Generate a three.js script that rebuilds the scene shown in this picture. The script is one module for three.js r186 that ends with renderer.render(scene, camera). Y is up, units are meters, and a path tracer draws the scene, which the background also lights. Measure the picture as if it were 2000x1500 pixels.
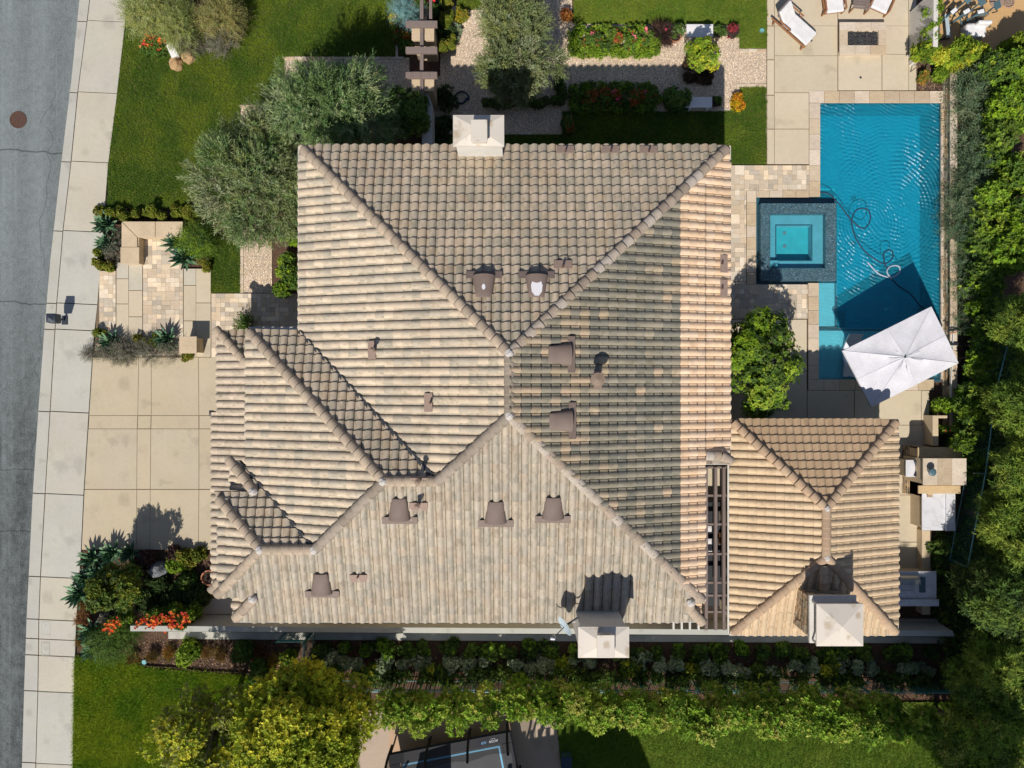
import * as THREE from 'three';
import { mergeGeometries } from 'three/addons/utils/BufferGeometryUtils.js';
import { RoundedBoxGeometry } from 'three/addons/geometries/RoundedBoxGeometry.js';

// ------------------------------------------------------------------ camera, sky, sun, exposure
// The drone hangs H metres above the ground and looks straight down; S metres of ground per photo pixel.
const S = 0.0226, H = 1388 * S;
const scene = new THREE.Scene();
const camera = new THREE.PerspectiveCamera(2 * Math.atan(750 / 1388) * 180 / Math.PI, 4 / 3, 0.5, 600);
camera.position.set(0, H, 0); camera.up.set(0, 0, -1); camera.lookAt(0, 0, 0);
const renderer = new THREE.WebGLRenderer({ antialias: true });
renderer.setSize(1024, 768);
renderer.toneMapping = THREE.LinearToneMapping;
renderer.toneMappingExposure = 1.12;
renderer.shadowMap.enabled = true;
const SKYK = 0.86;
const toSun = new THREE.Vector3(-0.2615, 1, 0.9078).normalize();
// a clear, slightly hazy sky: bluer overhead, paler towards the horizon and round the sun
{
  const w = 256, h = 128, d = new Float32Array(w * h * 4);
  for (let y = 0; y < h; y++) for (let x = 0; x < w; x++) {
    const e = ((y + 0.5) / h - 0.5) * Math.PI, a = ((x + 0.5) / w - 0.5) * 2 * Math.PI, v = new THREE.Vector3(Math.cos(e) * Math.cos(a), Math.sin(e), Math.cos(e) * Math.sin(a));
    const t = Math.exp(-Math.max(0, v.y) * 2.6), g = 0.22 * Math.max(0, v.dot(toSun)) ** 12, k = (y * w + x) * 4;
    const c = v.y < 0 ? [0.11, 0.105, 0.10] : [0.098 + 0.13 * t + g, 0.145 + 0.11 * t + g * 0.97, 0.265 + 0.06 * t + g * 0.92]; d.set([...c.map((q) => q * SKYK), 1], k);
  }
  const t = new THREE.DataTexture(d, w, h, THREE.RGBAFormat, THREE.FloatType); t.mapping = THREE.EquirectangularReflectionMapping; t.colorSpace = THREE.LinearSRGBColorSpace; t.magFilter = t.minFilter = THREE.LinearFilter; t.needsUpdate = true;
  scene.background = t; scene.environment = t;
}
const sun = new THREE.DirectionalLight(0xfff6ec, 4.55);
sun.name = 'sun'; sun.position.copy(toSun).multiplyScalar(60); sun.castShadow = true; sun.shadow.radius = 1.1;
sun.shadow.mapSize.set(4096, 4096);
Object.assign(sun.shadow.camera, { left: -30, right: 30, top: 30, bottom: -30, near: 1, far: 140 });
scene.add(sun, sun.target);

// ------------------------------------------------------------------ helpers
const V3 = THREE.Vector3, PI = Math.PI;
const W = (px, py, h = 0) => { const k = S * (1 - h / H); return new V3((px - 1000) * k, h, (py - 750) * k); };
const X = (px, h = 0) => (px - 1000) * S * (1 - h / H), Z = (py, h = 0) => (py - 750) * S * (1 - h / H);
function RNG(a) { return () => { a |= 0; a = a + 0x6D2B79F5 | 0; let t = Math.imul(a ^ a >>> 15, 1 | a); t = t + Math.imul(t ^ t >>> 7, 61 | t) ^ t; return ((t ^ t >>> 14) >>> 0) / 4294967296; }; }
let R = RNG(7);
const rr = (a, b) => a + (b - a) * R();
const pick = (a) => a[Math.floor(R() * a.length)];
const clamp = (x, a = 0, b = 1) => Math.min(b, Math.max(a, x));
const lin = (c) => c <= 0.04045 ? c / 12.92 : ((c + 0.055) / 1.055) ** 2.4;
const enc = (c) => c <= 0.0031308 ? c * 12.92 : 1.055 * c ** (1 / 2.4) - 0.055;
// albedo of a level surface that the photo shows in full sun as sRGB r, g, b
const KSUN = 1.3;
const P = (r, g, b) => [lin(r / 255) / KSUN, lin(g / 255) / KSUN, lin(b / 255) / KSUN];
const col = (a) => new THREE.Color().setRGB(a[0], a[1], a[2]);
const mixc = (a, b, t) => a.map((v, i) => v + (b[i] - v) * t);

const used = {};
function numbered(n) { const k = used[n] = (used[n] ?? -1) + 1; return k ? n + '_' + String(k).padStart(3, '0') : n; }
function tag(o, label, category, group, kind) { o.userData.label = label; o.userData.category = category; if (group) o.userData.group = group; if (kind) o.userData.kind = kind; return o; }
function thing(name, label, category, group, kind) { const o = new THREE.Group(); o.name = numbered(name); tag(o, label, category, group, kind); scene.add(o); return o; }
function merge(list) {
  const keep = ['position', 'normal', 'uv', 'color'], all = list.map((g) => { g = g.index ? g.toNonIndexed() : g.clone(); for (const k of Object.keys(g.attributes)) if (!keep.includes(k)) g.deleteAttribute(k); if (!g.attributes.normal) g.computeVertexNormals(); if (!g.attributes.uv) g.setAttribute('uv', new THREE.BufferAttribute(new Float32Array(g.attributes.position.count * 2), 2)); return g; });
  return mergeGeometries(all);
}
function mesh(name, geo, m, parent) {
  const o = new THREE.Mesh(Array.isArray(geo) ? merge(geo) : geo, m); o.castShadow = o.receiveShadow = true;
  if (parent) { o.name = name; parent.add(o); } else { o.name = numbered(name); scene.add(o); }
  return o;
}
function solo(name, geo, m, label, category, group, kind) { return tag(mesh(name, geo, m), label, category, group, kind); }
// put a group's origin at its base without moving what it holds
function settle(g, x, y, z) { g.position.set(x, y, z); for (const c of g.children) c.position.sub(g.position); return g; }
const nth = (i) => (i + 1) + (['th', 'st', 'nd', 'rd'][(i + 1) % 100 > 10 && (i + 1) % 100 < 14 ? 0 : (i + 1) % 10] ?? 'th');
const ORD = ['first', 'second', 'third', 'fourth', 'fifth', 'sixth', 'seventh', 'eighth', 'ninth', 'tenth', 'eleventh', 'twelfth', 'thirteenth', 'fourteenth', 'fifteenth', 'sixteenth'];

// ------------------------------------------------------------------ noise and textures
function hash(x, y, s) { let h = Math.imul(x, 374761393) ^ Math.imul(y, 668265263) ^ Math.imul(s, 2147483647 ^ 0x9E3779B1); h = Math.imul(h ^ h >>> 13, 1274126177); return ((h ^ h >>> 16) >>> 0) / 4294967296; }
function vnoise(x, y, per, s) {
  const xi = Math.floor(x), yi = Math.floor(y), fx = x - xi, fy = y - yi, u = fx * fx * (3 - 2 * fx), v = fy * fy * (3 - 2 * fy);
  const m = (a) => ((a % per) + per) % per, x0 = m(xi), x1 = m(xi + 1), y0 = m(yi), y1 = m(yi + 1);
  const a = hash(x0, y0, s), b = hash(x1, y0, s), c = hash(x0, y1, s), d = hash(x1, y1, s);
  return a + (b - a) * u + (c - a) * v + (a - b - c + d) * u * v;
}
function fbm(u, v, f, oct, s) { let t = 0, a = 0.5, n = 0; for (let o = 0; o < oct; o++) { t += a * vnoise(u * f, v * f, f, s + o * 17); n += a; a *= 0.5; f *= 2; } return t / n; }
// w x h texture; fn(u, v) gives [r, g, b] (linear) or a grey number
function tex(w, h, fn, srgb = true) {
  const d = new Uint8Array(w * h * 4);
  for (let j = 0; j < h; j++) for (let i = 0; i < w; i++) {
    let c = fn((i + 0.5) / w, (j + 0.5) / h, i, j); if (typeof c === 'number') c = [c, c, c];
    const k = (j * w + i) * 4; for (let q = 0; q < 3; q++) d[k + q] = Math.round(255 * (srgb ? enc(clamp(c[q])) : clamp(c[q]))); d[k + 3] = 255;
  }
  const t = new THREE.DataTexture(d, w, h); t.wrapS = t.wrapT = THREE.RepeatWrapping; t.magFilter = THREE.LinearFilter; t.minFilter = THREE.LinearMipmapLinearFilter; t.generateMipmaps = true;
  if (srgb) t.colorSpace = THREE.SRGBColorSpace; t.needsUpdate = true; return t;
}
const rep = (t, m, m2 = m) => { const c = t.clone(); c.repeat.set(1 / m, 1 / m2); c.needsUpdate = true; return c; };
const noiseA = tex(1024, 1024, (u, v) => 0.62 + 0.22 * fbm(u, v, 4, 5, 1) + 0.2 * (fbm(u, v, 64, 3, 2) - 0.5) + 0.16 * (hash(u * 1024 | 0, v * 1024 | 0, 3) - 0.5) + 0.06);   // about 0.79
const stainT = tex(1024, 1024, (u, v) => { const b = fbm(u, v, 3, 5, 11), s = clamp((fbm(u, v, 6, 4, 12) - 0.62) * 6), f = hash(u * 1024 | 0, v * 1024 | 0, 13); const k = 0.74 + 0.16 * b - 0.13 * s + 0.07 * (f - 0.5) + 0.07 * (fbm(u, v, 48, 2, 15) - 0.5); return [k, k * (0.985 + 0.03 * fbm(u, v, 5, 2, 14)), k * (0.95 + 0.1 * fbm(u, v, 4, 2, 16))]; });
const bumpT = tex(512, 512, (u, v) => 0.5 * fbm(u, v, 32, 4, 21) + 0.5 * hash(u * 512 | 0, v * 512 | 0, 22), false);
const grainT = tex(256, 1024, (u, v) => { const w = fbm(u, v, 4, 2, 31) * 0.15; return 0.6 + 0.3 * vnoise((u + w) * 48, v * 3, 48, 32) + 0.15 * vnoise(u * 96, v * 12, 96, 33) - 0.1 * (fbm(u, v, 6, 3, 34) - 0.5); });
const streakT = tex(512, 512, (u, v) => { const a = vnoise(u * 40, v * 6, 40, 41), b = fbm(u, v, 8, 4, 42), l = clamp((fbm(u, v, 12, 4, 43) - 0.6) * 5); return 0.66 + 0.12 * a + 0.2 * b - 0.14 * l + 0.05 * hash(u * 512 | 0, v * 512 | 0, 44); });
function worley(u, v, n, s) { const x = u * n, y = v * n, xi = Math.floor(x), yi = Math.floor(y); let d1 = 9, d2 = 9, id = 0; for (let j = -1; j < 2; j++) for (let i = -1; i < 2; i++) { const cx = ((xi + i) % n + n) % n, cy = ((yi + j) % n + n) % n; const dx = xi + i + hash(cx, cy, s) - x, dy = yi + j + hash(cx, cy, s + 1) - y, d = Math.hypot(dx, dy); if (d < d1) { d2 = d1; d1 = d; id = hash(cx, cy, s + 2); } else if (d < d2) d2 = d; } return [d1, d2, id]; }
const gravelT = tex(768, 768, (u, v) => { const [a, b, id] = worley(u, v, 72, 51), e = clamp((b - a) * 6), t = 0.35 + 0.65 * e; const k = (0.55 + 0.6 * id * id) * t * (0.9 + 0.2 * fbm(u, v, 4, 3, 54)); const w = hash(id * 9999 | 0, 3, 5); return [k * (0.72 + 0.06 * w), k * 0.68, k * (0.66 - 0.1 * w)]; });
const gravelB = tex(768, 768, (u, v) => { const [a, b] = worley(u, v, 72, 51); return clamp((b - a) * 2.2); }, false);
const chipT = tex(768, 768, (u, v) => { const a = worley(u * 1.0, v, 56, 61), s = worley(v, u, 40, 66); const k = 0.2 + 0.8 * a[2] * a[2], e = clamp((a[1] - a[0]) * 5) * (0.5 + 0.5 * clamp((s[1] - s[0]) * 5)), m = (0.4 + 0.6 * e) * (0.35 + k); return [m * 0.62, m * 0.55, m * 0.5]; });
const turfT = tex(1024, 1024, (u, v) => { const a = fbm(u, v, 6, 4, 71), b = fbm(u, v, 96, 2, 72), h = hash(u * 1024 | 0, v * 1024 | 0, 73); const k = 0.45 + 0.35 * a + 0.35 * (b - 0.5) + 0.3 * (h - 0.5), y = fbm(u, v, 9, 3, 74); return [k * (0.75 + 0.5 * y), k, k * (0.7 + 0.2 * y)]; });
const travT = tex(1024, 1024, (u, v) => { const a = fbm(u, v, 5, 5, 81), b = vnoise(u * 10 + a * 3, v * 60 + a * 6, 60, 82), p = clamp((fbm(u, v, 60, 2, 83) - 0.66) * 7); const k = 0.68 + 0.18 * a + 0.12 * b - 0.22 * p; return [k, k * (0.95 + 0.05 * a), k * (0.88 + 0.12 * b)]; });
const marbleT = tex(512, 512, (u, v) => { const a = fbm(u, v, 4, 5, 91), q = Math.abs(((u + v) * 2 + a * 2.2) % 1 - 0.5), k = 0.9 - 0.11 * clamp(1 - q * 5) - 0.1 * a; return [k, k, k * 1.01]; });
const stoneT = tex(512, 512, (u, v) => { const a = fbm(u, v, 6, 5, 101), b = fbm(u, v, 40, 3, 102); const k = 0.45 + 0.5 * a + 0.4 * (b - 0.5); return [k, k * 0.96, k * 0.9]; });
// the road: one picture for its whole length, laid along it in metres
const roadT = tex(256, 2048, (u, v) => {
  const x = u * 3.9, z = v * 36; // metres from the road's west side in view, and along it
  const wob = 0.25 * (vnoise(3, z * 0.4, 999, 111) - 0.5), lane = 0.5 + 0.5 * Math.sin((x + wob) * 4.1 + 0.6), f = fbm(u, v * 9, 24, 3, 112);
  let k = 0.66 + 0.1 * (lane - 0.5) + 0.2 * (f - 0.5) + 0.4 * (hash(u * 256 | 0, v * 2048 | 0, 113) - 0.5) - 0.3 * clamp((z - 11) / 9) * (0.6 + 0.8 * fbm(u, v * 4, 20, 3, 121)) - 0.1 * clamp((x - 1.6) / 1.5) * clamp((fbm(u * 2, v * 2, 60, 2, 119)) * 1.6 - 0.3);
  k += 0.07 * (fbm(u, v, 6, 3, 118) - 0.5) + 0.12 * clamp(vnoise(x * 14, z * 0.25, 4096, 117) - 0.72) * 3;
  let crack = 0;
  for (const [z0, w, s] of [[6.6, 0.035, 1], [13.3, 0.03, 2], [20.7, 0.02, 3], [23.4, 0.025, 4]]) { const zz = z0 + 0.28 * (fbm(u, 0.3, 6, 3, 120 + s) - 0.5) + 0.05 * x; crack = Math.max(crack, clamp(1.3 - Math.abs(z - zz) / w)); }
  const xc = 2.2 + 0.8 * (fbm(0.3, v, 40, 3, 131) - 0.5) + (z - 5) * -0.045; if (z > 4 && z < 21) crack = Math.max(crack, 0.55 * clamp(1.2 - Math.abs(x - xc) / 0.03));
  const xe = 3.25 + 0.6 * (fbm(0.6, v, 60, 3, 133) - 0.5) - z * 0.05; if (z > 12 && z < 19) crack = Math.max(crack, 0.5 * clamp(1.2 - Math.abs(x - xe) / 0.025));
  k *= 1 - 0.6 * crack; return [k * 0.97, k, k * 1.015];
});
const waveB = tex(1024, 2048, (u, v) => {
  const x = 235 * u, y = 540 * v; let h = 0;   // photo pixels from the pool's north-west corner
  const d = Math.hypot(x - 140, (y - 205) * 0.95) + 9 * (fbm(u, v, 5, 3, 141) - 0.5);
  const wp = 14 * (fbm(u, v, 7, 3, 152) - 0.5), m1 = clamp(fbm(u, v, 9, 2, 143) * 2.4 - 0.55);
  h += 0.26 * Math.sin((d + wp) / 1.2) * Math.exp(-((d - 85) ** 2) / 5200) * m1;
  const d2 = Math.hypot(x - 95, y - 235) + 6 * (fbm(u, v, 6, 3, 145) - 0.5); h += 0.2 * Math.sin(d2 / 1.0) * Math.exp(-((d2 - 45) ** 2) / 900) * clamp(fbm(u, v, 11, 2, 147) * 2.2 - 0.4);
  h += 0.3 * (fbm(u, v, 22, 2, 146) - 0.5) + 0.55 * (fbm(u, v * 2.3, 44, 2, 148) - 0.5) * (0.3 + 1.2 * fbm(u, v, 4, 2, 150)) + 0.16 * Math.sin((x * 0.35 - y + 16 * fbm(u, v, 6, 3, 153)) / 1.15) * clamp(fbm(u, v, 8, 2, 154) * 2.5 - 0.9);
  return 0.5 + 0.5 * clamp(h, -1, 1);
}, false);

// four roof tiles side by side: streaks, patchy grey green lichen, and shade painted into some pans
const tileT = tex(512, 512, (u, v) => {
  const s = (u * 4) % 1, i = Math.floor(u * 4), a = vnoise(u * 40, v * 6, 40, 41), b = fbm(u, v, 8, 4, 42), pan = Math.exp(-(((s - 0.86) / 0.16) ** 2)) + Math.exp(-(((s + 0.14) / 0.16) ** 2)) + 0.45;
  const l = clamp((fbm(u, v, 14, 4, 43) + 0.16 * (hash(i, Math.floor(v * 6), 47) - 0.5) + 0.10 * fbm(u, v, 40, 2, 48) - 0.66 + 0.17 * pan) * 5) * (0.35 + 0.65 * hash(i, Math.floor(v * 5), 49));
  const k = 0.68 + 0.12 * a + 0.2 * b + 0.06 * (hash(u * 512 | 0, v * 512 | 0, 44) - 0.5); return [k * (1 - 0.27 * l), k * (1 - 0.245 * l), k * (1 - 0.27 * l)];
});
const mats = {};
function mat(o) {
  const p = { color: col(o.c ?? [0.5, 0.5, 0.5]), roughness: o.r ?? 0.85, metalness: o.m ?? 0 };
  if (o.map) { p.map = o.map; p.color.multiplyScalar(1 / (o.mean ?? 0.79)); }
  if (o.bump) { p.bumpMap = o.bump; p.bumpScale = o.bs ?? 0.003; }
  if (o.vc) p.vertexColors = true;
  Object.assign(p, o.x);
  return o.phys ? new THREE.MeshPhysicalMaterial(p) : new THREE.MeshStandardMaterial(p);
}
const fine = rep(bumpT, 0.7);
const M = {
  soil: mat({ c: P(96, 78, 64), map: rep(chipT, 1.9), mean: 0.33, bump: rep(chipT, 1.9), bs: 0.03, r: 1 }),
  soilDark: mat({ c: P(64, 52, 44), map: rep(chipT, 1.7), mean: 0.33, bump: rep(chipT, 1.7), bs: 0.03, r: 1 }),
  asphalt: mat({ c: P(124, 131, 131), map: roadT, mean: 0.6, bump: rep(bumpT, 0.5), bs: 0.006, r: 0.95 }),
  walk: mat({ c: P(198, 195, 180), map: rep(stainT, 5.3), mean: 0.79, bump: fine, r: 0.92 }),
  walkB: mat({ c: P(197, 196, 184), map: rep(stainT, 4.1), mean: 0.79, bump: fine, r: 0.92 }),
  walkC: mat({ c: P(202, 196, 178), map: rep(stainT, 4.7), mean: 0.79, bump: fine, r: 0.92 }),
  gutter: mat({ c: P(190, 189, 178), map: rep(stainT, 2.9), mean: 0.77, bump: fine, r: 0.92 }),
  drive: mat({ c: P(200, 187, 159), map: rep(stainT, 5.1), mean: 0.79, bump: fine, r: 0.9 }),
  driveB: mat({ c: P(198, 187, 162), map: rep(stainT, 3.7), mean: 0.79, bump: fine, r: 0.9 }),
  deck: mat({ c: P(213, 200, 173), map: rep(stainT, 6.3), mean: 0.79, bump: fine, r: 0.9 }),
  deckB: mat({ c: P(208, 196, 169), map: rep(stainT, 4.9), mean: 0.79, bump: fine, r: 0.9 }),
  joint: mat({ c: P(128, 112, 90), r: 1 }),
  crack: mat({ c: P(84, 66, 52), map: rep(noiseA, 0.7), r: 1 }),
  gravel: mat({ c: P(194, 184, 168), map: rep(gravelT, 2.3), mean: 0.26, bump: rep(gravelB, 2.3), bs: 0.018, r: 0.95 }),
  turf: mat({ c: P(66, 80, 24), map: rep(turfT, 3.1), mean: 0.5, r: 1 }),
  turfB: mat({ c: P(88, 110, 30), map: rep(turfT, 3.7), mean: 0.5, r: 1 }),
  paver: mat({ c: [0.5, 0.43, 0.33], map: rep(travT, 1.3), mean: 0.79, vc: true, r: 0.85 }),
  edge: mat({ c: P(216, 192, 150), map: rep(travT, 1.6), mean: 0.79, r: 0.85 }),
  stucco: mat({ c: P(216, 196, 164), map: rep(noiseA, 2.2), bump: rep(bumpT, 0.4), bs: 0.004, r: 0.95 }),
  stuccoWall: mat({ c: P(214, 200, 176), map: rep(noiseA, 2.6), bump: rep(bumpT, 0.4), bs: 0.004, r: 0.95 }),
  wallShaded: mat({ c: P(186, 189, 180), map: rep(stainT, 2.7), mean: 0.79, bump: rep(bumpT, 0.5), bs: 0.003, r: 0.9 }),  // coat of the long white wall, darkened to hold shade in its colour
  white: mat({ c: P(228, 226, 218), map: rep(noiseA, 2.4), bump: rep(bumpT, 0.5), bs: 0.003, r: 0.9 }),
  whiteMetal: mat({ c: P(222, 216, 205), map: rep(stainT, 2.1), mean: 0.79, r: 0.6 }),
  bench: mat({ c: P(240, 240, 240), map: rep(noiseA, 1.4), r: 0.6 }),
  wood: mat({ c: P(132, 118, 112), map: rep(grainT, 0.35, 1.6), mean: 0.78, r: 0.9 }),
  teak: mat({ c: P(156, 108, 70), map: rep(grainT, 0.3, 1.2), mean: 0.78, r: 0.75 }),
  bark: mat({ c: [0.14, 0.11, 0.085], map: rep(noiseA, 0.5), r: 1 }),
  barkPale: mat({ c: [0.3, 0.27, 0.23], map: rep(noiseA, 0.5), r: 1 }),
  cushion: mat({ c: P(246, 246, 246), map: rep(noiseA, 0.8), mean: 0.85, r: 0.95 }),
  canvas: mat({ c: P(226, 227, 234), map: rep(noiseA, 1.7), mean: 0.8, r: 0.95 }),
  brown: mat({ c: P(132, 116, 106), map: rep(noiseA, 0.9), r: 0.7 }),
  darkHole: mat({ c: [0.012, 0.012, 0.014], r: 0.9 }),
  blackMetal: mat({ c: [0.02, 0.024, 0.03], r: 0.5 }),
  bronze: mat({ c: P(62, 72, 84), map: rep(noiseA, 0.6), r: 0.5, m: 0.2 }),
  teal: mat({ c: [0.03, 0.16, 0.16], r: 0.5 }),
  tealLight: mat({ c: [0.16, 0.42, 0.44], r: 0.5 }),
  rust: mat({ c: P(104, 78, 66), map: rep(noiseA, 0.5), bump: rep(bumpT, 0.3), bs: 0.006, r: 0.8, m: 0.2 }),
  ceramic: mat({ c: P(196, 132, 96), map: rep(noiseA, 0.6), r: 0.85 }),
  darkPot: mat({ c: P(70, 60, 56), map: rep(noiseA, 0.6), r: 0.8 }),
  marble: mat({ c: P(236, 238, 242), map: rep(marbleT, 1.6), mean: 0.86, r: 0.35 }),
  steel: mat({ c: [0.4, 0.42, 0.44], r: 0.4, m: 0.8 }),
  slate: mat({ c: P(88, 118, 128), map: rep(noiseA, 0.7), r: 0.5 }),
  boulder: mat({ c: P(190, 160, 120), map: rep(stoneT, 0.9), mean: 0.6, bump: rep(stoneT, 0.5), bs: 0.03, r: 0.9 }),
  boulderGrey: mat({ c: P(120, 126, 134), map: rep(stoneT, 0.9), mean: 0.6, bump: rep(stoneT, 0.5), bs: 0.03, r: 0.9 }),
  ledger: mat({ c: [0.3, 0.25, 0.18], map: rep(stoneT, 0.6), mean: 0.6, vc: true, bump: rep(stoneT, 0.4), bs: 0.012, r: 0.95 }),
  stoneTop: mat({ c: [0.26, 0.22, 0.16], map: rep(stoneT, 0.6), mean: 0.6, bump: rep(stoneT, 0.4), bs: 0.02, r: 0.95 }),
  lava: mat({ c: [0.02, 0.02, 0.022], r: 0.6 }),
  plaster: mat({ c: [0.3, 0.58, 0.6], map: rep(noiseA, 1.9), r: 0.8 }),
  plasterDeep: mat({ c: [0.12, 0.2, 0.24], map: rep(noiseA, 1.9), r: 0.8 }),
  plasterShelf: mat({ c: [0.7, 0.78, 0.75], map: rep(noiseA, 1.3), r: 0.8 }),
  plasterSpa: mat({ c: [0.03, 0.36, 0.42], map: rep(noiseA, 0.9), r: 0.8 }),
  tileBand: mat({ c: [0.02, 0.09, 0.13], map: rep(noiseA, 0.3), r: 0.4 }),
  spaTile: mat({ c: [0.065, 0.15, 0.21], map: rep(gravelT, 3.4), mean: 0.44, bump: rep(gravelB, 3.4), bs: 0.022, r: 0.22 }),
  hose: mat({ c: [0.01, 0.035, 0.07], r: 0.7 }),
  hoseGrey: mat({ c: [0.35, 0.4, 0.48], r: 0.6 }),
  resin: mat({ c: [0.62, 0.66, 0.72], r: 0.5 }),
  mortar: mat({ c: P(206, 202, 196), map: rep(noiseA, 0.7), r: 0.95 }),
  dish: mat({ c: P(186, 204, 212), r: 0.6 }),
  lead: mat({ c: P(164, 142, 128), map: rep(noiseA, 0.6), r: 0.8 }),
  galv: mat({ c: P(150, 130, 112), map: rep(noiseA, 0.6), r: 0.7 }),
  fabricBlack: mat({ c: [0.02, 0.022, 0.026], r: 0.9 }),
  matBlack: mat({ c: [0.055, 0.06, 0.066], map: rep(noiseA, 1.2), r: 0.8 }),
  matPad: mat({ c: [0.04, 0.042, 0.05], map: rep(noiseA, 0.9), r: 0.8 }),
  matGrey: mat({ c: [0.24, 0.25, 0.26], r: 0.8 }),
  blueLine: mat({ c: [0.16, 0.42, 0.62], r: 0.7 }),
  plasticWhite: mat({ c: [0.7, 0.71, 0.73], r: 0.4 }),
  orange: mat({ c: [0.5, 0.16, 0.05], r: 0.6 }),
  nbPatio: mat({ c: P(196, 166, 136), map: rep(stainT, 4.3), mean: 0.79, bump: fine, r: 0.9 }),
  nbPale: mat({ c: P(190, 172, 152), map: rep(stainT, 4.3), mean: 0.79, bump: fine, r: 0.9 }),
  nbTan: mat({ c: P(206, 168, 116), map: rep(stainT, 4.3), mean: 0.79, bump: fine, r: 0.9 }),
};
M.water = mat({ c: [0.032, 0.55, 0.72], r: 0.3, phys: true, bump: waveB, bs: 0.15, x: { transmission: 0.8, thickness: 0, ior: 1.33 } });
M.waterShelf = mat({ c: [0.34, 0.74, 0.84], r: 0.3, phys: true, bump: waveB, bs: 0.1, x: { transmission: 0.93, thickness: 0, ior: 1.33 } });
M.benchSpa = mat({ c: [0.10, 0.34, 0.42], map: rep(noiseA, 1.3), r: 0.8 });
M.waterSpa = mat({ c: [0.80, 0.95, 0.97], r: 0.1, phys: true, bump: rep(bumpT, 1.1), bs: 0.004, x: { transmission: 1, thickness: 0, ior: 1.33 } });
M.net = mat({ c: [0.02, 0.022, 0.025], r: 0.9, x: { transparent: true, opacity: 0.42, side: THREE.DoubleSide } });
const leafMat = (o = {}) => new THREE.MeshPhysicalMaterial({ color: 0xffffff, roughness: o.r ?? 0.75, transmission: o.t ?? 0.3, thickness: 0, side: THREE.DoubleSide, specularIntensity: 0.5 });
const leafM = leafMat(), grassM = leafMat({ t: 0.2, r: 0.9 }), petalM = leafMat({ t: 0.25, r: 0.9 });

// ------------------------------------------------------------------ geometry helpers
const SH = (pts) => new THREE.Shape(pts.map(([x, z]) => new THREE.Vector2(x, -z)));
// a slab with outline pts [[x, z], ...] in metres between heights y0 and y1
function slab(pts, y0, y1, bevel = 0, holes = []) {
  const s = SH(pts); for (const h of holes) s.holes.push(new THREE.Path(h.map(([x, z]) => new THREE.Vector2(x, -z))));
  const g = new THREE.ExtrudeGeometry(s, { depth: y1 - y0 - 2 * bevel, bevelEnabled: bevel > 0, bevelThickness: bevel, bevelSize: bevel, bevelOffset: -bevel, bevelSegments: 2, curveSegments: 10 });
  g.rotateX(-PI / 2); g.translate(0, y0 + bevel, 0); return g;
}
function sheet(pts, y, holes = []) { const s = SH(pts); for (const h of holes) s.holes.push(new THREE.Path(h.map(([x, z]) => new THREE.Vector2(x, -z)))); const g = new THREE.ShapeGeometry(s); g.rotateX(-PI / 2); g.translate(0, y, 0); return g; }
const px = (pts, h = 0) => pts.map(([a, b]) => [X(a, h), Z(b, h)]);
const rect = (x0, y0, x1, y1, h = 0) => px([[x0, y0], [x1, y0], [x1, y1], [x0, y1]], h);
const inset = (pts, d) => { const cx = pts.reduce((a, p) => a + p[0], 0) / pts.length, cz = pts.reduce((a, p) => a + p[1], 0) / pts.length; return pts.map(([x, z]) => { const l = Math.hypot(x - cx, z - cz), k = (l - d * 1.4) / l; return [cx + (x - cx) * k, cz + (z - cz) * k]; }); };
function box(x0, y0, z0, x1, y1, z1, r = 0) {
  const w = x1 - x0, h = y1 - y0, d = z1 - z0, g = r ? new RoundedBoxGeometry(w, h, d, 2, r) : new THREE.BoxGeometry(w, h, d);
  g.translate((x0 + x1) / 2, (y0 + y1) / 2, (z0 + z1) / 2); metreUV(g); return g;
}
function metreUV(g) { const p = g.attributes.position, n = g.attributes.normal, u = g.attributes.uv; for (let i = 0; i < p.count; i++) { const ax = Math.abs(n.getX(i)), ay = Math.abs(n.getY(i)), az = Math.abs(n.getZ(i)); if (ay >= ax && ay >= az) u.setXY(i, p.getX(i), p.getZ(i)); else if (ax > az) u.setXY(i, p.getZ(i), p.getY(i)); else u.setXY(i, p.getX(i), p.getY(i)); } return g; }
function bar(a, b, w, h, r = 0.006) { // squared bar from a to b, h upwards
  const d = new V3().subVectors(b, a), L = d.length(), g = r ? new RoundedBoxGeometry(w, h, L, 1, r) : new THREE.BoxGeometry(w, h, L); metreUV(g);
  const z = d.normalize(), x = new V3(0, 1, 0).cross(z); if (x.lengthSq() < 1e-6) x.set(1, 0, 0); x.normalize(); const y = z.clone().cross(x);
  g.applyMatrix4(new THREE.Matrix4().makeBasis(x, y, z).setPosition(a.clone().add(b).multiplyScalar(0.5))); return g;
}
function rod(a, b, r0, r1 = r0, n = 8) { const d = new V3().subVectors(b, a), g = new THREE.CylinderGeometry(r1, r0, d.length(), n, 1); g.applyQuaternion(new THREE.Quaternion().setFromUnitVectors(new V3(0, 1, 0), d.clone().normalize())); g.translate((a.x + b.x) / 2, (a.y + b.y) / 2, (a.z + b.z) / 2); return g; }
function tube(pts, r, seg = 60, n = 6, closed = false) { return new THREE.TubeGeometry(new THREE.CatmullRomCurve3(pts, closed), seg, r, n, closed); }
function blob(rx, ry, rz, seed, rough = 0.18, det = 3) { const g = new THREE.IcosahedronGeometry(1, det), p = g.attributes.position; for (let i = 0; i < p.count; i++) { const v = new V3().fromBufferAttribute(p, i), k = 1 + rough * (Math.sin(v.x * 3 + seed) * Math.cos(v.y * 4 + seed * 2) + 0.6 * Math.sin(v.z * 7 + seed * 3 + v.x * 5)); p.setXYZ(i, v.x * rx * k, v.y * ry * k, v.z * rz * k); } g.computeVertexNormals(); return g; }
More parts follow.
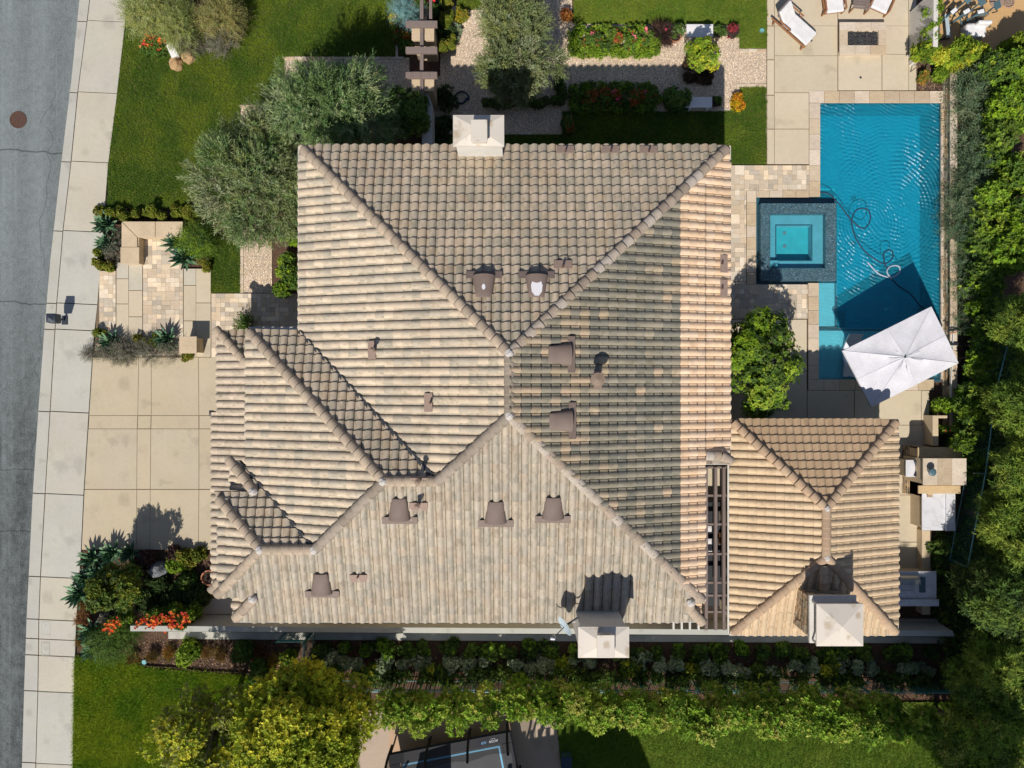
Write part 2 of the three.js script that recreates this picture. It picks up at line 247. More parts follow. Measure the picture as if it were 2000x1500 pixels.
const inPoly = (x, z, p) => { let c = false; for (let i = 0, j = p.length - 1; i < p.length; j = i++) if (p[i][1] > z !== p[j][1] > z && x < (p[j][0] - p[i][0]) * (z - p[i][1]) / (p[j][1] - p[i][1]) + p[i][0]) c = !c; return c; };

// ------------------------------------------------------------------ foliage
function leaves(n, len, wid, o = {}) { // a sprig of n leaves round +Y
  const pos = [], R0 = RNG(o.seed ?? 5), stem = o.stem ?? 0, lo = o.lo ?? 0.1, hi = o.hi ?? 1.3;
  for (let i = 0; i < n; i++) {
    const a = i * 2.4 + R0() * 0.8, e = lo + (hi - lo) * R0(), y = stem * (i + 0.5) / n, L = len * (0.7 + 0.6 * R0()), w = wid * (0.8 + 0.4 * R0());
    const d = new V3(Math.cos(a) * Math.cos(e), Math.sin(e), Math.sin(a) * Math.cos(e)), s = new V3(-Math.sin(a), 0, Math.cos(a)), up = d.clone().cross(s).multiplyScalar(-1), b = new V3(0, y, 0).addScaledVector(d, o.r0 ?? 0.01);
    const m = b.clone().addScaledVector(d, L * 0.45).addScaledVector(up, o.bend ?? 0), t = b.clone().addScaledVector(d, L), l = m.clone().addScaledVector(s, w / 2).addScaledVector(up, w * 0.22), r = m.clone().addScaledVector(s, -w / 2).addScaledVector(up, w * 0.22);
    for (const v of [b, l, t, b, t, r]) pos.push(v.x, v.y, v.z);
  }
  const g = new THREE.BufferGeometry(); g.setAttribute('position', new THREE.Float32BufferAttribute(pos, 3)); g.setAttribute('uv', new THREE.Float32BufferAttribute(new Array(pos.length / 3 * 2).fill(0), 2)); g.computeVertexNormals(); return g;
}
const stainCap = tex(512, 512, (u, v) => { const s = clamp((fbm(u, v, 5, 4, 171) - 0.6) * 5), b = fbm(u, v, 3, 4, 172); return [0.82 - 0.22 * s + 0.08 * (b - 0.5), 0.81 - 0.27 * s + 0.08 * (b - 0.5), 0.79 - 0.34 * s + 0.08 * (b - 0.5)]; });
M.whiteMetal.map = rep(stainCap, 1.9);
const L = {
  small: leaves(10, 0.075, 0.042, { stem: 0.08, lo: 0, hi: 1.2, seed: 3 }),
  tiny: leaves(10, 0.05, 0.03, { stem: 0.06, lo: 0, hi: 1.2, seed: 4 }),
  broad: leaves(8, 0.14, 0.075, { stem: 0.1, lo: -0.1, hi: 1.0, seed: 5 }),
  olive: leaves(14, 0.10, 0.022, { stem: 0.32, lo: 0.35, hi: 1.1, seed: 6 }),
  fern: leaves(12, 0.16, 0.03, { stem: 0.3, lo: 0.1, hi: 0.9, seed: 7 }),
  blade: leaves(9, 0.42, 0.016, { lo: 0.5, hi: 1.4, seed: 8, bend: 0.02 }),
  needle: leaves(16, 0.06, 0.012, { stem: 0.34, lo: 0.3, hi: 1.0, seed: 9 }),
  petal: leaves(7, 0.055, 0.05, { lo: 0.15, hi: 0.9, seed: 10 }),
  turf: leaves(6, 0.062, 0.009, { lo: 0.55, hi: 1.45, seed: 11, r0: 0.02 }),
  shag: leaves(6, 0.12, 0.012, { lo: 0.3, hi: 1.4, seed: 12, r0: 0.03 }),
};
const UP = new V3(0, 1, 0);
function instances(name, geo, m, pts, cols, parent, o = {}) {
  const im = new THREE.InstancedMesh(geo, m, pts.length), q = new THREE.Quaternion(), q2 = new THREE.Quaternion(), mt = new THREE.Matrix4(), c = new THREE.Color(), sc = new V3();
  pts.forEach((p, i) => {
    q.setFromUnitVectors(UP, p.n ?? UP); q2.setFromAxisAngle(UP, R() * 2 * PI); q.multiply(q2);
    const s = (p.s ?? 1) * rr(o.s0 ?? 0.7, o.s1 ?? 1.35); mt.compose(p.p, q, sc.set(s, s * (o.tall ?? 1), s)); im.setMatrixAt(i, mt);
    const k = p.c ?? pick(cols), j = rr(0.75, 1.25); im.setColorAt(i, c.setRGB(k[0] * j * rr(0.9, 1.1), k[1] * j, k[2] * j * rr(0.85, 1.15)));
  });
  im.castShadow = im.receiveShadow = true; im.name = name; im.userData.kind = 'stuff'; parent.add(im); return im;
}
// points for leaves: clumps spread through an ellipsoid at c with radii r
function crown(c, r, nClump, clumpR, n, o = {}) {
  const cl = [];
  for (let i = 0; i < nClump; i++) { let v; do v = new V3(rr(-1, 1), rr(o.low ?? -0.5, 1), rr(-1, 1)); while (v.lengthSq() > 1 || (v.lengthSq() < (o.core ?? 0.25) && nClump > 3)); cl.push({ p: new V3(c.x + v.x * r.x, c.y + v.y * r.y, c.z + v.z * r.z), r: clumpR * rr(0.65, 1.3), v }); }
  const pts = [], tot = cl.reduce((a, k) => a + k.r * k.r, 0);
  for (const k of cl) { const m = Math.round(n * k.r * k.r / tot), tint = o.cols ? pick(o.cols) : null;
    for (let i = 0; i < m; i++) { const d = new V3(rr(-1, 1), rr(-0.8, 1), rr(-1, 1)).normalize(), q = k.r * Math.cbrt(rr(0.25, 1)) * (R() < 0.08 ? 1.25 : 1); const p = k.p.clone().addScaledVector(d, q); p.y = Math.max(p.y, 0.03);
      const nn = d.multiplyScalar(0.8).addScaledVector(k.v, 0.6).add(new V3(rr(-0.5, 0.5), rr(0, 0.6), rr(-0.5, 0.5))).normalize(); pts.push({ p, n: nn, c: tint && R() < 0.65 ? tint : undefined }); } }
  return { pts, cl };
}
const G = { // leaf albedos, linear
  olive: [[0.13, 0.16, 0.07], [0.17, 0.19, 0.10], [0.10, 0.13, 0.055], [0.20, 0.22, 0.13], [0.15, 0.17, 0.06]],
  olive2: [[0.075, 0.12, 0.05], [0.11, 0.15, 0.07], [0.06, 0.095, 0.035], [0.15, 0.18, 0.10]],
  box: [[0.12, 0.15, 0.02], [0.15, 0.17, 0.025], [0.09, 0.12, 0.015], [0.17, 0.16, 0.03]],
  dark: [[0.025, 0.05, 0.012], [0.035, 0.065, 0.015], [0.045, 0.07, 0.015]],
  mid: [[0.06, 0.11, 0.02], [0.08, 0.14, 0.025], [0.045, 0.085, 0.018], [0.10, 0.15, 0.03]],
  bright: [[0.12, 0.20, 0.02], [0.16, 0.25, 0.025], [0.09, 0.15, 0.015], [0.20, 0.27, 0.04]],
  lime: [[0.22, 0.25, 0.03], [0.17, 0.21, 0.025], [0.28, 0.28, 0.04], [0.12, 0.16, 0.02]],
  hedge: [[0.10, 0.17, 0.02], [0.14, 0.21, 0.03], [0.17, 0.22, 0.04], [0.075, 0.13, 0.016], [0.22, 0.23, 0.06]],
  pine: [[0.09, 0.15, 0.022], [0.13, 0.19, 0.03], [0.065, 0.11, 0.018], [0.17, 0.22, 0.04]],
  silver: [[0.20, 0.25, 0.16], [0.26, 0.30, 0.20], [0.15, 0.19, 0.11]],
  sage: [[0.18, 0.18, 0.14], [0.14, 0.14, 0.10], [0.11, 0.11, 0.07], [0.22, 0.20, 0.17]],
  agave: [[0.06, 0.13, 0.07], [0.09, 0.17, 0.09], [0.05, 0.11, 0.055]],
  blue: [[0.16, 0.28, 0.28], [0.22, 0.34, 0.33], [0.11, 0.2, 0.19]],
  gold: [[0.36, 0.25, 0.02], [0.42, 0.32, 0.03], [0.25, 0.2, 0.02], [0.4, 0.2, 0.03]],
  rusty: [[0.26, 0.09, 0.03], [0.2, 0.07, 0.03], [0.3, 0.14, 0.04]],
  ochre: [[0.28, 0.17, 0.04], [0.2, 0.14, 0.03], [0.3, 0.2, 0.05]],
  umber: [[0.075, 0.05, 0.028], [0.1, 0.068, 0.035], [0.055, 0.038, 0.02]],
  plum: [[0.06, 0.035, 0.03], [0.09, 0.05, 0.035]],
  rosemary: [[0.07, 0.11, 0.06], [0.10, 0.14, 0.08], [0.05, 0.085, 0.04], [0.13, 0.16, 0.09]],
};
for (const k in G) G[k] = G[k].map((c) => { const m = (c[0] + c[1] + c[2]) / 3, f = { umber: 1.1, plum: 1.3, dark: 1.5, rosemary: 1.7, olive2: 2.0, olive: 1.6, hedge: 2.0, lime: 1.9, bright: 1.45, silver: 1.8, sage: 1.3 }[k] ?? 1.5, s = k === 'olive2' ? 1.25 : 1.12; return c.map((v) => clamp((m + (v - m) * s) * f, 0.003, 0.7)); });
// a shrub: photo centre, radius in photo pixels, height, kind
function shrub(name, cat, label, x, y, rp, h, cols, o = {}) {
  const top = h * 0.75, rad = rp * S * (1 - top / H), c = W(x, y, h * 0.6), t = thing(name, label, cat, o.group);
  const ry = o.ry ?? rad; const cr = crown(new V3(c.x, h * 0.5, c.z), new V3(rad * 0.72, h * 0.42, ry * 0.72), o.clumps ?? Math.max(5, Math.round(9 * rad * rad / 0.2)) | 0, o.cr ?? Math.min(rad, ry) * 0.42, o.n ?? Math.round(420 * Math.max(0.35, rad * rad * 4)), { cols, low: -1, core: 0.1 });
  const st = []; for (let i = 0; i < 4; i++) { const k = pick(cr.cl).p; st.push(rod(new V3(c.x + rr(-0.04, 0.04), 0, c.z + rr(-0.04, 0.04)), k, 0.02, 0.008, 5)); }
  mesh('stem', st, M.bark, t);
  instances('foliage', o.leaf ?? L.small, o.lm ?? leafM, cr.pts, cols, t, { s0: o.s0, s1: o.s1, tall: o.tall });
  if (o.flowers) { const fp = []; for (let i = 0; i < o.flowers; i++) { const q = pick(cr.pts); fp.push({ p: q.p.clone().add(new V3(0, 0.06, 0)).setY(Math.max(q.p.y, h * rr(0.7, 1.15))), n: new V3(rr(-0.4, 0.4), 1, rr(-0.4, 0.4)).normalize(), s: o.fs ?? 1 }); } instances('blossoms', L.petal, petalM, fp, o.fcols, t); }
  return settle(t, c.x, 0, c.z);
}
// a tree: trunk and limbs reach into the clumps of the crown
function tree(name, label, x, y, rp, h, o) {
  const yc = h * (o.yc ?? 0.68), rad = rp * S * (1 - yc / H), c = W(x, y, yc), t = thing(name, label, o.cat ?? 'tree', o.group);
  const cr = crown(c, new V3(rad * 0.78, h * (o.ryf ?? 0.3), (o.rz ? o.rz * S * (1 - yc / H) : rad) * 0.78), o.clumps ?? 34, rad * (o.cf ?? 0.3), o.n ?? 4200, { cols: o.cols, core: o.core ?? 0.2, low: o.low });
  const base = new V3(c.x + (o.dx ?? 0), 0, c.z + (o.dz ?? 0)), fork = new V3(base.x * 0.7 + c.x * 0.3, h * 0.32, base.z * 0.7 + c.z * 0.3);
  mesh('trunk', rod(base, fork, o.tr ?? 0.13, (o.tr ?? 0.13) * 0.75, 9), o.bm ?? M.bark, t);
  const lb = []; for (const k of cr.cl) { const m = fork.clone().lerp(k.p, 0.5); m.y += 0.15; m.x += rr(-0.15, 0.15); m.z += rr(-0.15, 0.15); const q = o.lr ?? 1; lb.push(rod(fork, m, 0.055 * q, 0.035 * q, 6), rod(m, k.p, 0.035 * q, 0.012 * q, 5)); }
  mesh('limbs', lb, o.bm ?? M.bark, t);
  instances('crown', o.leaf ?? L.olive, leafM, cr.pts, o.cols, t, { s0: o.s0, s1: o.s1 });
  return settle(t, base.x, 0, base.z);
}
// a hedge along a line of photo points, w pixels wide
function hedge(name, label, line, w, h, cols, o = {}) {
  const t = thing(name, label, o.cat ?? 'hedge', o.group), pts = [], st = [], P3 = line.map(([a, b]) => W(a, b, h * 0.8)), n = o.n ?? 1500, hw = w * S / 2 * (1 - h / H);
  let tot = 0; const seg = P3.slice(1).map((p, i) => { const l = Math.hypot(p.x - P3[i].x, p.z - P3[i].z); tot += l; return l; });
  const nc = Math.max(4, Math.round(tot / (o.step ?? (hw * 0.8)))), cl = [];
  for (let i = 0; i < nc * 2; i++) { let d = rr(0, tot), k = 0; while (d > seg[k] && k < seg.length - 1) d -= seg[k++]; const a = P3[k], b = P3[k + 1], f = d / seg[k], nx = -(b.z - a.z) / seg[k], nz = (b.x - a.x) / seg[k], off = rr(-0.75, 0.75) * hw; cl.push({ p: new V3(a.x + (b.x - a.x) * f + nx * off, h * rr(o.flat ? 0.62 : 0.4, o.flat ? 0.8 : 0.95), a.z + (b.z - a.z) * f + nz * off), r: (o.cr ?? hw * 0.45) * rr(0.7, 1.25), c: pick(cols) }); }
  for (let i = 0; i < n; i++) { const k = cl[i % cl.length], d = new V3(rr(-1, 1), rr(-0.9, 1), rr(-1, 1)).normalize(), p = k.p.clone().addScaledVector(d, k.r * Math.cbrt(rr(0.2, 1)) * (!o.flat && R() < 0.06 ? 1.4 : 1)); p.y = Math.max(0.04, o.flat ? Math.min(p.y, h * rr(0.97, 1.02)) : p.y); pts.push({ p, n: d.add(new V3(rr(-0.4, 0.4), rr(0.1, 0.7), rr(-0.4, 0.4))).normalize(), c: R() < 0.6 ? k.c : undefined }); }
  for (let i = 0; i < cl.length; i += 2) st.push(rod(new V3(cl[i].p.x, 0, cl[i].p.z), cl[i].p, 0.025, 0.01, 5));
  mesh('stem', st, M.bark, t); instances('foliage', o.leaf ?? L.small, leafM, pts, cols, t, { s0: o.s0, s1: o.s1 });
  if (o.flowers) { const fp = []; for (let i = 0; i < o.flowers; i++) { const q = pick(pts); fp.push({ p: q.p.clone().setY(h * rr(0.9, 1.25)), n: new V3(rr(-0.4, 0.4), 1, rr(-0.4, 0.4)).normalize(), s: o.fs ?? 1 }); } instances('blossoms', L.petal, petalM, fp, o.fcols, t); }
  const m = P3[Math.floor(P3.length / 2)]; return settle(t, m.x, 0, m.z);
}
// an agave: every leaf is a mesh of its own
const agaveLeaf = (() => { const pos = [], idx = [], n = 7; for (let i = 0; i <= n; i++) { const t = i / n, w = 0.135 * Math.sin(PI * Math.min(1, 0.25 + t * 0.75)) ** 0.8 * (t > 0.98 ? 0.05 : 1), y = 0.02 + 0.62 * t * t * 0.35, th = 0.012 * (1 - t); pos.push(-w, y + 0.028 * (1 - t * 0.4), t, 0, y, t, w, y + 0.028 * (1 - t * 0.4), t, 0, y - th * 1.6, t); } for (let i = 0; i < n; i++) { const a = i * 4, b = a + 4; for (const [p, q] of [[0, 1], [1, 2], [2, 3], [3, 0]]) idx.push(a + p, b + p, b + q, a + p, b + q, a + q); } const g = new THREE.BufferGeometry(); g.setAttribute('position', new THREE.Float32BufferAttribute(pos, 3)); g.setAttribute('uv', new THREE.Float32BufferAttribute(new Array(pos.length / 3 * 2).fill(0), 2)); g.setIndex(idx); g.computeVertexNormals(); return g; })();
const agaveM = G.agave.concat([[0.16, 0.27, 0.14], [0.06, 0.13, 0.08]]).map((c) => mat({ c, r: 0.55 }));
function agave(label, x, y, rp, group, n = 46) {
  const t = thing('agave', label, 'agave', group), rad = rp * S, c = W(x, y, 0.35); t.position.set(c.x, 0.02, c.z);
  for (let i = 0; i < n; i++) { const o = mesh('leaf', agaveLeaf, pick(agaveM), t), f = i / n, e = 1.3 * (1 - f) ** 0.7 * 0.95 + rr(-0.08, 0.08); o.rotation.order = 'YXZ'; o.rotation.y = i * 2.4 + rr(-0.2, 0.2); o.rotation.x = -clamp(e, 0.02, 1.35); o.position.y = 0.18; const s = rad * rr(1.0, 1.28) * (0.75 + 0.3 * f); o.scale.set(Math.max(0.6, rad), s, s); }
  return t;
}

// ================================================================== GROUND, ROAD, PAVING
const lerpT = (T, y) => { for (let i = 1; i < T.length; i++) if (y <= T[i][0]) { const [a, b] = T[i - 1], [c, d] = T[i]; return b + (d - b) * (y - a) / (c - a); } return T[T.length - 1][1]; };
const ROAD = [[-60, 163], [0, 156], [150, 141], [315, 121], [500, 100], [650, 87], [800, 76], [963, 65], [1125, 57], [1207, 53], [1350, 48], [1560, 42]];
const KERB = [[-60, 186], [0, 178], [42, 173], [178, 155], [313, 142], [450, 126], [500, 122], [600, 113], [650, 110], [800, 101], [965, 91], [1125, 82], [1207, 79], [1350, 77], [1560, 71]];
const WALK = [[-60, 256], [0, 250], [47, 247], [185, 231], [320, 214], [410, 207], [455, 204], [595, 193], [645, 187], [697, 183], [805, 176], [965, 166], [1073, 161], [1210, 152], [1280, 149], [1560, 144]];
const structure = (name, geo, m, label, category, kind = 'structure') => solo(name, geo, m, label, category, null, kind);
const POOLHOLE = px([[1592, 196], [1842, 194], [1842, 746], [1590, 746], [1590, 556], [1472, 556], [1472, 385], [1592, 385]]);
structure('ground', sheet([[-150, -150], [150, -150], [150, 150], [-150, 150]], 0, [POOLHOLE]), M.soil, 'dark bark mulch and soil under the whole garden', 'ground');
{ // road: uv runs once over its visible length
  const pts = [[-1500, -60]]; for (let y = -60; y <= 1560; y += 60) pts.push([lerpT(ROAD, y), y]); pts.push([-1500, 1560]);
  const g = sheet(px(pts), 0.006), p = g.attributes.position, u = g.attributes.uv; for (let i = 0; i < p.count; i++) u.setXY(i, (p.getX(i) - X(0)) / 3.9, (p.getZ(i) - Z(0)) / 36);
  structure('road', g, M.asphalt, 'grey worn asphalt street with fine cracks at the left edge', 'road');
}
function strip(A, B, y0, y1, gap) { const n = Math.max(2, Math.round((y1 - y0) / 30)), l = [], r = []; for (let i = 0; i <= n; i++) { const y = y0 + gap + (y1 - y0 - 2 * gap) * i / n; l.push([lerpT(A, y), y]); r.push([lerpT(B, y), y + (lerpT(B, y) - lerpT(A, y)) * 0.045]); } return px([...l, ...r.reverse()]); }
{
  const g = new THREE.Group(); g.name = 'gutter'; tag(g, 'pale concrete gutter between the asphalt and the kerb line', 'gutter', null, 'structure'); scene.add(g);
  const s = new THREE.Group(); s.name = 'sidewalk'; tag(s, 'pale concrete sidewalk along the street in long slabs', 'sidewalk', null, 'structure'); scene.add(s);
  const Y = [-40, 42, 181, 316, 451, 592, 643, 803, 963, 1125, 1208, 1246, 1278, 1348, 1488, 1560];
  mesh('joint', sheet(px([...[-40, 300, 600, 900, 1200, 1560].map((y) => [lerpT(ROAD, y) + 1, y]), ...[1560, 1200, 900, 600, 300, -40].map((y) => [lerpT(WALK, y) - 1, y])]), 0.012), M.crack, s);
  for (let i = 1; i < Y.length; i++) {
    const K2 = KERB.map(([y, x]) => [y, x - 2.7]), K3 = KERB.map(([y, x]) => [y, x + 1.2]);
    if (Math.abs(Y[i] - 643) > 30 || true) mesh('slab', slab(strip(ROAD, K2, Y[i - 1], Y[i], 0.9), 0, 0.035 + 0.002 * (i % 2), 0.006), M.gutter, g);
    mesh('slab', slab(strip(K3, WALK, Y[i - 1], Y[i], 0.8), 0, 0.12 + 0.003 * (i % 3), 0.008), pick([M.walk, M.walkB, M.walkC]), s);
  }
}
for (const [x0, y0, x1, y1, l] of [[84, 1212, 102, 1239, 'pale utility box lid in the sidewalk, upper of the two'], [84, 1252, 101, 1278, 'pale utility box lid in the sidewalk, lower of the two']]) {
  const t = thing('utility_box', l, 'utility box', 'utility boxes'); const r = rect(x0, y0, x1, y1);
  mesh('frame', slab(r, 0.1, 0.13, 0, [inset(r, 0.035)]), M.gutter, t); mesh('lid', slab(inset(r, 0.045), 0.1, 0.128, 0.004), M.walkB, t);
  mesh('key_hole', rod(W(x0 + 6, l.includes('upper') ? y0 + 9 : y1 - 9, 0.127), W(x0 + 6, l.includes('upper') ? y0 + 9 : y1 - 9, 0.134), 0.035), M.plasticWhite, t); settle(t, X((x0 + x1) / 2), 0.1, Z((y0 + y1) / 2));
}
{ // manhole cover
  const t = thing('manhole_cover', 'round rusty manhole cover in the asphalt', 'manhole cover'), c = W(36, 234, 0); t.position.copy(c);
  mesh('ring', new THREE.TorusGeometry(0.36, 0.022, 6, 40).rotateX(PI / 2).translate(0, 0.01, 0), M.rust, t);
  const stud = [new THREE.CylinderGeometry(0.345, 0.345, 0.014, 40).translate(0, 0.008, 0)]; for (let i = -5; i <= 5; i++) for (let j = -5; j <= 5; j++) if (i * i + j * j < 27) stud.push(new THREE.CylinderGeometry(0.02, 0.022, 0.008, 6).translate(i * 0.06, 0.018, j * 0.06)); mesh('lid', stud, M.rust, t);
}
// a field of slabs from a list of photo rectangles
function paving(name, label, category, list, y, ms, gap = 0.8, base = null) {
  const g = new THREE.Group(); g.name = name; tag(g, label, category, null, 'structure'); scene.add(g);
  for (const q of list) { const p = q.length === 4 ? [[q[0], q[1]], [q[2], q[1]], [q[2], q[3]], [q[0], q[3]]] : Array.from({ length: q.length / 2 }, (_, i) => [q[2 * i], q[2 * i + 1]]);
    const c = px(p), s = inset(c, gap * S); mesh('slab', slab(s, 0, y + rr(-0.002, 0.002), 0.006), pick(ms), g); }
  if (base) mesh('joint', sheet(px(base), y - 0.018), M.joint, g);
  return g;
}
{
  const E = (y) => lerpT(WALK, y) + 1.2;
  const rows = [697.5, 811.5, 837, 955, 1073], cols = [[274, 272, 271, 270, 270], [298, 298, 297, 296, 295], [390, 391, 391, 391, 390], [430, 430, 430, 430, 430]], list = [];
  for (let i = 0; i < 4; i++) { const a = rows[i], b = rows[i + 1]; let pa = E(a), pb = E(b); for (const c of cols) { list.push([pa, a, c[i], a, c[i + 1], b, pb, b]); pa = c[i]; pb = c[i + 1]; } }
  paving('driveway', 'buff concrete driveway of large scored slabs', 'driveway', list, 0.12, [M.drive, M.drive, M.driveB], 0.6, [[E(697) + 1, 698], [430, 698], [430, 1072], [E(1072) + 1, 1072]]);
}
// small travertine pavers: real stones, joined because each is only a few pixels
function pavers(parent, poly, y, u = 0.2) {
  const b = poly.reduce((a, [x, z]) => [Math.min(a[0], x), Math.min(a[1], z), Math.max(a[2], x), Math.max(a[3], z)], [1e9, 1e9, -1e9, -1e9]), nx = Math.ceil((b[2] - b[0]) / u), nz = Math.ceil((b[3] - b[1]) / u), taken = new Set(), geos = [];
  const ok = (x0, z0, x1, z1) => inPoly(x0 + 0.02, z0 + 0.02, poly) && inPoly(x1 - 0.02, z0 + 0.02, poly) && inPoly(x0 + 0.02, z1 - 0.02, poly) && inPoly(x1 - 0.02, z1 - 0.02, poly);
  for (let j = 0; j < nz; j++) for (let i = 0; i < nx; i++) {
    if (taken.has(i + ',' + j)) continue; let w = pick([1, 1, 1, 2, 2]), h = pick([1, 1, 2]);
    const free = (w, h) => { for (let a = 0; a < w; a++) for (let c = 0; c < h; c++) if (taken.has((i + a) + ',' + (j + c))) return false; return ok(b[0] + i * u, b[1] + j * u, b[0] + (i + w) * u, b[1] + (j + h) * u); };
    if (!free(w, h)) { w = 1; h = 1; } let x0 = b[0] + i * u, z0 = b[1] + j * u, x1 = x0 + w * u, z1 = z0 + h * u;
    if (!free(w, h)) { x1 = Math.min(x1, b[2]); z1 = Math.min(z1, b[3]); if (x1 - x0 < 0.03 || z1 - z0 < 0.03 || !ok(x0, z0, x1, z1)) continue; }
    for (let a = 0; a < w; a++) for (let c = 0; c < h; c++) taken.add((i + a) + ',' + (j + c));
    const t = new THREE.BoxGeometry(x1 - x0 - 0.006, 0.05, z1 - z0 - 0.006); t.translate((x0 + x1) / 2, y - 0.025 + rr(-0.003, 0.003), (z0 + z1) / 2); metreUV(t);
    const uo = R() * 9, k = pick([0.82, 0.92, 1, 1.02, 1.08, 1.16, 1.3, 1.42]), wm = rr(-0.05, 0.05), n = t.attributes.position.count, cc = new Float32Array(n * 3); for (let q = 0; q < n; q++) { cc.set([k * (1 + wm), k, k * (1 - 1.4 * wm)], q * 3); t.attributes.uv.setXY(q, t.attributes.uv.getX(q) + uo, t.attributes.uv.getY(q) + uo * 1.7); }
    t.setAttribute('color', new THREE.BufferAttribute(cc, 3)); geos.push(t);
  }
  const m = mesh('pavers', geos, M.paver, parent); m.userData.kind = 'stuff'; return m;
}
const stoneMs = [[0.50, 0.42, 0.31], [0.55, 0.47, 0.37], [0.47, 0.38, 0.26], [0.52, 0.45, 0.36], [0.44, 0.36, 0.26], [0.58, 0.51, 0.42]].map((c) => mat({ c, map: rep(travT, 1.1 + c[0]), mean: 0.79, r: 0.85 }));
// a row of coping stones between two photo lines
function stones(name, parent, x0, y0, x1, y1, n, h0, h1, along) { for (let i = 0; i < n; i++) { const a = i / n, b = (i + 1) / n, q = along === 'x' ? rect(x0 + (x1 - x0) * a, y0, x0 + (x1 - x0) * b, y1) : rect(x0, y0 + (y1 - y0) * a, x1, y0 + (y1 - y0) * b); mesh(name, slab(inset(q, 0.005), h0, h1 + rr(-0.002, 0.002), 0.008), pick(stoneMs), parent); } }
{ // entry court
  const g = paving('entry_walk', 'buff concrete bands crossing the travertine entry court', 'walkway', [
    [230, 513, 254, 545], [230, 545, 254, 594], [230, 594, 254, 698], [254, 513, 281, 568], [254, 568, 281, 619], [254, 619, 281, 698],
    [361, 525, 385, 558], [361, 558, 385, 627], [361, 627, 385, 698], [385, 525, 414, 592], [385, 592, 414, 698]], 0.12, [M.deck, M.deckB, M.walkC], 0.5, [[230, 514], [281, 514], [281, 697], [230, 697]]);
  mesh('joint', sheet(rect(361, 525, 414, 697), 0.1), M.joint, g);
  pavers(g, px([[196, 530], [229, 530], [229, 690], [188, 690]]), 0.121); pavers(g, rect(282, 455, 360, 695), 0.121); pavers(g, rect(415, 574, 600, 700), 0.121);
  mesh('joint', sheet(px([[194, 529], [230, 529], [230, 692], [187, 692]]), 0.09), M.joint, g); mesh('joint', sheet(rect(281, 454, 361, 697), 0.09), M.joint, g); mesh('joint', sheet(rect(414, 573, 602, 702), 0.09), M.joint, g);
}
// pool deck
const DK = 0.08;
{
  const list = []; const Lb = [-30, 52, 118, 187, 253, 322]; for (let i = 1; i < 6; i++) list.push([1497, Lb[i - 1], 1511, Lb[i]]);
  const Rb = [-30, 22, 75, 128, 178]; for (let i = 1; i < 5; i++) list.push([1773, Rb[i - 1], 1788, Rb[i]]);
  list.push([1511, -30, 1635, 52], [1511, 52, 1635, 110], [1511, 110, 1635, 182], [1511, 182, 1579, 253], [1511, 253, 1579, 322], [1635, -30, 1773, 52], [1635, 52, 1773, 107], [1635, 107, 1721, 178], [1721, 107, 1773, 178]);
  list.push([1425, 624, 1575, 725], [1425, 725, 1575, 830], [1575, 762, 1667, 830], [1667, 762, 1798, 830], [1798, 762, 1813, 830], [1700, 830, 1813, 905], [1700, 905, 1803, 966], [1700, 966, 1803, 1058], [1700, 1058, 1803, 1140], [1803, 1000, 1818, 1140]);
  const g = paving('pool_deck', 'buff concrete pool deck of large scored slabs', 'deck', list, DK, [M.deck, M.deck, M.deckB], 0.7);
  mesh('joint', sheet(rect(1497, -30, 1788, 178), DK - 0.02), M.joint, g); mesh('joint', sheet(rect(1497, 178, 1579, 322), DK - 0.02), M.joint, g); mesh('joint', sheet(rect(1425, 624, 1575, 830), DK - 0.02), M.joint, g); mesh('joint', sheet(rect(1575, 762, 1813, 830), DK - 0.02), M.joint, g); mesh('joint', sheet(rect(1700, 830, 1803, 1140), DK - 0.02), M.joint, g);
  for (const [x, y] of [[1583, 81], [1679, 153]]) mesh('drain', [new THREE.CylinderGeometry(0.045, 0.045, 0.012, 16).translate(X(x), DK + 0.006, Z(y)), new THREE.TorusGeometry(0.045, 0.008, 5, 16).rotateX(PI / 2).translate(X(x), DK + 0.01, Z(y))], M.bronze, g);
  for (const [x, y] of [[1572, 220], [1572, 242]]) mesh('skimmer_lid', new THREE.CylinderGeometry(0.11, 0.11, 0.006, 24).translate(X(x), DK + 0.005, Z(y)), M.deckB, g);
  const pv = new THREE.Group(); pv.name = 'travertine_terrace'; tag(pv, 'travertine paver terrace around the raised spa', 'terrace', null, 'structure'); scene.add(pv);
  for (const q of [[1425, 324, 1579, 373], [1425, 373, 1456, 556], [1425, 556, 1576, 623]]) { pavers(pv, rect(...q), DK + 0.004, 0.21); mesh('joint', sheet(rect(q[0], q[1], q[2], q[3]), DK - 0.03), M.joint, pv); }
  stones('border_stone', pv, 1457, 373, 1476, 556, 8, 0.01, DK + 0.003, 'y'); stones('border_stone', pv, 1476, 373, 1579, 386, 4, 0.01, DK + 0.003, 'x');
  // floor under the house, the trellis and the pavilion
  structure('patio_floor', slab(rect(1376, 832, 1700, 1232), 0, DK - 0.004), M.deckB, 'shaded buff patio floor under the trellis and the pavilion', 'patio');
  structure('side_path', slab(rect(385, 1168, 1376, 1198), 0, 0.07), M.walkC, 'shaded concrete side path behind the garden wall', 'path');
}
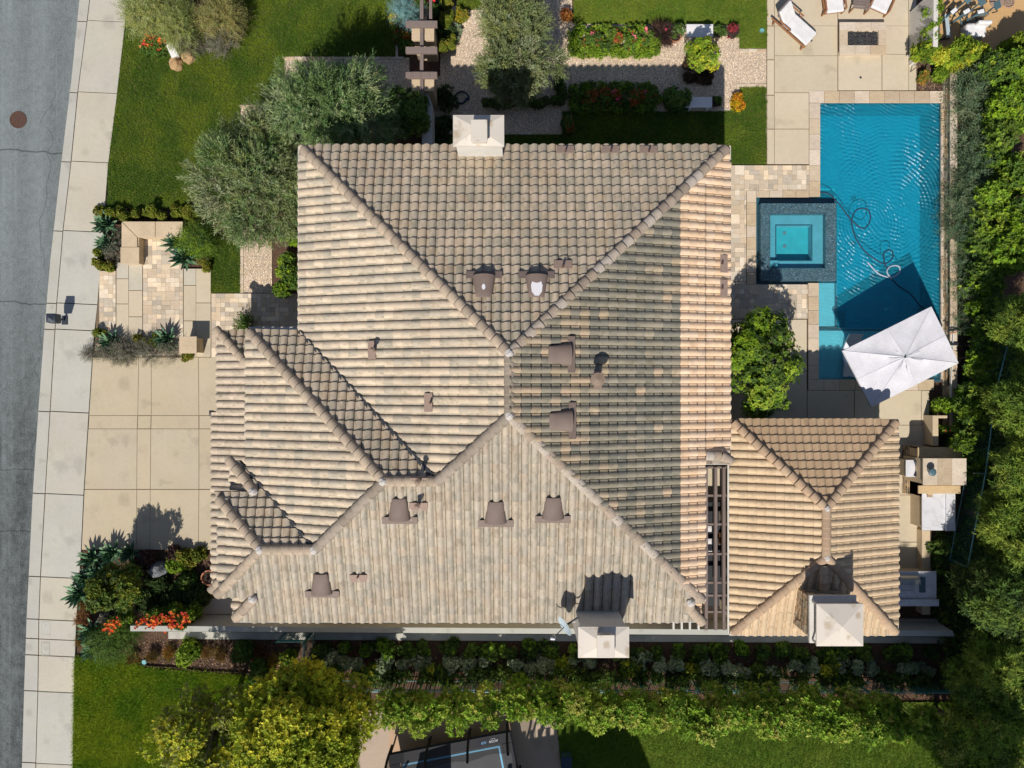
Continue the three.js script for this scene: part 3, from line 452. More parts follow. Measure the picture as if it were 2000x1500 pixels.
// gravel paths, with lawns and beds laid higher
{
  const gp = px([[556, 113], [800, 113], [800, 150], [860, 150], [860, 24], [1000, -30], [1117, -30], [1117, 46], [1496, 46], [1496, 262], [1110, 262], [1095, 263], [860, 263], [800, 263], [640, 263], [640, 330], [532, 420], [532, 573], [471, 573], [471, 207], [556, 207]]);
  const g = structure('gravel_path', sheet(gp, 0.05), M.gravel, 'pinkish beige gravel garden paths', 'gravel path');
  for (const [a, b, c, d, n, al] of [[470, 466, 477, 573, 6, 'y'], [553, 112, 790, 117, 10, 'x'], [1117, 108, 1280, 117, 7, 'x'], [1114, 60, 1117, 260, 9, 'y'], [1300, 213, 1423, 218, 5, 'x'], [1437, 97, 1443, 104, 1, 'x'], [1443, 97, 1496, 103, 3, 'x'], [1437, 165, 1496, 171, 3, 'x'], [1437, 171, 1443, 216, 2, 'y'], [1333, 108, 1338, 160, 2, 'y'], [1338, 160, 1390, 166, 2, 'x'], [943, 207, 1098, 212, 6, 'x'], [985, 258, 1096, 264, 4, 'x'], [892, 42, 912, 48, 1, 'x'], [1390, 52, 1424, 55, 2, 'x'], [1418, 55, 1423, 75, 1, 'y'], [773, 82, 778, 113, 2, 'y'], [466, 206, 556, 210, 4, 'x']])
    stones('edging_stone', g, a, b, c, d, n, 0, 0.085, al);
  const gr = instances('pebbles', new THREE.IcosahedronGeometry(0.022, 0), mat({ c: [1, 1, 1], r: 0.9 }), Array.from({ length: 15000 }, () => { let x, z; do { x = rr(X(465), X(1496)); z = rr(Z(-20), Z(573)); } while (!inPoly(x, z, gp)); return { p: new V3(x, 0.055, z), n: new V3(rr(-1, 1), 1, rr(-1, 1)).normalize() }; }), [P(206, 194, 176), P(184, 170, 154), P(158, 148, 138), P(220, 210, 196), P(140, 126, 114)], g, { s0: 0.4, s1: 0.85 }); gr.userData.kind = 'stuff';
}
function lawn(name, label, poly, mm, cols, den, y = 0.07, o = {}) {
  const g = new THREE.Group(); g.name = numbered(name); tag(g, label, 'lawn', null, 'structure'); scene.add(g); const p = px(poly);
  mesh('turf', sheet(p, y), mm, g);
  const b = p.reduce((a, [x, z]) => [Math.min(a[0], x), Math.min(a[1], z), Math.max(a[2], x), Math.max(a[3], z)], [1e9, 1e9, -1e9, -1e9]), n = Math.round((b[2] - b[0]) * (b[3] - b[1]) * den), pts = [];
  for (let i = 0; i < n; i++) { const x = rr(b[0], b[2]), z = rr(b[1], b[3]); if (!inPoly(x, z, p)) continue; const f = fbm(x / 40 + 0.5, z / 40 + 0.5, 40, 4, 161), f2 = fbm(x / 40 + 0.5, z / 40 + 0.5, 160, 2, 163), k = clamp((f - 0.34) * 2.6 + (f2 - 0.5) * 0.7); pts.push({ p: new V3(x, y, z), n: new V3(rr(-0.35, 0.35), 1, rr(-0.35, 0.35)).normalize(), c: R() < 0.07 ? cols[2] : mixc(cols[0], cols[1], k) }); }
  instances('grass', o.leaf ?? L.turf, grassM, pts, cols, g, { s0: 0.8, s1: 1.5 }).userData.kind = 'stuff';
}
R = RNG(77);
const gA = [[0.085, 0.178, 0.008], [0.2, 0.285, 0.015], [0.24, 0.29, 0.06]], gB = [[0.125, 0.215, 0.014], [0.22, 0.29, 0.026], [0.28, 0.32, 0.07]];
lawn('lawn', 'large dark green front lawn beside the sidewalk', [[250, -30], [772, -30], [772, 112], [556, 112], [556, 206], [470, 206], [470, 572], [415, 572], [415, 408], [212, 408], [213, 330], [232, 185], [248, 47]], M.turf, gA, 560);
lawn('lawn', 'bright garden lawn above the rose beds', [[1120, -30], [1496, -30], [1496, 96], [1443, 96], [1443, 75], [1424, 75], [1424, 51], [1120, 48]], M.turfB, gB, 560);
lawn('lawn', 'shaded lawn strip along the north eave of the house', [[1098, 219], [1414, 219], [1444, 216], [1444, 172], [1495, 172], [1495, 322], [1100, 322], [840, 300], [840, 265], [1098, 265]], M.turf, gA, 560);
lawn('lawn', 'small lawn corner beside the fan of olive branches at the top', [[893, -30], [1010, -30], [1010, 21], [893, 21]], M.turf, gA, 560);
lawn('lawn', 'lower front lawn beside the yellow green trees', [[149.5, 1283], [250, 1283], [285, 1304], [480, 1318], [560, 1340], [700, 1400], [700, 1560], [144.5, 1560]], M.turfB, [[0.16, 0.31, 0.007], [0.33, 0.42, 0.018], [0.4, 0.42, 0.05]], 560, 0.07, { leaf: L.shag });
lawn('lawn', 'neighbouring lawn behind the bottom hedge', [[1085, 1370], [1900, 1370], [1900, 1560], [1100, 1560]], M.turfB, [[0.12, 0.235, 0.012], [0.2, 0.29, 0.022], [0.26, 0.32, 0.06]], 560);

// ================================================================== ROOFS
// plan units are photo pixels at ground level from the picture centre; q is height / H
const U = (x, y, q) => new V3(x * S, q * H, y * S);
const PITCH = 0.3333 / 1388;         // rise in q per plan unit
const TW = 14.1, TL = 14.4;          // tile cover width and course, plan units
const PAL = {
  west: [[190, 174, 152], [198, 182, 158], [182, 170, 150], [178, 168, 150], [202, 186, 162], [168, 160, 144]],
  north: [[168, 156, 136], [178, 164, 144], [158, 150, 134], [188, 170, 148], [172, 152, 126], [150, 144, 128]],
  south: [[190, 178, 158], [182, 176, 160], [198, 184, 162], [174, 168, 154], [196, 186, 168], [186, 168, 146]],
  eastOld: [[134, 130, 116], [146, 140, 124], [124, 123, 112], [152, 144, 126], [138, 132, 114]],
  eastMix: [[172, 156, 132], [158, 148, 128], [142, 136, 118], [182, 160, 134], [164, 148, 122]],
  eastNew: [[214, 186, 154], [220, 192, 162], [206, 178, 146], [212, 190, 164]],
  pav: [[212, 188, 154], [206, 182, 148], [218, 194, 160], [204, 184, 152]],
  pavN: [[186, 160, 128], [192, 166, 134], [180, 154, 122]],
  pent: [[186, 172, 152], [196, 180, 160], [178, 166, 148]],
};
const PLAIN = ['eastNew', 'pav', 'pavN'];
const tileColours = {}, tileMats = {};
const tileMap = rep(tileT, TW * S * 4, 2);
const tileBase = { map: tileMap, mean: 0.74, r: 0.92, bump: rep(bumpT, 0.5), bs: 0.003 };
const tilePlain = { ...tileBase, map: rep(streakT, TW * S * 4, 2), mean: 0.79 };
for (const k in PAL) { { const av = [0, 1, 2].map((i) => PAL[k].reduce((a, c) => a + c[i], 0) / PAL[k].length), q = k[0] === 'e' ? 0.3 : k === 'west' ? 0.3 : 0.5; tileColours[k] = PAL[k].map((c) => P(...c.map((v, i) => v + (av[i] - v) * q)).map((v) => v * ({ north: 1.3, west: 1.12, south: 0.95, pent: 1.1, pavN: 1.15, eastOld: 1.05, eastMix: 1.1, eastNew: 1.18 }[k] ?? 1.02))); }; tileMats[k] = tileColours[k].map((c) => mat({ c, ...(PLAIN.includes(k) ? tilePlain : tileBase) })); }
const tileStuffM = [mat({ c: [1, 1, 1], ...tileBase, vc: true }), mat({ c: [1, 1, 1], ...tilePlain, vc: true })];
const SS = [0, 0.06, 0.13, 0.21, 0.29, 0.37, 0.45, 0.53, 0.6, 0.66, 0.7, 0.725, 0.75, 0.775, 0.81, 0.9, 1], NS = SS.length - 1;
function profile(s) { return s < 0.72 ? 0.058 * Math.sin(PI * s / 0.72) ** 0.72 : -0.012 * Math.sin(PI * (s - 0.72) / 0.28) - 0.06 * Math.max(0, 1 - Math.abs(s - 0.75) / 0.05); }
const slopeSlip = (s) => (profile(s + 0.004) - profile(s - 0.004)) / 0.008;
// tiles of one slope. d: downhill unit vector in plan; ref: point of the eave line with its q; pieces: convex outlines in plan units
function slopeTiles(roof, { d, ref, pieces, pal, off = 0 }) {
  const [dx, dy] = d, ux = -dy, uy = dx;  // across
  const qAt = (x, y) => ref[2] - PITCH * ((x - ref[0]) * dx + (y - ref[1]) * dy), len = Math.hypot(1, 0.3333);
  const A = new V3(ux, 0, uy), N = new V3(dx * 0.3333, 1, dy * 0.3333).normalize(), D = new V3(dx, -0.3333, dy).normalize();
  for (const poly0 of pieces) {
    let area = 0; for (let i = 0; i < poly0.length; i++) { const a = poly0[i], b = poly0[(i + 1) % poly0.length]; area += a[0] * b[1] - b[0] * a[1]; }
    const poly = area > 0 ? poly0 : [...poly0].reverse();
    const inside = (x, y, m = 0) => poly.every((a, i) => { const b = poly[(i + 1) % poly.length], l = Math.hypot(b[0] - a[0], b[1] - a[1]); return ((b[0] - a[0]) * (y - a[1]) - (b[1] - a[1]) * (x - a[0])) / l >= m; });
    let u0 = 1e9, u1 = -1e9, v0 = 1e9, v1 = -1e9; for (const [x, y] of poly) { const u = (x - ref[0]) * ux + (y - ref[1]) * uy, v = (x - ref[0]) * dx + (y - ref[1]) * dy; u0 = Math.min(u0, u); u1 = Math.max(u1, u); v0 = Math.min(v0, v); v1 = Math.max(v1, v); }
    for (let j = Math.floor(-v1 / TL) - 1; j <= Math.ceil(-v0 / TL); j++) for (let i = Math.floor((u0 - off) / TW) - 1; i <= Math.ceil((u1 - off) / TW); i++) {
      const uc = i * TW + off, vb = -j * TL, at = (s, t) => [ref[0] + ux * (uc + s * TW) + dx * (vb - TL + t * TL), ref[1] + uy * (uc + s * TW) + dy * (vb - TL + t * TL)];
      const corners = [at(0, 0), at(1, 0), at(1, 1), at(0, 1)]; if (!corners.some((c) => inside(c[0], c[1], -TW))) continue;
      const id = `${roof.tilesSeed}_${i}_${j}_${Math.round(dx)}_${Math.round(dy)}`; let rnd = roof.rnd[id]; if (!rnd) rnd = roof.rnd[id] = [R(), R(), R(), R()];
      const mid = at(0.5, 0.5), pk = typeof pal === 'function' ? pal(mid[0], mid[1], rnd[2]) : pal, ci = Math.floor(rnd[0] * PAL[pk].length);
      const whole = corners.every((c) => inside(c[0], c[1], -0.3)), o = at(0, 0), q = qAt(o[0], o[1]);
      roof.list.push({ whole, q: qAt(mid[0], mid[1]), pk, ci, rnd, poly, org: U(o[0], o[1], q), A, N, D, len });
    }
  }
}
function tileTris(t) { // vertices in the tile's own frame: (a across, n up, d down) in metres
  const w = TW * S, l = TL * S * t.len, lift = 0.056, jt = (t.rnd[1] - 0.5) * 0.008, v = (s, dd, base) => { const am = t.pk === 'south' ? 1.4 : 1.05, p = profile(s) * am, sl = slopeSlip(s) * am / w; return { a: s * w, n: base ? p - 0.006 : p + jt * dd + lift * dd, d: dd * l * 1.03, nx: -sl, nn: 1, nd: -0.05, u: (s + Math.floor(t.rnd[3] * 4)) * w, vv: dd * l + t.rnd[1] * 5 }; };
  const out = []; for (let i = 0; i < NS; i++) { const s0 = SS[i], s1 = SS[i + 1], a = v(s0, 0), b = v(s1, 0), c = v(s1, 1), e = v(s0, 1); out.push([a, c, e], [a, b, c]);
    const f = { ...v(s0, 1, true), nx: 0, nn: 0.1, nd: 1 }, g = { ...v(s1, 1, true), nx: 0, nn: 0.1, nd: 1 }, e2 = { ...e, nx: 0, nn: 0.1, nd: 1 }, c2 = { ...c, nx: 0, nn: 0.1, nd: 1 }; out.push([e2, g, f], [e2, c2, g]); }
  return out;
}
function finishRoof(roof, parent, most) {
  const whole = roof.list.filter((t) => t.whole).sort((a, b) => b.q - a.q), single = new Set(whole.slice(0, most));
  const geoC = {}; const rest = { p: [], n: [], u: [], c: [] };
  const isPlain = (t) => PLAIN.includes(t.pk); let cut = -1;
  for (const t of [...roof.list.filter((t) => !isPlain(t)), ...roof.list.filter(isPlain)]) {
    if (cut < 0 && isPlain(t)) cut = rest.p.length / 3;
    const tr = tileTris(t);
    if (single.has(t)) {
      const k = Math.floor(t.rnd[3] * 4) + '_' + t.D.x.toFixed(2) + t.D.z.toFixed(2); let g = geoC[k];
      if (!g) { const p = [], n = [], u = []; for (const tri of tr) for (const v of tri) { const w = t.A.clone().multiplyScalar(v.a).addScaledVector(t.N, v.n).addScaledVector(t.D, v.d), nn = t.A.clone().multiplyScalar(v.nx).addScaledVector(t.N, v.nn).addScaledVector(t.D, v.nd).normalize(); p.push(w.x, w.y, w.z); n.push(nn.x, nn.y, nn.z); u.push(v.u, v.vv); } g = geoC[k] = new THREE.BufferGeometry(); g.setAttribute('position', new THREE.Float32BufferAttribute(p, 3)); g.setAttribute('normal', new THREE.Float32BufferAttribute(n, 3)); g.setAttribute('uv', new THREE.Float32BufferAttribute(u, 2)); }
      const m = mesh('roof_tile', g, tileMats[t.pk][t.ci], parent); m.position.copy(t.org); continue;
    }
    const cj = (0.95 + 0.1 * t.rnd[2]) * (0.86 + 0.28 * fbm(t.org.x / 40 + 0.5, t.org.z / 40 + 0.5, 16, 4, 181)), cc = tileColours[t.pk][t.ci].map((v) => v * cj);
    for (const tri of tr) {
      let ring = tri.map((v) => { const w = t.org.clone().addScaledVector(t.A, v.a).addScaledVector(t.N, v.n).addScaledVector(t.D, v.d); const nn = t.A.clone().multiplyScalar(v.nx).addScaledVector(t.N, v.nn).addScaledVector(t.D, v.nd).normalize(); return [w.x, w.y, w.z, nn.x, nn.y, nn.z, v.u, v.vv]; });
      if (!t.whole) for (let i = 0; i < t.poly.length && ring.length; i++) {
        const a = t.poly[i], b = t.poly[(i + 1) % t.poly.length], ex = (b[0] - a[0]), ey = (b[1] - a[1]), side = (v) => ex * (v[2] / S - a[1]) - ey * (v[0] / S - a[0]) + (t.eave ?? 0), nr = [];
        for (let k = 0; k < ring.length; k++) { const p = ring[k], n = ring[(k + 1) % ring.length], sp = side(p), sn = side(n); if (sp >= -1e-6) nr.push(p); if (sp * sn < 0) { const f = sp / (sp - sn); nr.push(p.map((v, z) => v + (n[z] - v) * f)); } } ring = nr;
      }
      for (let k = 2; k < ring.length; k++) for (const v of [ring[0], ring[k - 1], ring[k]]) { rest.p.push(v[0], v[1], v[2]); rest.n.push(v[3], v[4], v[5]); rest.u.push(v[6], v[7]); rest.c.push(...cc); }
    }
  }
  const g = new THREE.BufferGeometry(); g.setAttribute('position', new THREE.Float32BufferAttribute(rest.p, 3)); g.setAttribute('normal', new THREE.Float32BufferAttribute(rest.n, 3)); g.setAttribute('uv', new THREE.Float32BufferAttribute(rest.u, 2)); g.setAttribute('color', new THREE.Float32BufferAttribute(rest.c, 3));
  const all = rest.p.length / 3; if (cut < 0) cut = all; if (cut > 0) g.addGroup(0, cut, 0); if (all > cut) g.addGroup(cut, all - cut, 1);
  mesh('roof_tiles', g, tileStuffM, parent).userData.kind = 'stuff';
}
// flat boarding under the tiles, one plate per convex piece
function decking(parent, d, ref, pieces) { const out = []; for (const p of pieces) { const q = (x, y) => ref[2] - PITCH * ((x - ref[0]) * d[0] + (y - ref[1]) * d[1]); const pos = [], top = p.map(([x, y]) => U(x, y, q(x, y)).setY(q(x, y) * H - 0.03)), bot = top.map((v) => v.clone().setY(v.y - 0.1)); const push = (...v) => v.forEach((w) => pos.push(w.x, w.y, w.z)); for (let i = 2; i < p.length; i++) { push(top[0], top[i - 1], top[i]); push(bot[0], bot[i], bot[i - 1]); } for (let i = 0; i < p.length; i++) { const j = (i + 1) % p.length; push(top[i], bot[i], bot[j], top[i], bot[j], top[j]); } const g = new THREE.BufferGeometry(); g.setAttribute('position', new THREE.Float32BufferAttribute(pos, 3)); g.setAttribute('uv', new THREE.Float32BufferAttribute(new Array(pos.length / 3 * 2).fill(0), 2)); g.computeVertexNormals(); out.push(g); } return out; }
const capGeo = (() => { const n = 10, pos = [], uv = [], idx = []; for (let j = 0; j <= 3; j++) { const t = [0, 0.06, 0.94, 1][j], r = 0.155 + 0.014 * t - (j === 3 ? 0.012 : 0); for (let i = 0; i <= n; i++) { const a = PI * (i / n); pos.push(Math.cos(a) * r * 1.08, Math.sin(a) * r * 0.85 + 0.03 * t - 0.03, t); uv.push(i / n * 0.35, t * 0.4); } } for (let j = 0; j < 3; j++) for (let i = 0; i < n; i++) { const a = j * (n + 1) + i, b = a + n + 1; idx.push(a, a + 1, b + 1, a, b + 1, b); } const c = pos.length / 3; pos.push(0, 0, 1); uv.push(0, 0); for (let i = 0; i < n; i++) idx.push(3 * (n + 1) + i, 3 * (n + 1) + i + 1, c); const g = new THREE.BufferGeometry(); g.setAttribute('position', new THREE.Float32BufferAttribute(pos, 3)); g.setAttribute('uv', new THREE.Float32BufferAttribute(uv, 2)); g.setIndex(idx); g.computeVertexNormals(); return g; })();
const capSets = { tan: [[196, 178, 156], [188, 172, 150], [202, 184, 160], [180, 164, 144]], pale: [[196, 184, 168], [186, 170, 152], [200, 190, 176], [178, 162, 142], [164, 150, 134]], pav: [[200, 172, 142], [192, 166, 138], [206, 180, 150]], grey: [[168, 156, 140], [178, 166, 150], [160, 148, 132]] };
for (const k in capSets) capSets[k] = capSets[k].map((c) => mat({ c: P(...c).map((v) => v * 0.88), map: rep(streakT, 0.8), mean: 0.79, r: 0.92 }));
// half-round caps from the high end a down to b (plan units with q)
function caps(parent, a, b, set, lift = 0.055) {
  const A = U(...a), B = U(...b), L = A.distanceTo(B), n = Math.max(1, Math.round(L / 0.36)), z = new V3().subVectors(B, A).normalize(), x = new V3(0, 1, 0).cross(z).normalize(), y = z.clone().cross(x);
  for (let i = 0; i < n; i++) { const m = mesh('ridge_tile', capGeo, pick(capSets[set]), parent); m.matrixAutoUpdate = true; m.quaternion.setFromRotationMatrix(new THREE.Matrix4().makeBasis(x, y, z)); m.position.copy(A).addScaledVector(z, L * i / n - 0.02).addScaledVector(y, lift + rr(-0.006, 0.006)); m.rotateY(rr(-0.012, 0.012)); m.scale.set(1, 1, L / n * 1.06); }
}
function mortarDome(parent, p, r = 0.15) { const g = blob(r, 0.12, r, p[0], 0.12, 2), v = U(...p); g.translate(v.x, v.y + 0.1, v.z); mesh('mortar_cap', g, M.mortar, parent); }
function gutter(parent, a, b, out) { const A = U(...a), B = U(...b); mesh('gutter', [bar(A.clone().add(new V3(out[0] * 0.0, -0.1, out[1] * 0.0)), B.clone().add(new V3(out[0] * 0.0, -0.1, out[1] * 0.0)), 0.1, 0.1, 0.008), bar(A.clone().add(new V3(out[0] * 0.06, -0.07, out[1] * 0.06)), B.clone().add(new V3(out[0] * 0.06, -0.07, out[1] * 0.06)), 0.018, 0.06, 0)], M.white, parent); }

M.glareWhite = mat({ c: [0.9, 0.9, 0.9], r: 0.35 });  // bright colour for the painted glare on the roof vents
R = RNG(501);
const QE = 0.194, house = thing('house', 'two storey stucco house with tan barrel tile hip roof in the centre', 'house');
{
  const roof = { list: [], rnd: {}, tilesSeed: 'h' }, decks = [];
  const add = (o) => { slopeTiles(roof, o); decks.push(...decking(house, o.d, o.ref, o.pieces)); };
  const XW = -334.5, XE = 342, YN = -375, YS = 373, RN = [-3.6, -43.6], RS = [-3.6, 45];
  const XR = 299, YR = 109;
  const mossy = (x, y, r) => r;
  add({ d: [0, -1], ref: [0, YN, QE], pal: 'north', off: 2, pieces: [[[XW, YN], [RN[0], RN[1]], [XE, YN]]] });
  add({ d: [-1, 0], ref: [XW, 0, QE], pal: 'west', pieces: [[[XW, YN], RN, RS, [-108.9, 142.6], [XW, -83]]] });
  const east = (x, y, r) => x > 258 ? 'eastNew' : x > 110 ? (r < 0.9 ? 'eastOld' : 'eastMix') : (r < 0.62 ? 'eastMix' : 'eastOld');
  add({ d: [1, 0], ref: [XE, 0, QE], pal: east, off: 3, pieces: [[RN, [XR, YN + (XE - XR)], [XR, 343], RS], [[XR, YN + XE - XR], [XE, YN], [XE, YR], [XR, YR]]] });
  // south slope in convex strips; its eave steps
  const yHip = (x) => 45 + (x - RS[0]) * (294 / 302.6);
  add({ d: [0, 1], ref: [0, YS, QE], pal: 'south', off: 4, pieces: [
    [[RS[0], RS[1]], [277, yHip(277)], [277, YS], [RS[0], YS]], [[277, yHip(277)], [299, 339], [277, 339]], [[277, 337], [298, YS], [277, YS]],
    [[-108.9, 142.6], [RS[0], RS[1]], [RS[0], YS], [-108.9, YS]], [[-187.7, 142.6], [-108.9, 142.6], [-108.9, YS], [-187.7, YS]],
    [[-299, 250.9], [-187.7, 142.6], [-187.7, YS], [-299, YS]], [[-380.6, 250.9], [-299, 250.9], [-299, YS], [-380.6, YS]],
    [[-455, 325], [-380.6, 250.9], [-380.6, 332], [-455, 332]], [[-401, 332], [-380.6, 332], [-380.6, YS], [-439, YS]]] });
  add({ d: [1, 0], ref: [298, 0, QE], pal: 'eastNew', pieces: [[[277, 337], [298, 337], [298, YS]]] });
  add({ d: [-1, 0], ref: [-439, 0, QE], pal: 'west', pieces: [[[-439, 332], [-401, 332], [-439, YS]]] });
  // wing A
  add({ d: [0, -1], ref: [0, -87, QE], pal: 'north', off: 5, pieces: [[[-418, -87], [-187.7, 142.6], [-108.9, 142.6], [-334.5, -85]]] });
  add({ d: [-1, 0], ref: [-418, 0, QE], pal: 'west', off: 1, pieces: [[[-418, -87], [-187.7, 142.6], [-299, 250.9], [-418, 132]]] });
  // wing B
  const QB = 0.2233;
  add({ d: [0, -1], ref: [0, 121, QB - PITCH * 129.9], pal: 'north', off: 3, pieces: [[[-444, 121], [-429, 121], [-418, 132], [-383, 167], [-401, 167]], [[-452, 179], [-464, 167], [-383, 167], [-299, 250.9], [-380.6, 250.9]]] });
  add({ d: [-1, 0], ref: [-455, 0, QB - PITCH * 74.4], pal: 'west', off: 7, pieces: [[[-455, 176], [-380.6, 250.9], [-455, 325]]] });
  add({ d: [-1, 0], ref: [-444, 0, 0.192], pal: 'west', pieces: [[[-444, 121], [-401, 167], [-444, 167]]] });
  // lower roof in front of the garage and porch
  const QP = 0.075;
  add({ d: [-1, 0], ref: [-532, 0, QP], pal: 'pent', off: 2, pieces: [[[-532, -97], [-415, 20], [-415, 51], [-532, 51]]] });
  add({ d: [-1, 0], ref: [-543, 0, QP - PITCH * 11], pal: 'pent', off: 2, pieces: [[[-543, 51], [-415, 51], [-415, 240], [-543, 365]]] });
  add({ d: [0, -1], ref: [0, -97, QP], pal: 'north', pieces: [[[-532, -97], [-415, -97], [-415, 20]]] });
  finishRoof(roof, house, 300);
  const dk = mesh('roof_deck', decks, mat({ c: [0.1, 0.08, 0.06], r: 1 }), house);
  // caps
  const RQ = 0.273;
  caps(house, [RN[0], RN[1], RQ], [XW + 7, YN + 7, QE + PITCH * 7], 'tan'); caps(house, [RN[0], RN[1], RQ], [XE - 6, YN + 6, QE + PITCH * 6], 'pale'); caps(house, [RN[0], RN[1], RQ], [RS[0], RS[1], RQ], 'grey'); caps(house, [RS[0], RS[1], RQ], [295, 335, 0.203], 'pale');
  caps(house, [RS[0], RS[1], RQ], [-108.9, 142.6, 0.2493], 'grey'); caps(house, [-108.9, 142.6, 0.2493], [-187.7, 142.6, 0.2493], 'tan'); caps(house, [-187.7, 142.6, 0.2493], [-413, -82, QE + PITCH * 5], 'tan'); caps(house, [-187.7, 142.6, 0.2493], [-299, 250.9, QB], 'grey');
  caps(house, [-299, 250.9, QB], [-380.6, 250.9, QB], 'tan'); caps(house, [-380.6, 250.9, QB], [-454, 178, QB - PITCH * 73], 'tan'); caps(house, [-380.6, 250.9, QB], [-457, 327, QB - PITCH * 75], 'tan'); caps(house, [-401, 167, 0.203], [-446, 119, 0.192], 'tan');
  caps(house, [-401, 333, 0.204], [-434, 368, QE + PITCH * 5], 'tan'); caps(house, [277, 339, 0.2025], [277, 352, 0.2], 'tan'); caps(house, [277, 350, 0.2], [300, 375, QE], 'tan');
  caps(house, [-466.4, -31.4, QP + PITCH * 65.6], [-534, -99, QP], 'tan'); caps(house, [-500, 330, QP + PITCH * 32], [-545, 374, QP - PITCH * 11], 'tan');
  caps(house, [XR + 1, YR + 2, 0.2035], [XR + 26, YR + 2, 0.2], 'pale'); caps(house, [XR + 26, YR + 2, 0.2], [XE + 1, YR + 12, QE], 'pale');
  for (const p of [[RN[0], RN[1], RQ], [RS[0], RS[1], RQ], [-187.7, 142.6, 0.2493], [-380.6, 250.9, QB], [-299, 250.9, QB], [-401, 167, 0.203], [-401, 333, 0.204], [277, 339, 0.203]]) mortarDome(house, p);
  // gutters
  gutter(house, [XW, YN, QE], [XW, -83, QE], [-1, 0]); gutter(house, [XE, YN, QE], [XE, YR + 14, QE], [1, 0]); gutter(house, [XR, YR + 4, 0.2035], [XR, 339, 0.2035], [1, 0]); gutter(house, [-439, YS, QE], [298, YS, QE], [0, 1]); gutter(house, [-415, -87, QE], [XW, -87, QE], [0, -1]);
  gutter(house, [XR, YR + 15, QE + 0.001], [XE, YR + 15, QE + 0.001], [0, 1]);
  mesh('roof_deck', [box((XR) * S, QE * H - 0.1, (YR) * S, XE * S, QE * H + 0.02, (YR + 14) * S)], mat({ c: [0.1, 0.08, 0.06], r: 1 }), house);
  for (let i = 0; i < 3; i++) { const g = capGeo, m = mesh('ridge_tile', g, pick(capSets.pale), house); m.position.copy(U(XR + 7 + i * 14, YR + 3, QE + 0.003)); m.scale.set(1.3, 0.9, 0.3); }
  // dark strips along the valleys, painting in the shadow of the tile edges
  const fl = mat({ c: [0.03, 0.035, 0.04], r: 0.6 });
  for (const [a, b] of [[[-108.9, 142.6, 0.2493], [-334.5, -83, QE]], [[-299, 250.9, QB], [-418, 132, QE]]]) { const A = U(...a), B = U(...b); A.y += 0.075; B.y += 0.075; mesh('valley_shade_strip', bar(A, B, 0.13, 0.02, 0), fl, house); }
  // walls set back under the eaves, closed boxes of stucco with thickness
  const wq = QE * H - 0.12, wall = [], I = 22;
  const ring = (p, y0, y1) => { const c = p.map(([x, y]) => [x * S, y * S]); const cx = c.reduce((a, v) => a + v[0], 0) / c.length, cz = c.reduce((a, v) => a + v[1], 0) / c.length; return slab(c, y0, y1, 0, [c.map(([x, z]) => [x + Math.sign(cx - x) * 0.2, z + Math.sign(cz - z) * 0.2])]); };
  wall.push(ring([[XW + I, YN + I], [XR - 12, YN + I], [XR - 12, 330], [XW + I, 330]], 0, wq)); wall.push(ring([[-400, -65], [XW + I, -65], [XW + I, 330], [-400, 330]], 0, wq - 0.002)); wall.push(ring([[-436, 140], [-400.5, 140], [-400.5, 318], [-436, 318]], 0, 5.4)); wall.push(ring([[XR - 12, YN + I], [XE - I, YN + I], [XE - I, 90], [XR - 12, 90]], 0, wq - 0.004)); wall.push(ring([[-436, 330], [270, 330], [270, 358], [-436, 358]], 0, wq - 0.006));
  mesh('wall', wall, M.stucco, house);
  const g2 = []; g2.push(ring([[-515, -78], [-400.5, -78], [-400.5, 345], [-515, 345]], 0, 2.0)); mesh('porch_wall', g2, M.stucco, house);
  // garage doors and windows where walls face outward
  for (const z of [60, 190, 300]) { const zz = z * S; const d = mesh('garage_door', [box(-515 * S - 0.05, 0.13, zz - 1.15, -515 * S + 0.02, 1.9, zz + 1.15, 0.01)], M.wood, house); for (let k = 0; k < 4; k++) mesh('door_panel', box(-515 * S - 0.075, 0.2 + k * 0.42, zz - 1.05, -515 * S - 0.04, 0.55 + k * 0.42, zz + 1.05, 0.01), M.wood, d); }
  const glass = new THREE.MeshPhysicalMaterial({ color: 0x8899a0, roughness: 0.05, transmission: 0.9, thickness: 0 });
  for (const [x, z] of [[-240, YN + I], [40, YN + I], [200, YN + I]]) for (const y of [0.9, 3.6]) { const f = mesh('window', [box(x * S - 0.8, y, z * S - 0.06, x * S + 0.8, y + 0.08, z * S + 0.02), box(x * S - 0.8, y + 1.32, z * S - 0.06, x * S + 0.8, y + 1.4, z * S + 0.02), box(x * S - 0.8, y + 0.08, z * S - 0.06, x * S - 0.72, y + 1.32, z * S + 0.02), box(x * S + 0.72, y + 0.08, z * S - 0.06, x * S + 0.8, y + 1.32, z * S + 0.02)], M.white, house); mesh('pane', box(x * S - 0.72, y + 0.08, z * S - 0.035, x * S + 0.72, y + 1.32, z * S - 0.025), glass, f); }
  for (const z of [-250, -40, 40]) for (const y of [0.9, 3.6]) { const xx = (XE - I) * S, f = mesh('window', [box(xx - 0.02, y, z * S - 0.8, xx + 0.06, y + 0.08, z * S + 0.8), box(xx - 0.02, y + 1.32, z * S - 0.8, xx + 0.06, y + 1.4, z * S + 0.8), box(xx - 0.02, y + 0.08, z * S - 0.8, xx + 0.06, y + 1.32, z * S - 0.72), box(xx - 0.02, y + 0.08, z * S + 0.72, xx + 0.06, y + 1.32, z * S + 0.8)], M.white, house); mesh('pane', box(xx + 0.025, y + 0.08, z * S - 0.72, xx + 0.035, y + 1.32, z * S + 0.72), glass, f); }

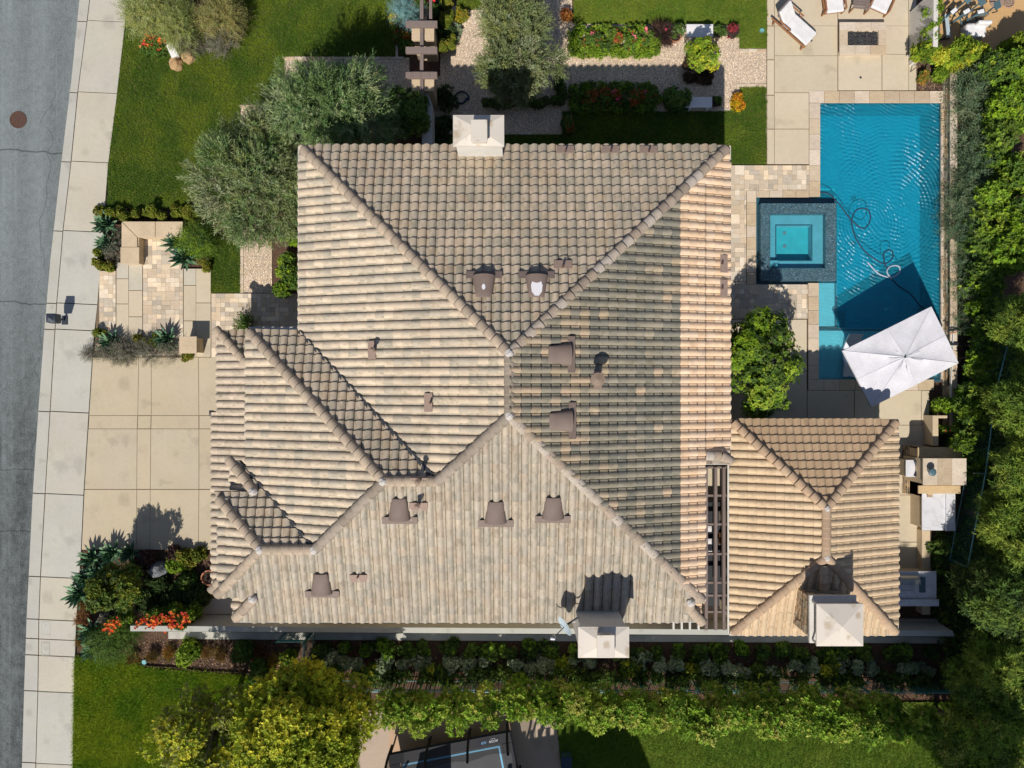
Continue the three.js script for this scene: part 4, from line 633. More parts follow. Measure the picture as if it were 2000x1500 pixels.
  // heights of the slopes for things that stand on them
  const qN = (y) => QE + PITCH * (y - YN), qE = (x) => QE + PITCH * (XE - x), qW = (x) => QE + PITCH * (x - XW), qS = (y) => QE + PITCH * (YS - y);
  const onRoof = (ix, iy, f) => { const X0 = ix - 1000, Y0 = iy - 750; let q = 0.22; for (let k = 0; k < 8; k++) q = f(X0 * (1 - q), Y0 * (1 - q)); return [X0 * (1 - q), Y0 * (1 - q), q]; };
  const fN = (x, y) => qN(y), fE = (x) => qE(x), fW = (x) => qW(x), fS = (x, y) => qS(y);
  // hooded attic vents: arched mouth downhill, tapering uphill, on a flange
  const ventGeo = (() => { const pos = [], idx = [], n = 10; for (let j = 0; j <= 4; j++) { const t = j / 4, w = 0.25 + 0.13 * t, h = 0.05 + 0.19 * t; for (let i = 0; i <= n; i++) { const a = PI * i / n; pos.push(Math.cos(a) * w, Math.sin(a) ** 0.8 * h, t * 0.74); } } for (let j = 0; j < 4; j++) for (let i = 0; i < n; i++) { const a = j * (n + 1) + i, b = a + n + 1; idx.push(a, a + 1, b + 1, a, b + 1, b); } const c0 = pos.length / 3; pos.push(0, 0, 0); for (let i = 0; i < n; i++) idx.push(i + 1, i, c0); const g = new THREE.BufferGeometry(); g.setAttribute('position', new THREE.Float32BufferAttribute(pos, 3)); g.setAttribute('uv', new THREE.Float32BufferAttribute(pos.filter((_, i) => i % 3 !== 1), 2)); g.setIndex(idx); g.computeVertexNormals(); return g; })();
  const mouth = (() => { const s = new THREE.Shape(); s.moveTo(-0.355, 0); for (let i = 1; i <= 12; i++) { const a = PI - PI * i / 12; s.lineTo(Math.cos(a) * 0.355, Math.sin(a) ** 0.8 * 0.215); } const g = new THREE.ShapeGeometry(s); g.translate(0, 0.005, 0.66); return g; })();
  const flange = new RoundedBoxGeometry(1.2, 0.012, 0.26, 1, 0.005).translate(0, 0.03, 0.8);
  for (const [ix, iy, f, d, glare] of [[945, 572, fN, [0, -1], 0.3], [1048, 572, fN, [0, -1], 0.95], [1080, 692, fE, [1, 0]], [1082, 822, fE, [1, 0]], [780, 982, fS, [0, 1]], [968, 988, fS, [0, 1]], [1080, 980, fS, [0, 1]], [628, 1128, fS, [0, 1]]]) {
    const [x, y, q] = onRoof(ix, iy, f), z = new V3(d[0], -0.3333, d[1]).normalize(), xx = new V3(0, 1, 0).cross(z).normalize(), yy = z.clone().cross(xx), m = new THREE.Matrix4().makeBasis(xx, yy, z).setPosition(U(x, y, q).addScaledVector(yy, 0.095).addScaledVector(z, -0.2));
    const v = mesh('roof_vent', ventGeo.clone().applyMatrix4(m), M.brown, house); mesh('vent_mouth', mouth.clone().applyMatrix4(m), M.darkHole, v); mesh('flange', flange.clone().applyMatrix4(m), M.brown, v);
    if (glare) { const pg = new THREE.CylinderGeometry(0.24, 0.2, 0.03, 9).scale(glare * 0.85, 0.5, glare * 1.5).translate(0, 0.155, 0.3).applyMatrix4(m); mesh('glare_patch', pg, M.glareWhite, v); }  // white disc that paints sun glare onto the vent hood
  }
  // plumbing and flue pipes
  for (const [ix, iy, f, r, h, hat] of [[1162, 742, fE, 0.13, 0.75, 0.23], [820, 936, fS, 0.08, 0.6, 0.1], [818, 984, fS, 0.07, 0.45, 0.1], [732, 684, fW, 0.06, 0.45, 0.09], [842, 786, fW, 0.04, 0.3, 0], [1104, 298, fN, 0.035, 0.3, 0], [1192, 298, fN, 0.035, 0.3, 0], [1266, 298, fN, 0.035, 0.3, 0], [1099, 522, fN, 0.04, 0.34, 0], [1408, 516, fE, 0.035, 0.25, 0], [1408, 564, fE, 0.035, 0.25, 0], [701, 1124, fS, 0.035, 0.28, 0]]) {
    const [x, y, q] = onRoof(ix, iy, f), b = U(x, y, q), t = b.clone().setY(b.y + h), p = mesh('vent_pipe', rod(b, t, r * 0.9, r * 0.9, 14), hat ? M.galv : M.rust, house);
    if (hat) mesh('pipe_cap', [new THREE.CylinderGeometry(hat, hat, 0.05, 20).translate(t.x, t.y + 0.02, t.z), new THREE.ConeGeometry(hat * 0.98, 0.06, 20).translate(t.x, t.y + 0.07, t.z)], M.galv, p);
    const d = f === fN ? [0, -1] : f === fS ? [0, 1] : f === fE ? [1, 0] : [-1, 0], z = new V3(d[0], -0.3333, d[1]).normalize(), xx = new V3(0, 1, 0).cross(z).normalize(), yy = z.clone().cross(xx);
    mesh('flashing', new RoundedBoxGeometry(0.62, 0.014, 0.3, 1, 0.006).applyMatrix4(new THREE.Matrix4().makeBasis(xx, yy, z).setPosition(b.clone().addScaledVector(yy, 0.115).addScaledVector(z, 0.05))), M.lead, p);
  }
  // two chimneys with metal caps
  const pyr = (x0, z0, x1, z1, y0, h, k = 0.3) => { const cx = (x0 + x1) / 2, cz = (z0 + z1) / 2, hx = (x1 - x0) / 2, hz = (z1 - z0) / 2, t = [[-hx, -hz], [hx, -hz], [hx, hz], [-hx, hz]].map(([a, b]) => new V3(cx + a, y0, cz + b)), u = [[-hx, -hz], [hx, -hz], [hx, hz], [-hx, hz]].map(([a, b]) => new V3(cx + a * k, y0 + h, cz + b * k)), pos = [], push = (...v) => v.forEach((w) => pos.push(w.x, w.y, w.z)); for (let i = 0; i < 4; i++) { const j = (i + 1) % 4; push(t[j], t[i], u[i], t[j], u[i], u[j]); } push(u[2], u[1], u[0], u[3], u[2], u[0]); const g = new THREE.BufferGeometry(); g.setAttribute('position', new THREE.Float32BufferAttribute(pos, 3)); const uv = []; for (let i = 0; i < pos.length; i += 3) uv.push(pos[i], pos[i + 2]); g.setAttribute('uv', new THREE.Float32BufferAttribute(uv, 2)); g.computeVertexNormals(); return g; };
  const chimney = (x0, y0, x1, y1, qt, qb, box2) => {
    const c = mesh('chimney', [box((x0 + 4) * S, qb * H, (y0 + 4) * S, (x1 - 3) * S, qt * H - 0.1, (y1 - 3) * S)], M.white, house);
    mesh('chimney_cap', [box(x0 * S, qt * H - 0.1, y0 * S, x1 * S, qt * H, y1 * S, 0.012), pyr(x0 * S + 0.015, y0 * S + 0.015, x1 * S - 0.015, y1 * S - 0.015, qt * H - 0.002, 0.11, 0.32)], M.whiteMetal, c);
    const [bx0, by0, bx1, by1] = box2.map((v) => v * S); mesh('flue_cover', [box(bx0 + 0.04, qt * H + 0.02, by0 + 0.03, bx1 - 0.04, qt * H + 0.3, by1 - 0.08, 0.01), box(bx0, qt * H + 0.3, by0, bx1, qt * H + 0.38, by1 - 0.04, 0.012)], M.whiteMetal, c);
    mesh('flue_slot', [box(bx0 + 0.12, qt * H + 0.22, by0 + 0.022, bx1 - 0.12, qt * H + 0.29, by0 + 0.04), box(bx0 + 0.12, qt * H + 0.22, by1 - 0.09, bx1 - 0.12, qt * H + 0.29, by1 - 0.072)], M.darkHole, c);
  };
  chimney(-87.5, -399, -11.5, -352.5, 0.241, 0.17, [-60, -386, -36, -352]);
  chimney(95.5, 350.8, 169.5, 396, 0.26, 0.0, [121, 357, 146, 391]);
  house.userData.roof = undefined;
  settle(house, 0, 0, 0);
}
{ // satellite dish bolted to the south chimney
  const t = thing('satellite_dish', 'pale oval satellite dish on an arm beside the chimney', 'satellite dish'), c = W(1106, 1221, 7.1), n = new V3(-0.78, 0.42, 0.46).normalize();
  const pts = []; for (let i = 0; i <= 8; i++) { const r = i / 8; pts.push(new THREE.Vector2(r * 0.33, 0.07 * r * r)); } const g = new THREE.LatheGeometry(pts, 28).scale(1, 1, 1.18), q = new THREE.Quaternion().setFromUnitVectors(UP, n); const d = mesh('dish', g, M.dish, t); d.material = M.dish; d.material.side = THREE.DoubleSide; d.quaternion.copy(q); d.position.copy(c);
  const ch = W(1131, 1206, 7.2); mesh('bracket', [rod(c, ch, 0.025), rod(c.clone().add(new V3(0, -0.2, 0.05)), ch.clone().add(new V3(0, -0.35, 0.1)), 0.018)], M.bronze, t);
  const f = c.clone().addScaledVector(n, 0.62).add(new V3(0, -0.12, 0.12)); mesh('feed_arm', rod(c.clone().add(new V3(0, -0.24, 0.1)), f, 0.016), M.bronze, t); mesh('receiver', rod(f.clone().add(new V3(-0.05, 0, 0)), f.clone().add(new V3(0.09, 0.05, 0)), 0.05, 0.04, 10), M.plasticWhite, t);
  settle(t, ch.x, ch.y, ch.z);
}
// ------------------------------------------------------------------ pavilion
R = RNG(611);
{
  const pav = thing('pavilion', 'smaller tan tiled pavilion with a stone chimney beside the pool deck', 'pavilion'), QV = 0.1, x0 = 382.5, x1 = 677.5, y0 = 62, y1 = 440, xm = 530, a = 147.5, QR = QV + PITCH * a, roof = { list: [], rnd: {}, tilesSeed: 'p' }, N = [xm, y0 + a], So = [xm, y1 - a], decks = [];
  for (const o of [{ d: [0, -1], ref: [0, y0, QV], pal: 'pavN', off: 3, pieces: [[[x0, y0], N, [x1, y0]]] }, { d: [-1, 0], ref: [x0, 0, QV], pal: 'pav', pieces: [[[x0, y0], N, So, [x0, y1]]] }, { d: [1, 0], ref: [x1, 0, QV], pal: 'pav', off: 5, pieces: [[[x1, y0], N, So, [x1, y1]]] }, { d: [0, 1], ref: [0, y1, QV], pal: 'pav', off: 6, pieces: [[[x0, y1], So, [x1, y1]]] }]) { slopeTiles(roof, o); decks.push(...decking(pav, o.d, o.ref, o.pieces)); }
  finishRoof(roof, pav, 300); mesh('roof_deck', decks, mat({ c: [0.1, 0.08, 0.06], r: 1 }), pav);
  caps(pav, [...N, QR], [x0 + 5, y0 + 5, QV + PITCH * 5], 'pav'); caps(pav, [...N, QR], [x1 - 5, y0 + 5, QV + PITCH * 5], 'pav'); caps(pav, [...N, QR], [...So, QR], 'pav'); caps(pav, [...So, QR], [x0 + 5, y1 - 5, QV + PITCH * 5], 'pav'); caps(pav, [...So, QR], [x1 - 5, y1 - 5, QV + PITCH * 5], 'pav'); mortarDome(pav, [...N, QR], 0.13); mortarDome(pav, [...So, QR], 0.13);
  caps(pav, [xm - 5, So[1] + 14, QR - PITCH * 3], [xm - 3, So[1] + 58, QR - PITCH * 12], 'pav', 0.1);
  gutter(pav, [x0, y0, QV], [x0, y1, QV], [-1, 0]); gutter(pav, [x1, y0, QV], [x1, y1, QV], [1, 0]); gutter(pav, [x0, y1, QV], [x1, y1, QV], [0, 1]);
  for (const [x, y] of [[x0 + 22, y0 + 22], [x1 - 22, y0 + 22], [x0 + 22, y1 - 22], [x1 - 22, y1 - 22], [x0 + 22, 250], [x1 - 22, 250]]) mesh('column', box((x - 9) * S, 0, (y - 9) * S, (x + 9) * S, QV * H - 0.1, (y + 9) * S, 0.02), M.stucco, pav);
  mesh('beam', [box((x0 + 12) * S, QV * H - 0.4, (y0 + 14) * S, (x1 - 12) * S, QV * H - 0.12, (y0 + 30) * S), box((x0 + 14) * S, QV * H - 0.402, (y0 + 31) * S, (x0 + 30) * S, QV * H - 0.122, (y1 - 12) * S), box((x1 - 30) * S, QV * H - 0.402, (y0 + 31) * S, (x1 - 14) * S, QV * H - 0.122, (y1 - 12) * S)], M.wood, pav);
  mesh('wall', box((x0 + 31) * S, 0, (y1 - 30) * S, (x1 - 31) * S, QV * H - 0.14, (y1 - 16) * S), M.stucco, pav);
  // stone chimney with a stepped white crown
  const ch = mesh('chimney', box(493 * S, 0, 352 * S, 558 * S, 4.75, 418 * S), M.soilDark, pav), rows = [], led = (xa, za, xb, zb, ya, yb, out) => { for (let y = ya; y < yb; y += 0.085) { let s = 0; const L0 = Math.hypot(xb - xa, zb - za); while (s < L0) { const w = Math.min(rr(0.14, 0.42), L0 - s), p = rr(0.02, 0.055), ca = [xa + (xb - xa) * s / L0, za + (zb - za) * s / L0], cb = [xa + (xb - xa) * (s + w - 0.008) / L0, za + (zb - za) * (s + w - 0.008) / L0]; const g = out[0] ? new THREE.BoxGeometry(p * 2, 0.078, Math.max(0.01, Math.abs(cb[1] - ca[1]))) : new THREE.BoxGeometry(Math.max(0.01, Math.abs(cb[0] - ca[0])), 0.078, p * 2); g.translate((ca[0] + cb[0]) / 2, y + 0.04, (ca[1] + cb[1]) / 2); metreUV(g); const k = rr(0.6, 1.35), wm = rr(-0.12, 0.16), n = g.attributes.position.count, c = new Float32Array(n * 3); for (let i = 0; i < n; i++) c.set([k * (1 + wm), k, k * (1 - wm)], i * 3); g.setAttribute('color', new THREE.BufferAttribute(c, 3)); rows.push(g); s += w; } } };
  globalThis.ledgerRows = led;
  led(493 * S, 352 * S, 493 * S, 418 * S, 3.0, 4.72, [-1, 0]); led(493 * S, 352 * S, 558 * S, 352 * S, 3.0, 4.72, [0, -1]); led(558 * S, 352 * S, 558 * S, 418 * S, 3.0, 4.72, [1, 0]); led(493 * S, 418 * S, 558 * S, 418 * S, 0, 4.72, [0, 1]);
  const st = mesh('stone_veneer', rows, M.ledger, ch); st.userData.kind = 'stuff';
  for (let i = 0; i < 3; i++) mesh('crown_step', box((490 - i * 1.5) * S, 4.74 + i * 0.12, (349 - i * 1.5) * S, (561 + i * 1.5) * S, 4.84 + i * 0.12, (421 + i * 1.5) * S, 0.01), M.white, ch);
  const z0 = 353 * S, z1 = 421 * S, xa = 489 * S, xb = 564 * S, posts = []; for (const [x, z] of [[xa + 0.06, z0 + 0.06], [xb - 0.06, z0 + 0.06], [xa + 0.06, z1 - 0.06], [xb - 0.06, z1 - 0.06]]) posts.push(box(x - 0.03, 5.1, z - 0.03, x + 0.03, 5.5, z + 0.03)); mesh('cap_post', posts, M.white, ch);
  const hip = new THREE.BufferGeometry(), p4 = [[xa, z0], [xb, z0], [xb, z1], [xa, z1]].map(([x, z]) => new V3(x, 5.58, z)), top = new V3((xa + xb) / 2, 5.78, (z0 + z1) / 2), pos = []; for (let i = 0; i < 4; i++) { const j = (i + 1) % 4; for (const v of [p4[j], p4[i], top]) pos.push(v.x, v.y, v.z); } hip.setAttribute('position', new THREE.Float32BufferAttribute(pos, 3)); hip.setAttribute('uv', new THREE.Float32BufferAttribute(pos.filter((_, i) => i % 3 !== 1), 2)); hip.computeVertexNormals();
  mesh('chimney_cap', [box(xa, 5.5, z0, xb, 5.575, z1, 0.01), hip], M.whiteMetal, ch);
  mesh('flashing', box(484 * S, 3.14, 405 * S, 492 * S, 3.2, 415 * S), M.bench, pav);
  settle(pav, xm * S, 0, (y0 + y1) / 2 * S);
}

// ================================================================== POOL AND SPA
R = RNG(701);
{
  const pool = thing('swimming_pool', 'blue rectangular swimming pool with travertine coping and a tanning shelf', 'swimming pool'), FL = -0.62;
  const x0 = X(1601), x1 = X(1835), xs = X(1636), z0 = Z(202), z1 = Z(741), zs = Z(640), za = Z(385), zb = Z(552);
  mesh('floor', box(x0, FL - 0.1, z0, x1, FL, z1), M.plaster, pool);
  // sloping cove along the north and east sides
  const cove = (pts) => { const pos = []; const q = (a, b, c, d) => { for (const v of [a, b, c, a, c, d]) pos.push(...v); }; q(...pts); const g = new THREE.BufferGeometry(); g.setAttribute('position', new THREE.Float32BufferAttribute(pos, 3)); g.setAttribute('uv', new THREE.Float32BufferAttribute(pos.filter((_, i) => i % 3 !== 1), 2)); g.computeVertexNormals(); return g; };
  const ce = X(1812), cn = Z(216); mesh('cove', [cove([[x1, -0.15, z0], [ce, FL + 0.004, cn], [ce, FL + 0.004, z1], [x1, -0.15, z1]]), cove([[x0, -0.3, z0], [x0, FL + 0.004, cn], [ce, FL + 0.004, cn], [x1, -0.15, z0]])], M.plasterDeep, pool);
  mesh('wall', [box(x0 - 0.1, FL, z0 - 0.1, x0, 0.012, za), box(x0, FL, z0 - 0.1, x1 + 0.1, 0.012, z0), box(x1, FL, z0, x1 + 0.1, 0.012, z1), box(X(1598) - 0.1, FL, zb, X(1598), 0.012, z1), box(X(1598), FL, z1, x1, 0.012, z1 + 0.1)], M.tileBand, pool);
  mesh('step', box(X(1598), FL, zb, xs, -0.2, Z(636)), M.plasterShelf, pool);
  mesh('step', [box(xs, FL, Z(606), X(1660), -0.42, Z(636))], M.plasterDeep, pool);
  mesh('tanning_shelf', box(X(1598), FL, Z(645), x1, -0.17, z1), M.plasterShelf, pool);
  mesh('step_edge', [box(X(1598), -0.172, Z(643), x1, -0.158, Z(645.5)), box(xs - 0.05, -0.2, zb, xs, -0.188, Z(636)), box(xs, -0.425, Z(606), X(1661), -0.412, Z(607.5))], M.tileBand, pool);
  mesh('water', sheet([[x0, z0], [x1, z0], [x1, Z(640)], [xs, Z(640)], [xs, za], [x0, za]], -0.03), M.water, pool); mesh('water', sheet([[X(1598), zb], [xs, zb], [xs, Z(640)], [x1, Z(640)], [x1, z1], [X(1598), z1]], -0.03), M.waterShelf, pool);
  for (const k of [1, 2]) { const w = pool.children[pool.children.length - k].geometry, p = w.attributes.position, u = w.attributes.uv; for (let i = 0; i < p.count; i++) u.setXY(i, (p.getX(i) - x0) / (x1 - x0), (p.getZ(i) - z0) / (z1 - z0)); }
  stones('coping_stone', pool, 1579, 179, 1843, 202, 9, 0.01, DK + 0.012, 'x'); stones('coping_stone', pool, 1579, 202.5, 1600.5, 385, 6, 0.01, DK + 0.012, 'y'); stones('coping_stone', pool, 1836, 202.5, 1844, 741, 18, 0.01, DK + 0.012, 'y'); stones('coping_stone', pool, 1577, 553, 1598, 741, 7, 0.01, DK + 0.012, 'y'); stones('coping_stone', pool, 1577, 741, 1822, 762, 8, 0.01, DK + 0.012, 'x');
  mesh('drain', [new THREE.CylinderGeometry(0.12, 0.12, 0.02, 20).translate(X(1680), FL + 0.012, Z(380)), new THREE.CylinderGeometry(0.12, 0.12, 0.02, 20).translate(X(1680), FL + 0.012, Z(470))], M.plasterDeep, pool);
  settle(pool, (x0 + x1) / 2, 0, (z0 + z1) / 2);
}
{
  const spa = thing('spa', 'raised square spa with dark pebble tile rim at the pool edge', 'spa'), T = 0.28, o = [1486, 397, 1633, 548], n = [1504, 418, 1612, 524], b = [1516, 441, 1584, 508];
  const O = rect(...o, T), I = rect(...n, T), B = rect(...b, 0);
  mesh('rim', slab(O, -0.5, T, 0.01, [I]), M.spaTile, spa);
  mesh('bench', slab(I, -0.5, T - 0.26, 0, [B]), M.benchSpa, spa); mesh('basin', slab(inset(B, -0.02), -0.6, T - 0.62), M.plasterSpa, spa);
  mesh('bench_edge', slab(inset(B, -0.05), T - 0.262, T - 0.25, 0, [inset(B, -0.005)]), M.tileBand, spa);
  mesh('water', sheet(inset(I, -0.03), T + 0.008), M.waterSpa, spa);
  mesh('skimmer_box', box(X(1505, T), T - 0.2, Z(508, T), X(1520, T), T - 0.06, Z(520, T), 0.01), M.benchSpa, spa);
  const q = inset(O, -0.2); mesh('trough', slab(px([[1464, 377], [1601, 377], [1601, 386], [1636.5, 386], [1636.5, 552], [1601, 552], [1601, 564], [1464, 564]]), -0.5, -0.12, 0, [inset(O, -0.002)]), M.tileBand, spa);
  for (const [x, z] of [[1538, 452], [1538, 478]]) mesh('drain', new THREE.CylinderGeometry(0.08, 0.08, 0.02, 16).translate(X(x), T - 0.61, Z(z)), M.plasterDeep, spa);
  settle(spa, X(1559), 0, Z(472));
}
{ // pool cleaner hose: dark sunken part and pale floating end
  const P1 = [[1600, 375], [1618, 378], [1640, 399], [1664, 430], [1688, 446], [1700, 430], [1696, 410], [1676, 408], [1665, 425], [1668, 455], [1685, 485], [1710, 506], [1728, 515], [1744, 503], [1742, 489], [1728, 492], [1728, 512], [1735, 526]].map(([a, b]) => W(a, b, 0).setY(-0.032));
  const P2 = [[1742, 545], [1733, 530], [1740, 520], [1756, 520], [1758, 530], [1744, 541], [1718, 535], [1695, 512]].map(([a, b]) => W(a, b, 0).setY(-0.03));
  const P3 = [[1742, 545], [1758, 560], [1780, 575], [1796, 595], [1806, 604]].map(([a, b]) => W(a, b, 0).setY(-0.035));
  const t = thing('cleaner_hose', 'looping pool cleaner hose lying in the pool water', 'hose'); mesh('sunken_hose', [tube(P1, 0.03, 220, 7), tube(P3, 0.03, 60, 6)], M.hose, t); mesh('floating_hose', tube(P2, 0.032, 120, 7), M.hoseGrey, t); settle(t, P1[3].x, -0.6, P1[3].z);
  const c = W(1807, 606, -0.4), v = thing('pool_cleaner', 'small dark pool cleaner at the end of the hose by the umbrella', 'pool cleaner'); mesh('body', new RoundedBoxGeometry(0.34, 0.2, 0.4, 3, 0.07).translate(c.x, -0.5, c.z), M.hose, v); for (const s of [-1, 1]) mesh('wheel', new THREE.CylinderGeometry(0.1, 0.1, 0.06, 14).rotateZ(PI / 2).translate(c.x + s * 0.2, -0.52, c.z), M.blackMetal, v); settle(v, c.x, -0.62, c.z);
}
{ // umbrella
  const t = thing('patio_umbrella', 'large white rectangular umbrella tilted over the tanning shelf', 'umbrella'), C = [[1819, 599, 2.42], [1872, 709, 2.0], [1702, 795, 1.75], [1646, 685, 2.05]].map(([a, b, h]) => W(a, b, h)), top = W(1768, 697, 2.42), pos = [], uv = [];
  const rim = []; for (let i = 0; i < 4; i++) { const a = C[i], b = C[(i + 1) % 4]; rim.push(a); const m = a.clone().add(b).multiplyScalar(0.5); m.y += 0.03; rim.push(m); }
  const tri = (a, b, c) => { for (const v of [a, b, c]) { pos.push(v.x, v.y, v.z); uv.push(v.x, v.z); } };
  const N = 8; for (let i = 0; i < 8; i++) { const a = rim[i], b = rim[(i + 1) % 8], g = (k, m) => { const e = a.clone().lerp(b, m); const p = top.clone().lerp(e, k); p.y -= 0.045 * Math.sin(PI * m) * Math.sin(PI * Math.min(1, k)) + 0.012 * Math.sin(m * 17 + i) * Math.exp(-k * 9); return p; };
    for (let k = 0; k < N; k++) for (let m = 0; m < 6; m++) { const p = g(k / N, m / 6), q = g(k / N, (m + 1) / 6), r = g((k + 1) / N, (m + 1) / 6), s = g((k + 1) / N, m / 6); if (k) tri(p, q, r); tri(p, r, s); } }
  const g = new THREE.BufferGeometry(); g.setAttribute('position', new THREE.Float32BufferAttribute(pos, 3)); g.setAttribute('uv', new THREE.Float32BufferAttribute(uv, 2)); g.computeVertexNormals();
  M.canvas.side = THREE.DoubleSide; const cv = mesh('canopy', g, M.canvas, t);
  mesh('hem', rim.map((a, i) => { const b = rim[(i + 1) % 8]; return bar(a.clone().add(new V3(0, -0.05, 0)), b.clone().add(new V3(0, -0.05, 0)), 0.008, 0.1, 0); }), M.canvas, cv);
  for (let i = 0; i < 8; i++) mesh('rib', rod(top.clone().add(new V3(0, -0.1, 0)), rim[i].clone().add(new V3(0, -0.04, 0)), 0.012), M.bronze, t);
  mesh('seam', rim.map((a) => rod(top.clone().add(new V3(0, 0.006, 0)), a.clone().add(new V3(0, 0.006, 0)), 0.008, 0.008, 5)), M.canvas, cv);
  mesh('finial', [new THREE.ConeGeometry(0.05, 0.12, 10).translate(top.x, top.y + 0.06, top.z)], M.bronze, t); mesh('pole', rod(new V3(top.x, -0.17, top.z), top, 0.03, 0.03, 12), M.bronze, t);
  const wr = [[1756, 690], [1748, 700], [1760, 712], [1776, 684], [1785, 690], [1790, 703], [1770, 715]]; mesh('crease', wr.map(([a, b]) => { const p = W(a, b, 2.36); const d = p.clone().sub(top); return tube([top.clone().addScaledVector(d, 0.5).setY(0).add(new V3(0, top.y - 0.012, 0)), top.clone().addScaledVector(d, 1.0).add(new V3(0.03, 0, 0)), top.clone().addScaledVector(d, 1.6).setY(top.y - 0.06)], 0.012, 8, 5); }), M.canvas, cv);
  settle(t, top.x, -0.17, top.z);
}
{ // in-pool lounger, partly under the umbrella
  const t = thing('pool_lounger', 'white moulded lounger standing on the tanning shelf under the umbrella', 'lounger'), prof = [], A = W(1674, 652, 0.5), B = W(1662, 736, 0.1), n = 18, d = new V3().subVectors(B, A).setY(0), Ln = d.length(); d.normalize(); const s = new V3(-d.z, 0, d.x), pos = [], idx = []; for (let i = 0; i <= n; i++) { const f = i / n, y = -0.16 + 0.08 + 0.55 * Math.max(0, 1 - f / 0.42) ** 1.4 + 0.22 * Math.exp(-(((f - 0.72) / 0.16) ** 2)), p = A.clone().addScaledVector(d, Ln * f); for (const [w, dy] of [[-0.34, 0.02], [-0.3, 0.05], [0, 0.03], [0.3, 0.05], [0.34, 0.02], [0.34, -0.12], [-0.34, -0.12]]) { const q = p.clone().addScaledVector(s, w * (0.86 + 0.14 * Math.sin(PI * f))); pos.push(q.x, y + dy, q.z); } } for (let i = 0; i < n; i++) for (let k = 0; k < 7; k++) { const a = i * 7 + k, b = i * 7 + (k + 1) % 7; idx.push(a, b, b + 7, a, b + 7, a + 7); } const g = new THREE.BufferGeometry(); g.setAttribute('position', new THREE.Float32BufferAttribute(pos, 3)); g.setIndex(idx); g.computeVertexNormals();
  mesh('shell', g, M.resin, t); M.resin.side = THREE.DoubleSide; mesh('base', new RoundedBoxGeometry(0.5, 0.08, Ln * 0.8, 2, 0.02).applyQuaternion(new THREE.Quaternion().setFromUnitVectors(new V3(0, 0, 1), d)).translate((A.x + B.x) / 2, -0.13, (A.z + B.z) / 2), M.resin, t); settle(t, (A.x + B.x) / 2, -0.17, (A.z + B.z) / 2);
}
// ------------------------------------------------------------------ walls and fences
function stuccoWall(label, pts, h, m = M.white, name = 'garden_wall') { const t = thing(name, label, 'wall'); mesh('body', slab(pts, 0, h - 0.05, 0), m, t); mesh('coping', slab(inset(pts, -0.012), h - 0.05, h, 0.012), m, t); const c = pts.reduce((a, p) => [a[0] + p[0] / pts.length, a[1] + p[1] / pts.length], [0, 0]); return settle(t, c[0], 0, c[1]); }
{
  const h = 1.55; stuccoWall('long white garden wall along the south side of the house', px([[255, 1222], [1860, 1232], [1864, 1243], [255, 1233]], h), h, M.wallShaded);
  const s = solo('concrete_footing', slab(px([[330, 1233], [1866, 1244], [1866, 1256], [330, 1247]]), 0, 0.06), M.walkB, 'pale concrete strip along the foot of the long white wall', 'footing', null, 'structure');
  stuccoWall('white wall running north from the house under the garden arch', px([[825, 184], [836, 184], [844, 204], [843, 300], [824, 300]], 1.7), 1.7);
  stuccoWall('white boundary wall at the top right beside the exercise machines', px([[1824, -20], [1833, -20], [1832, 90], [1823, 90]], 1.9), 1.9);
}
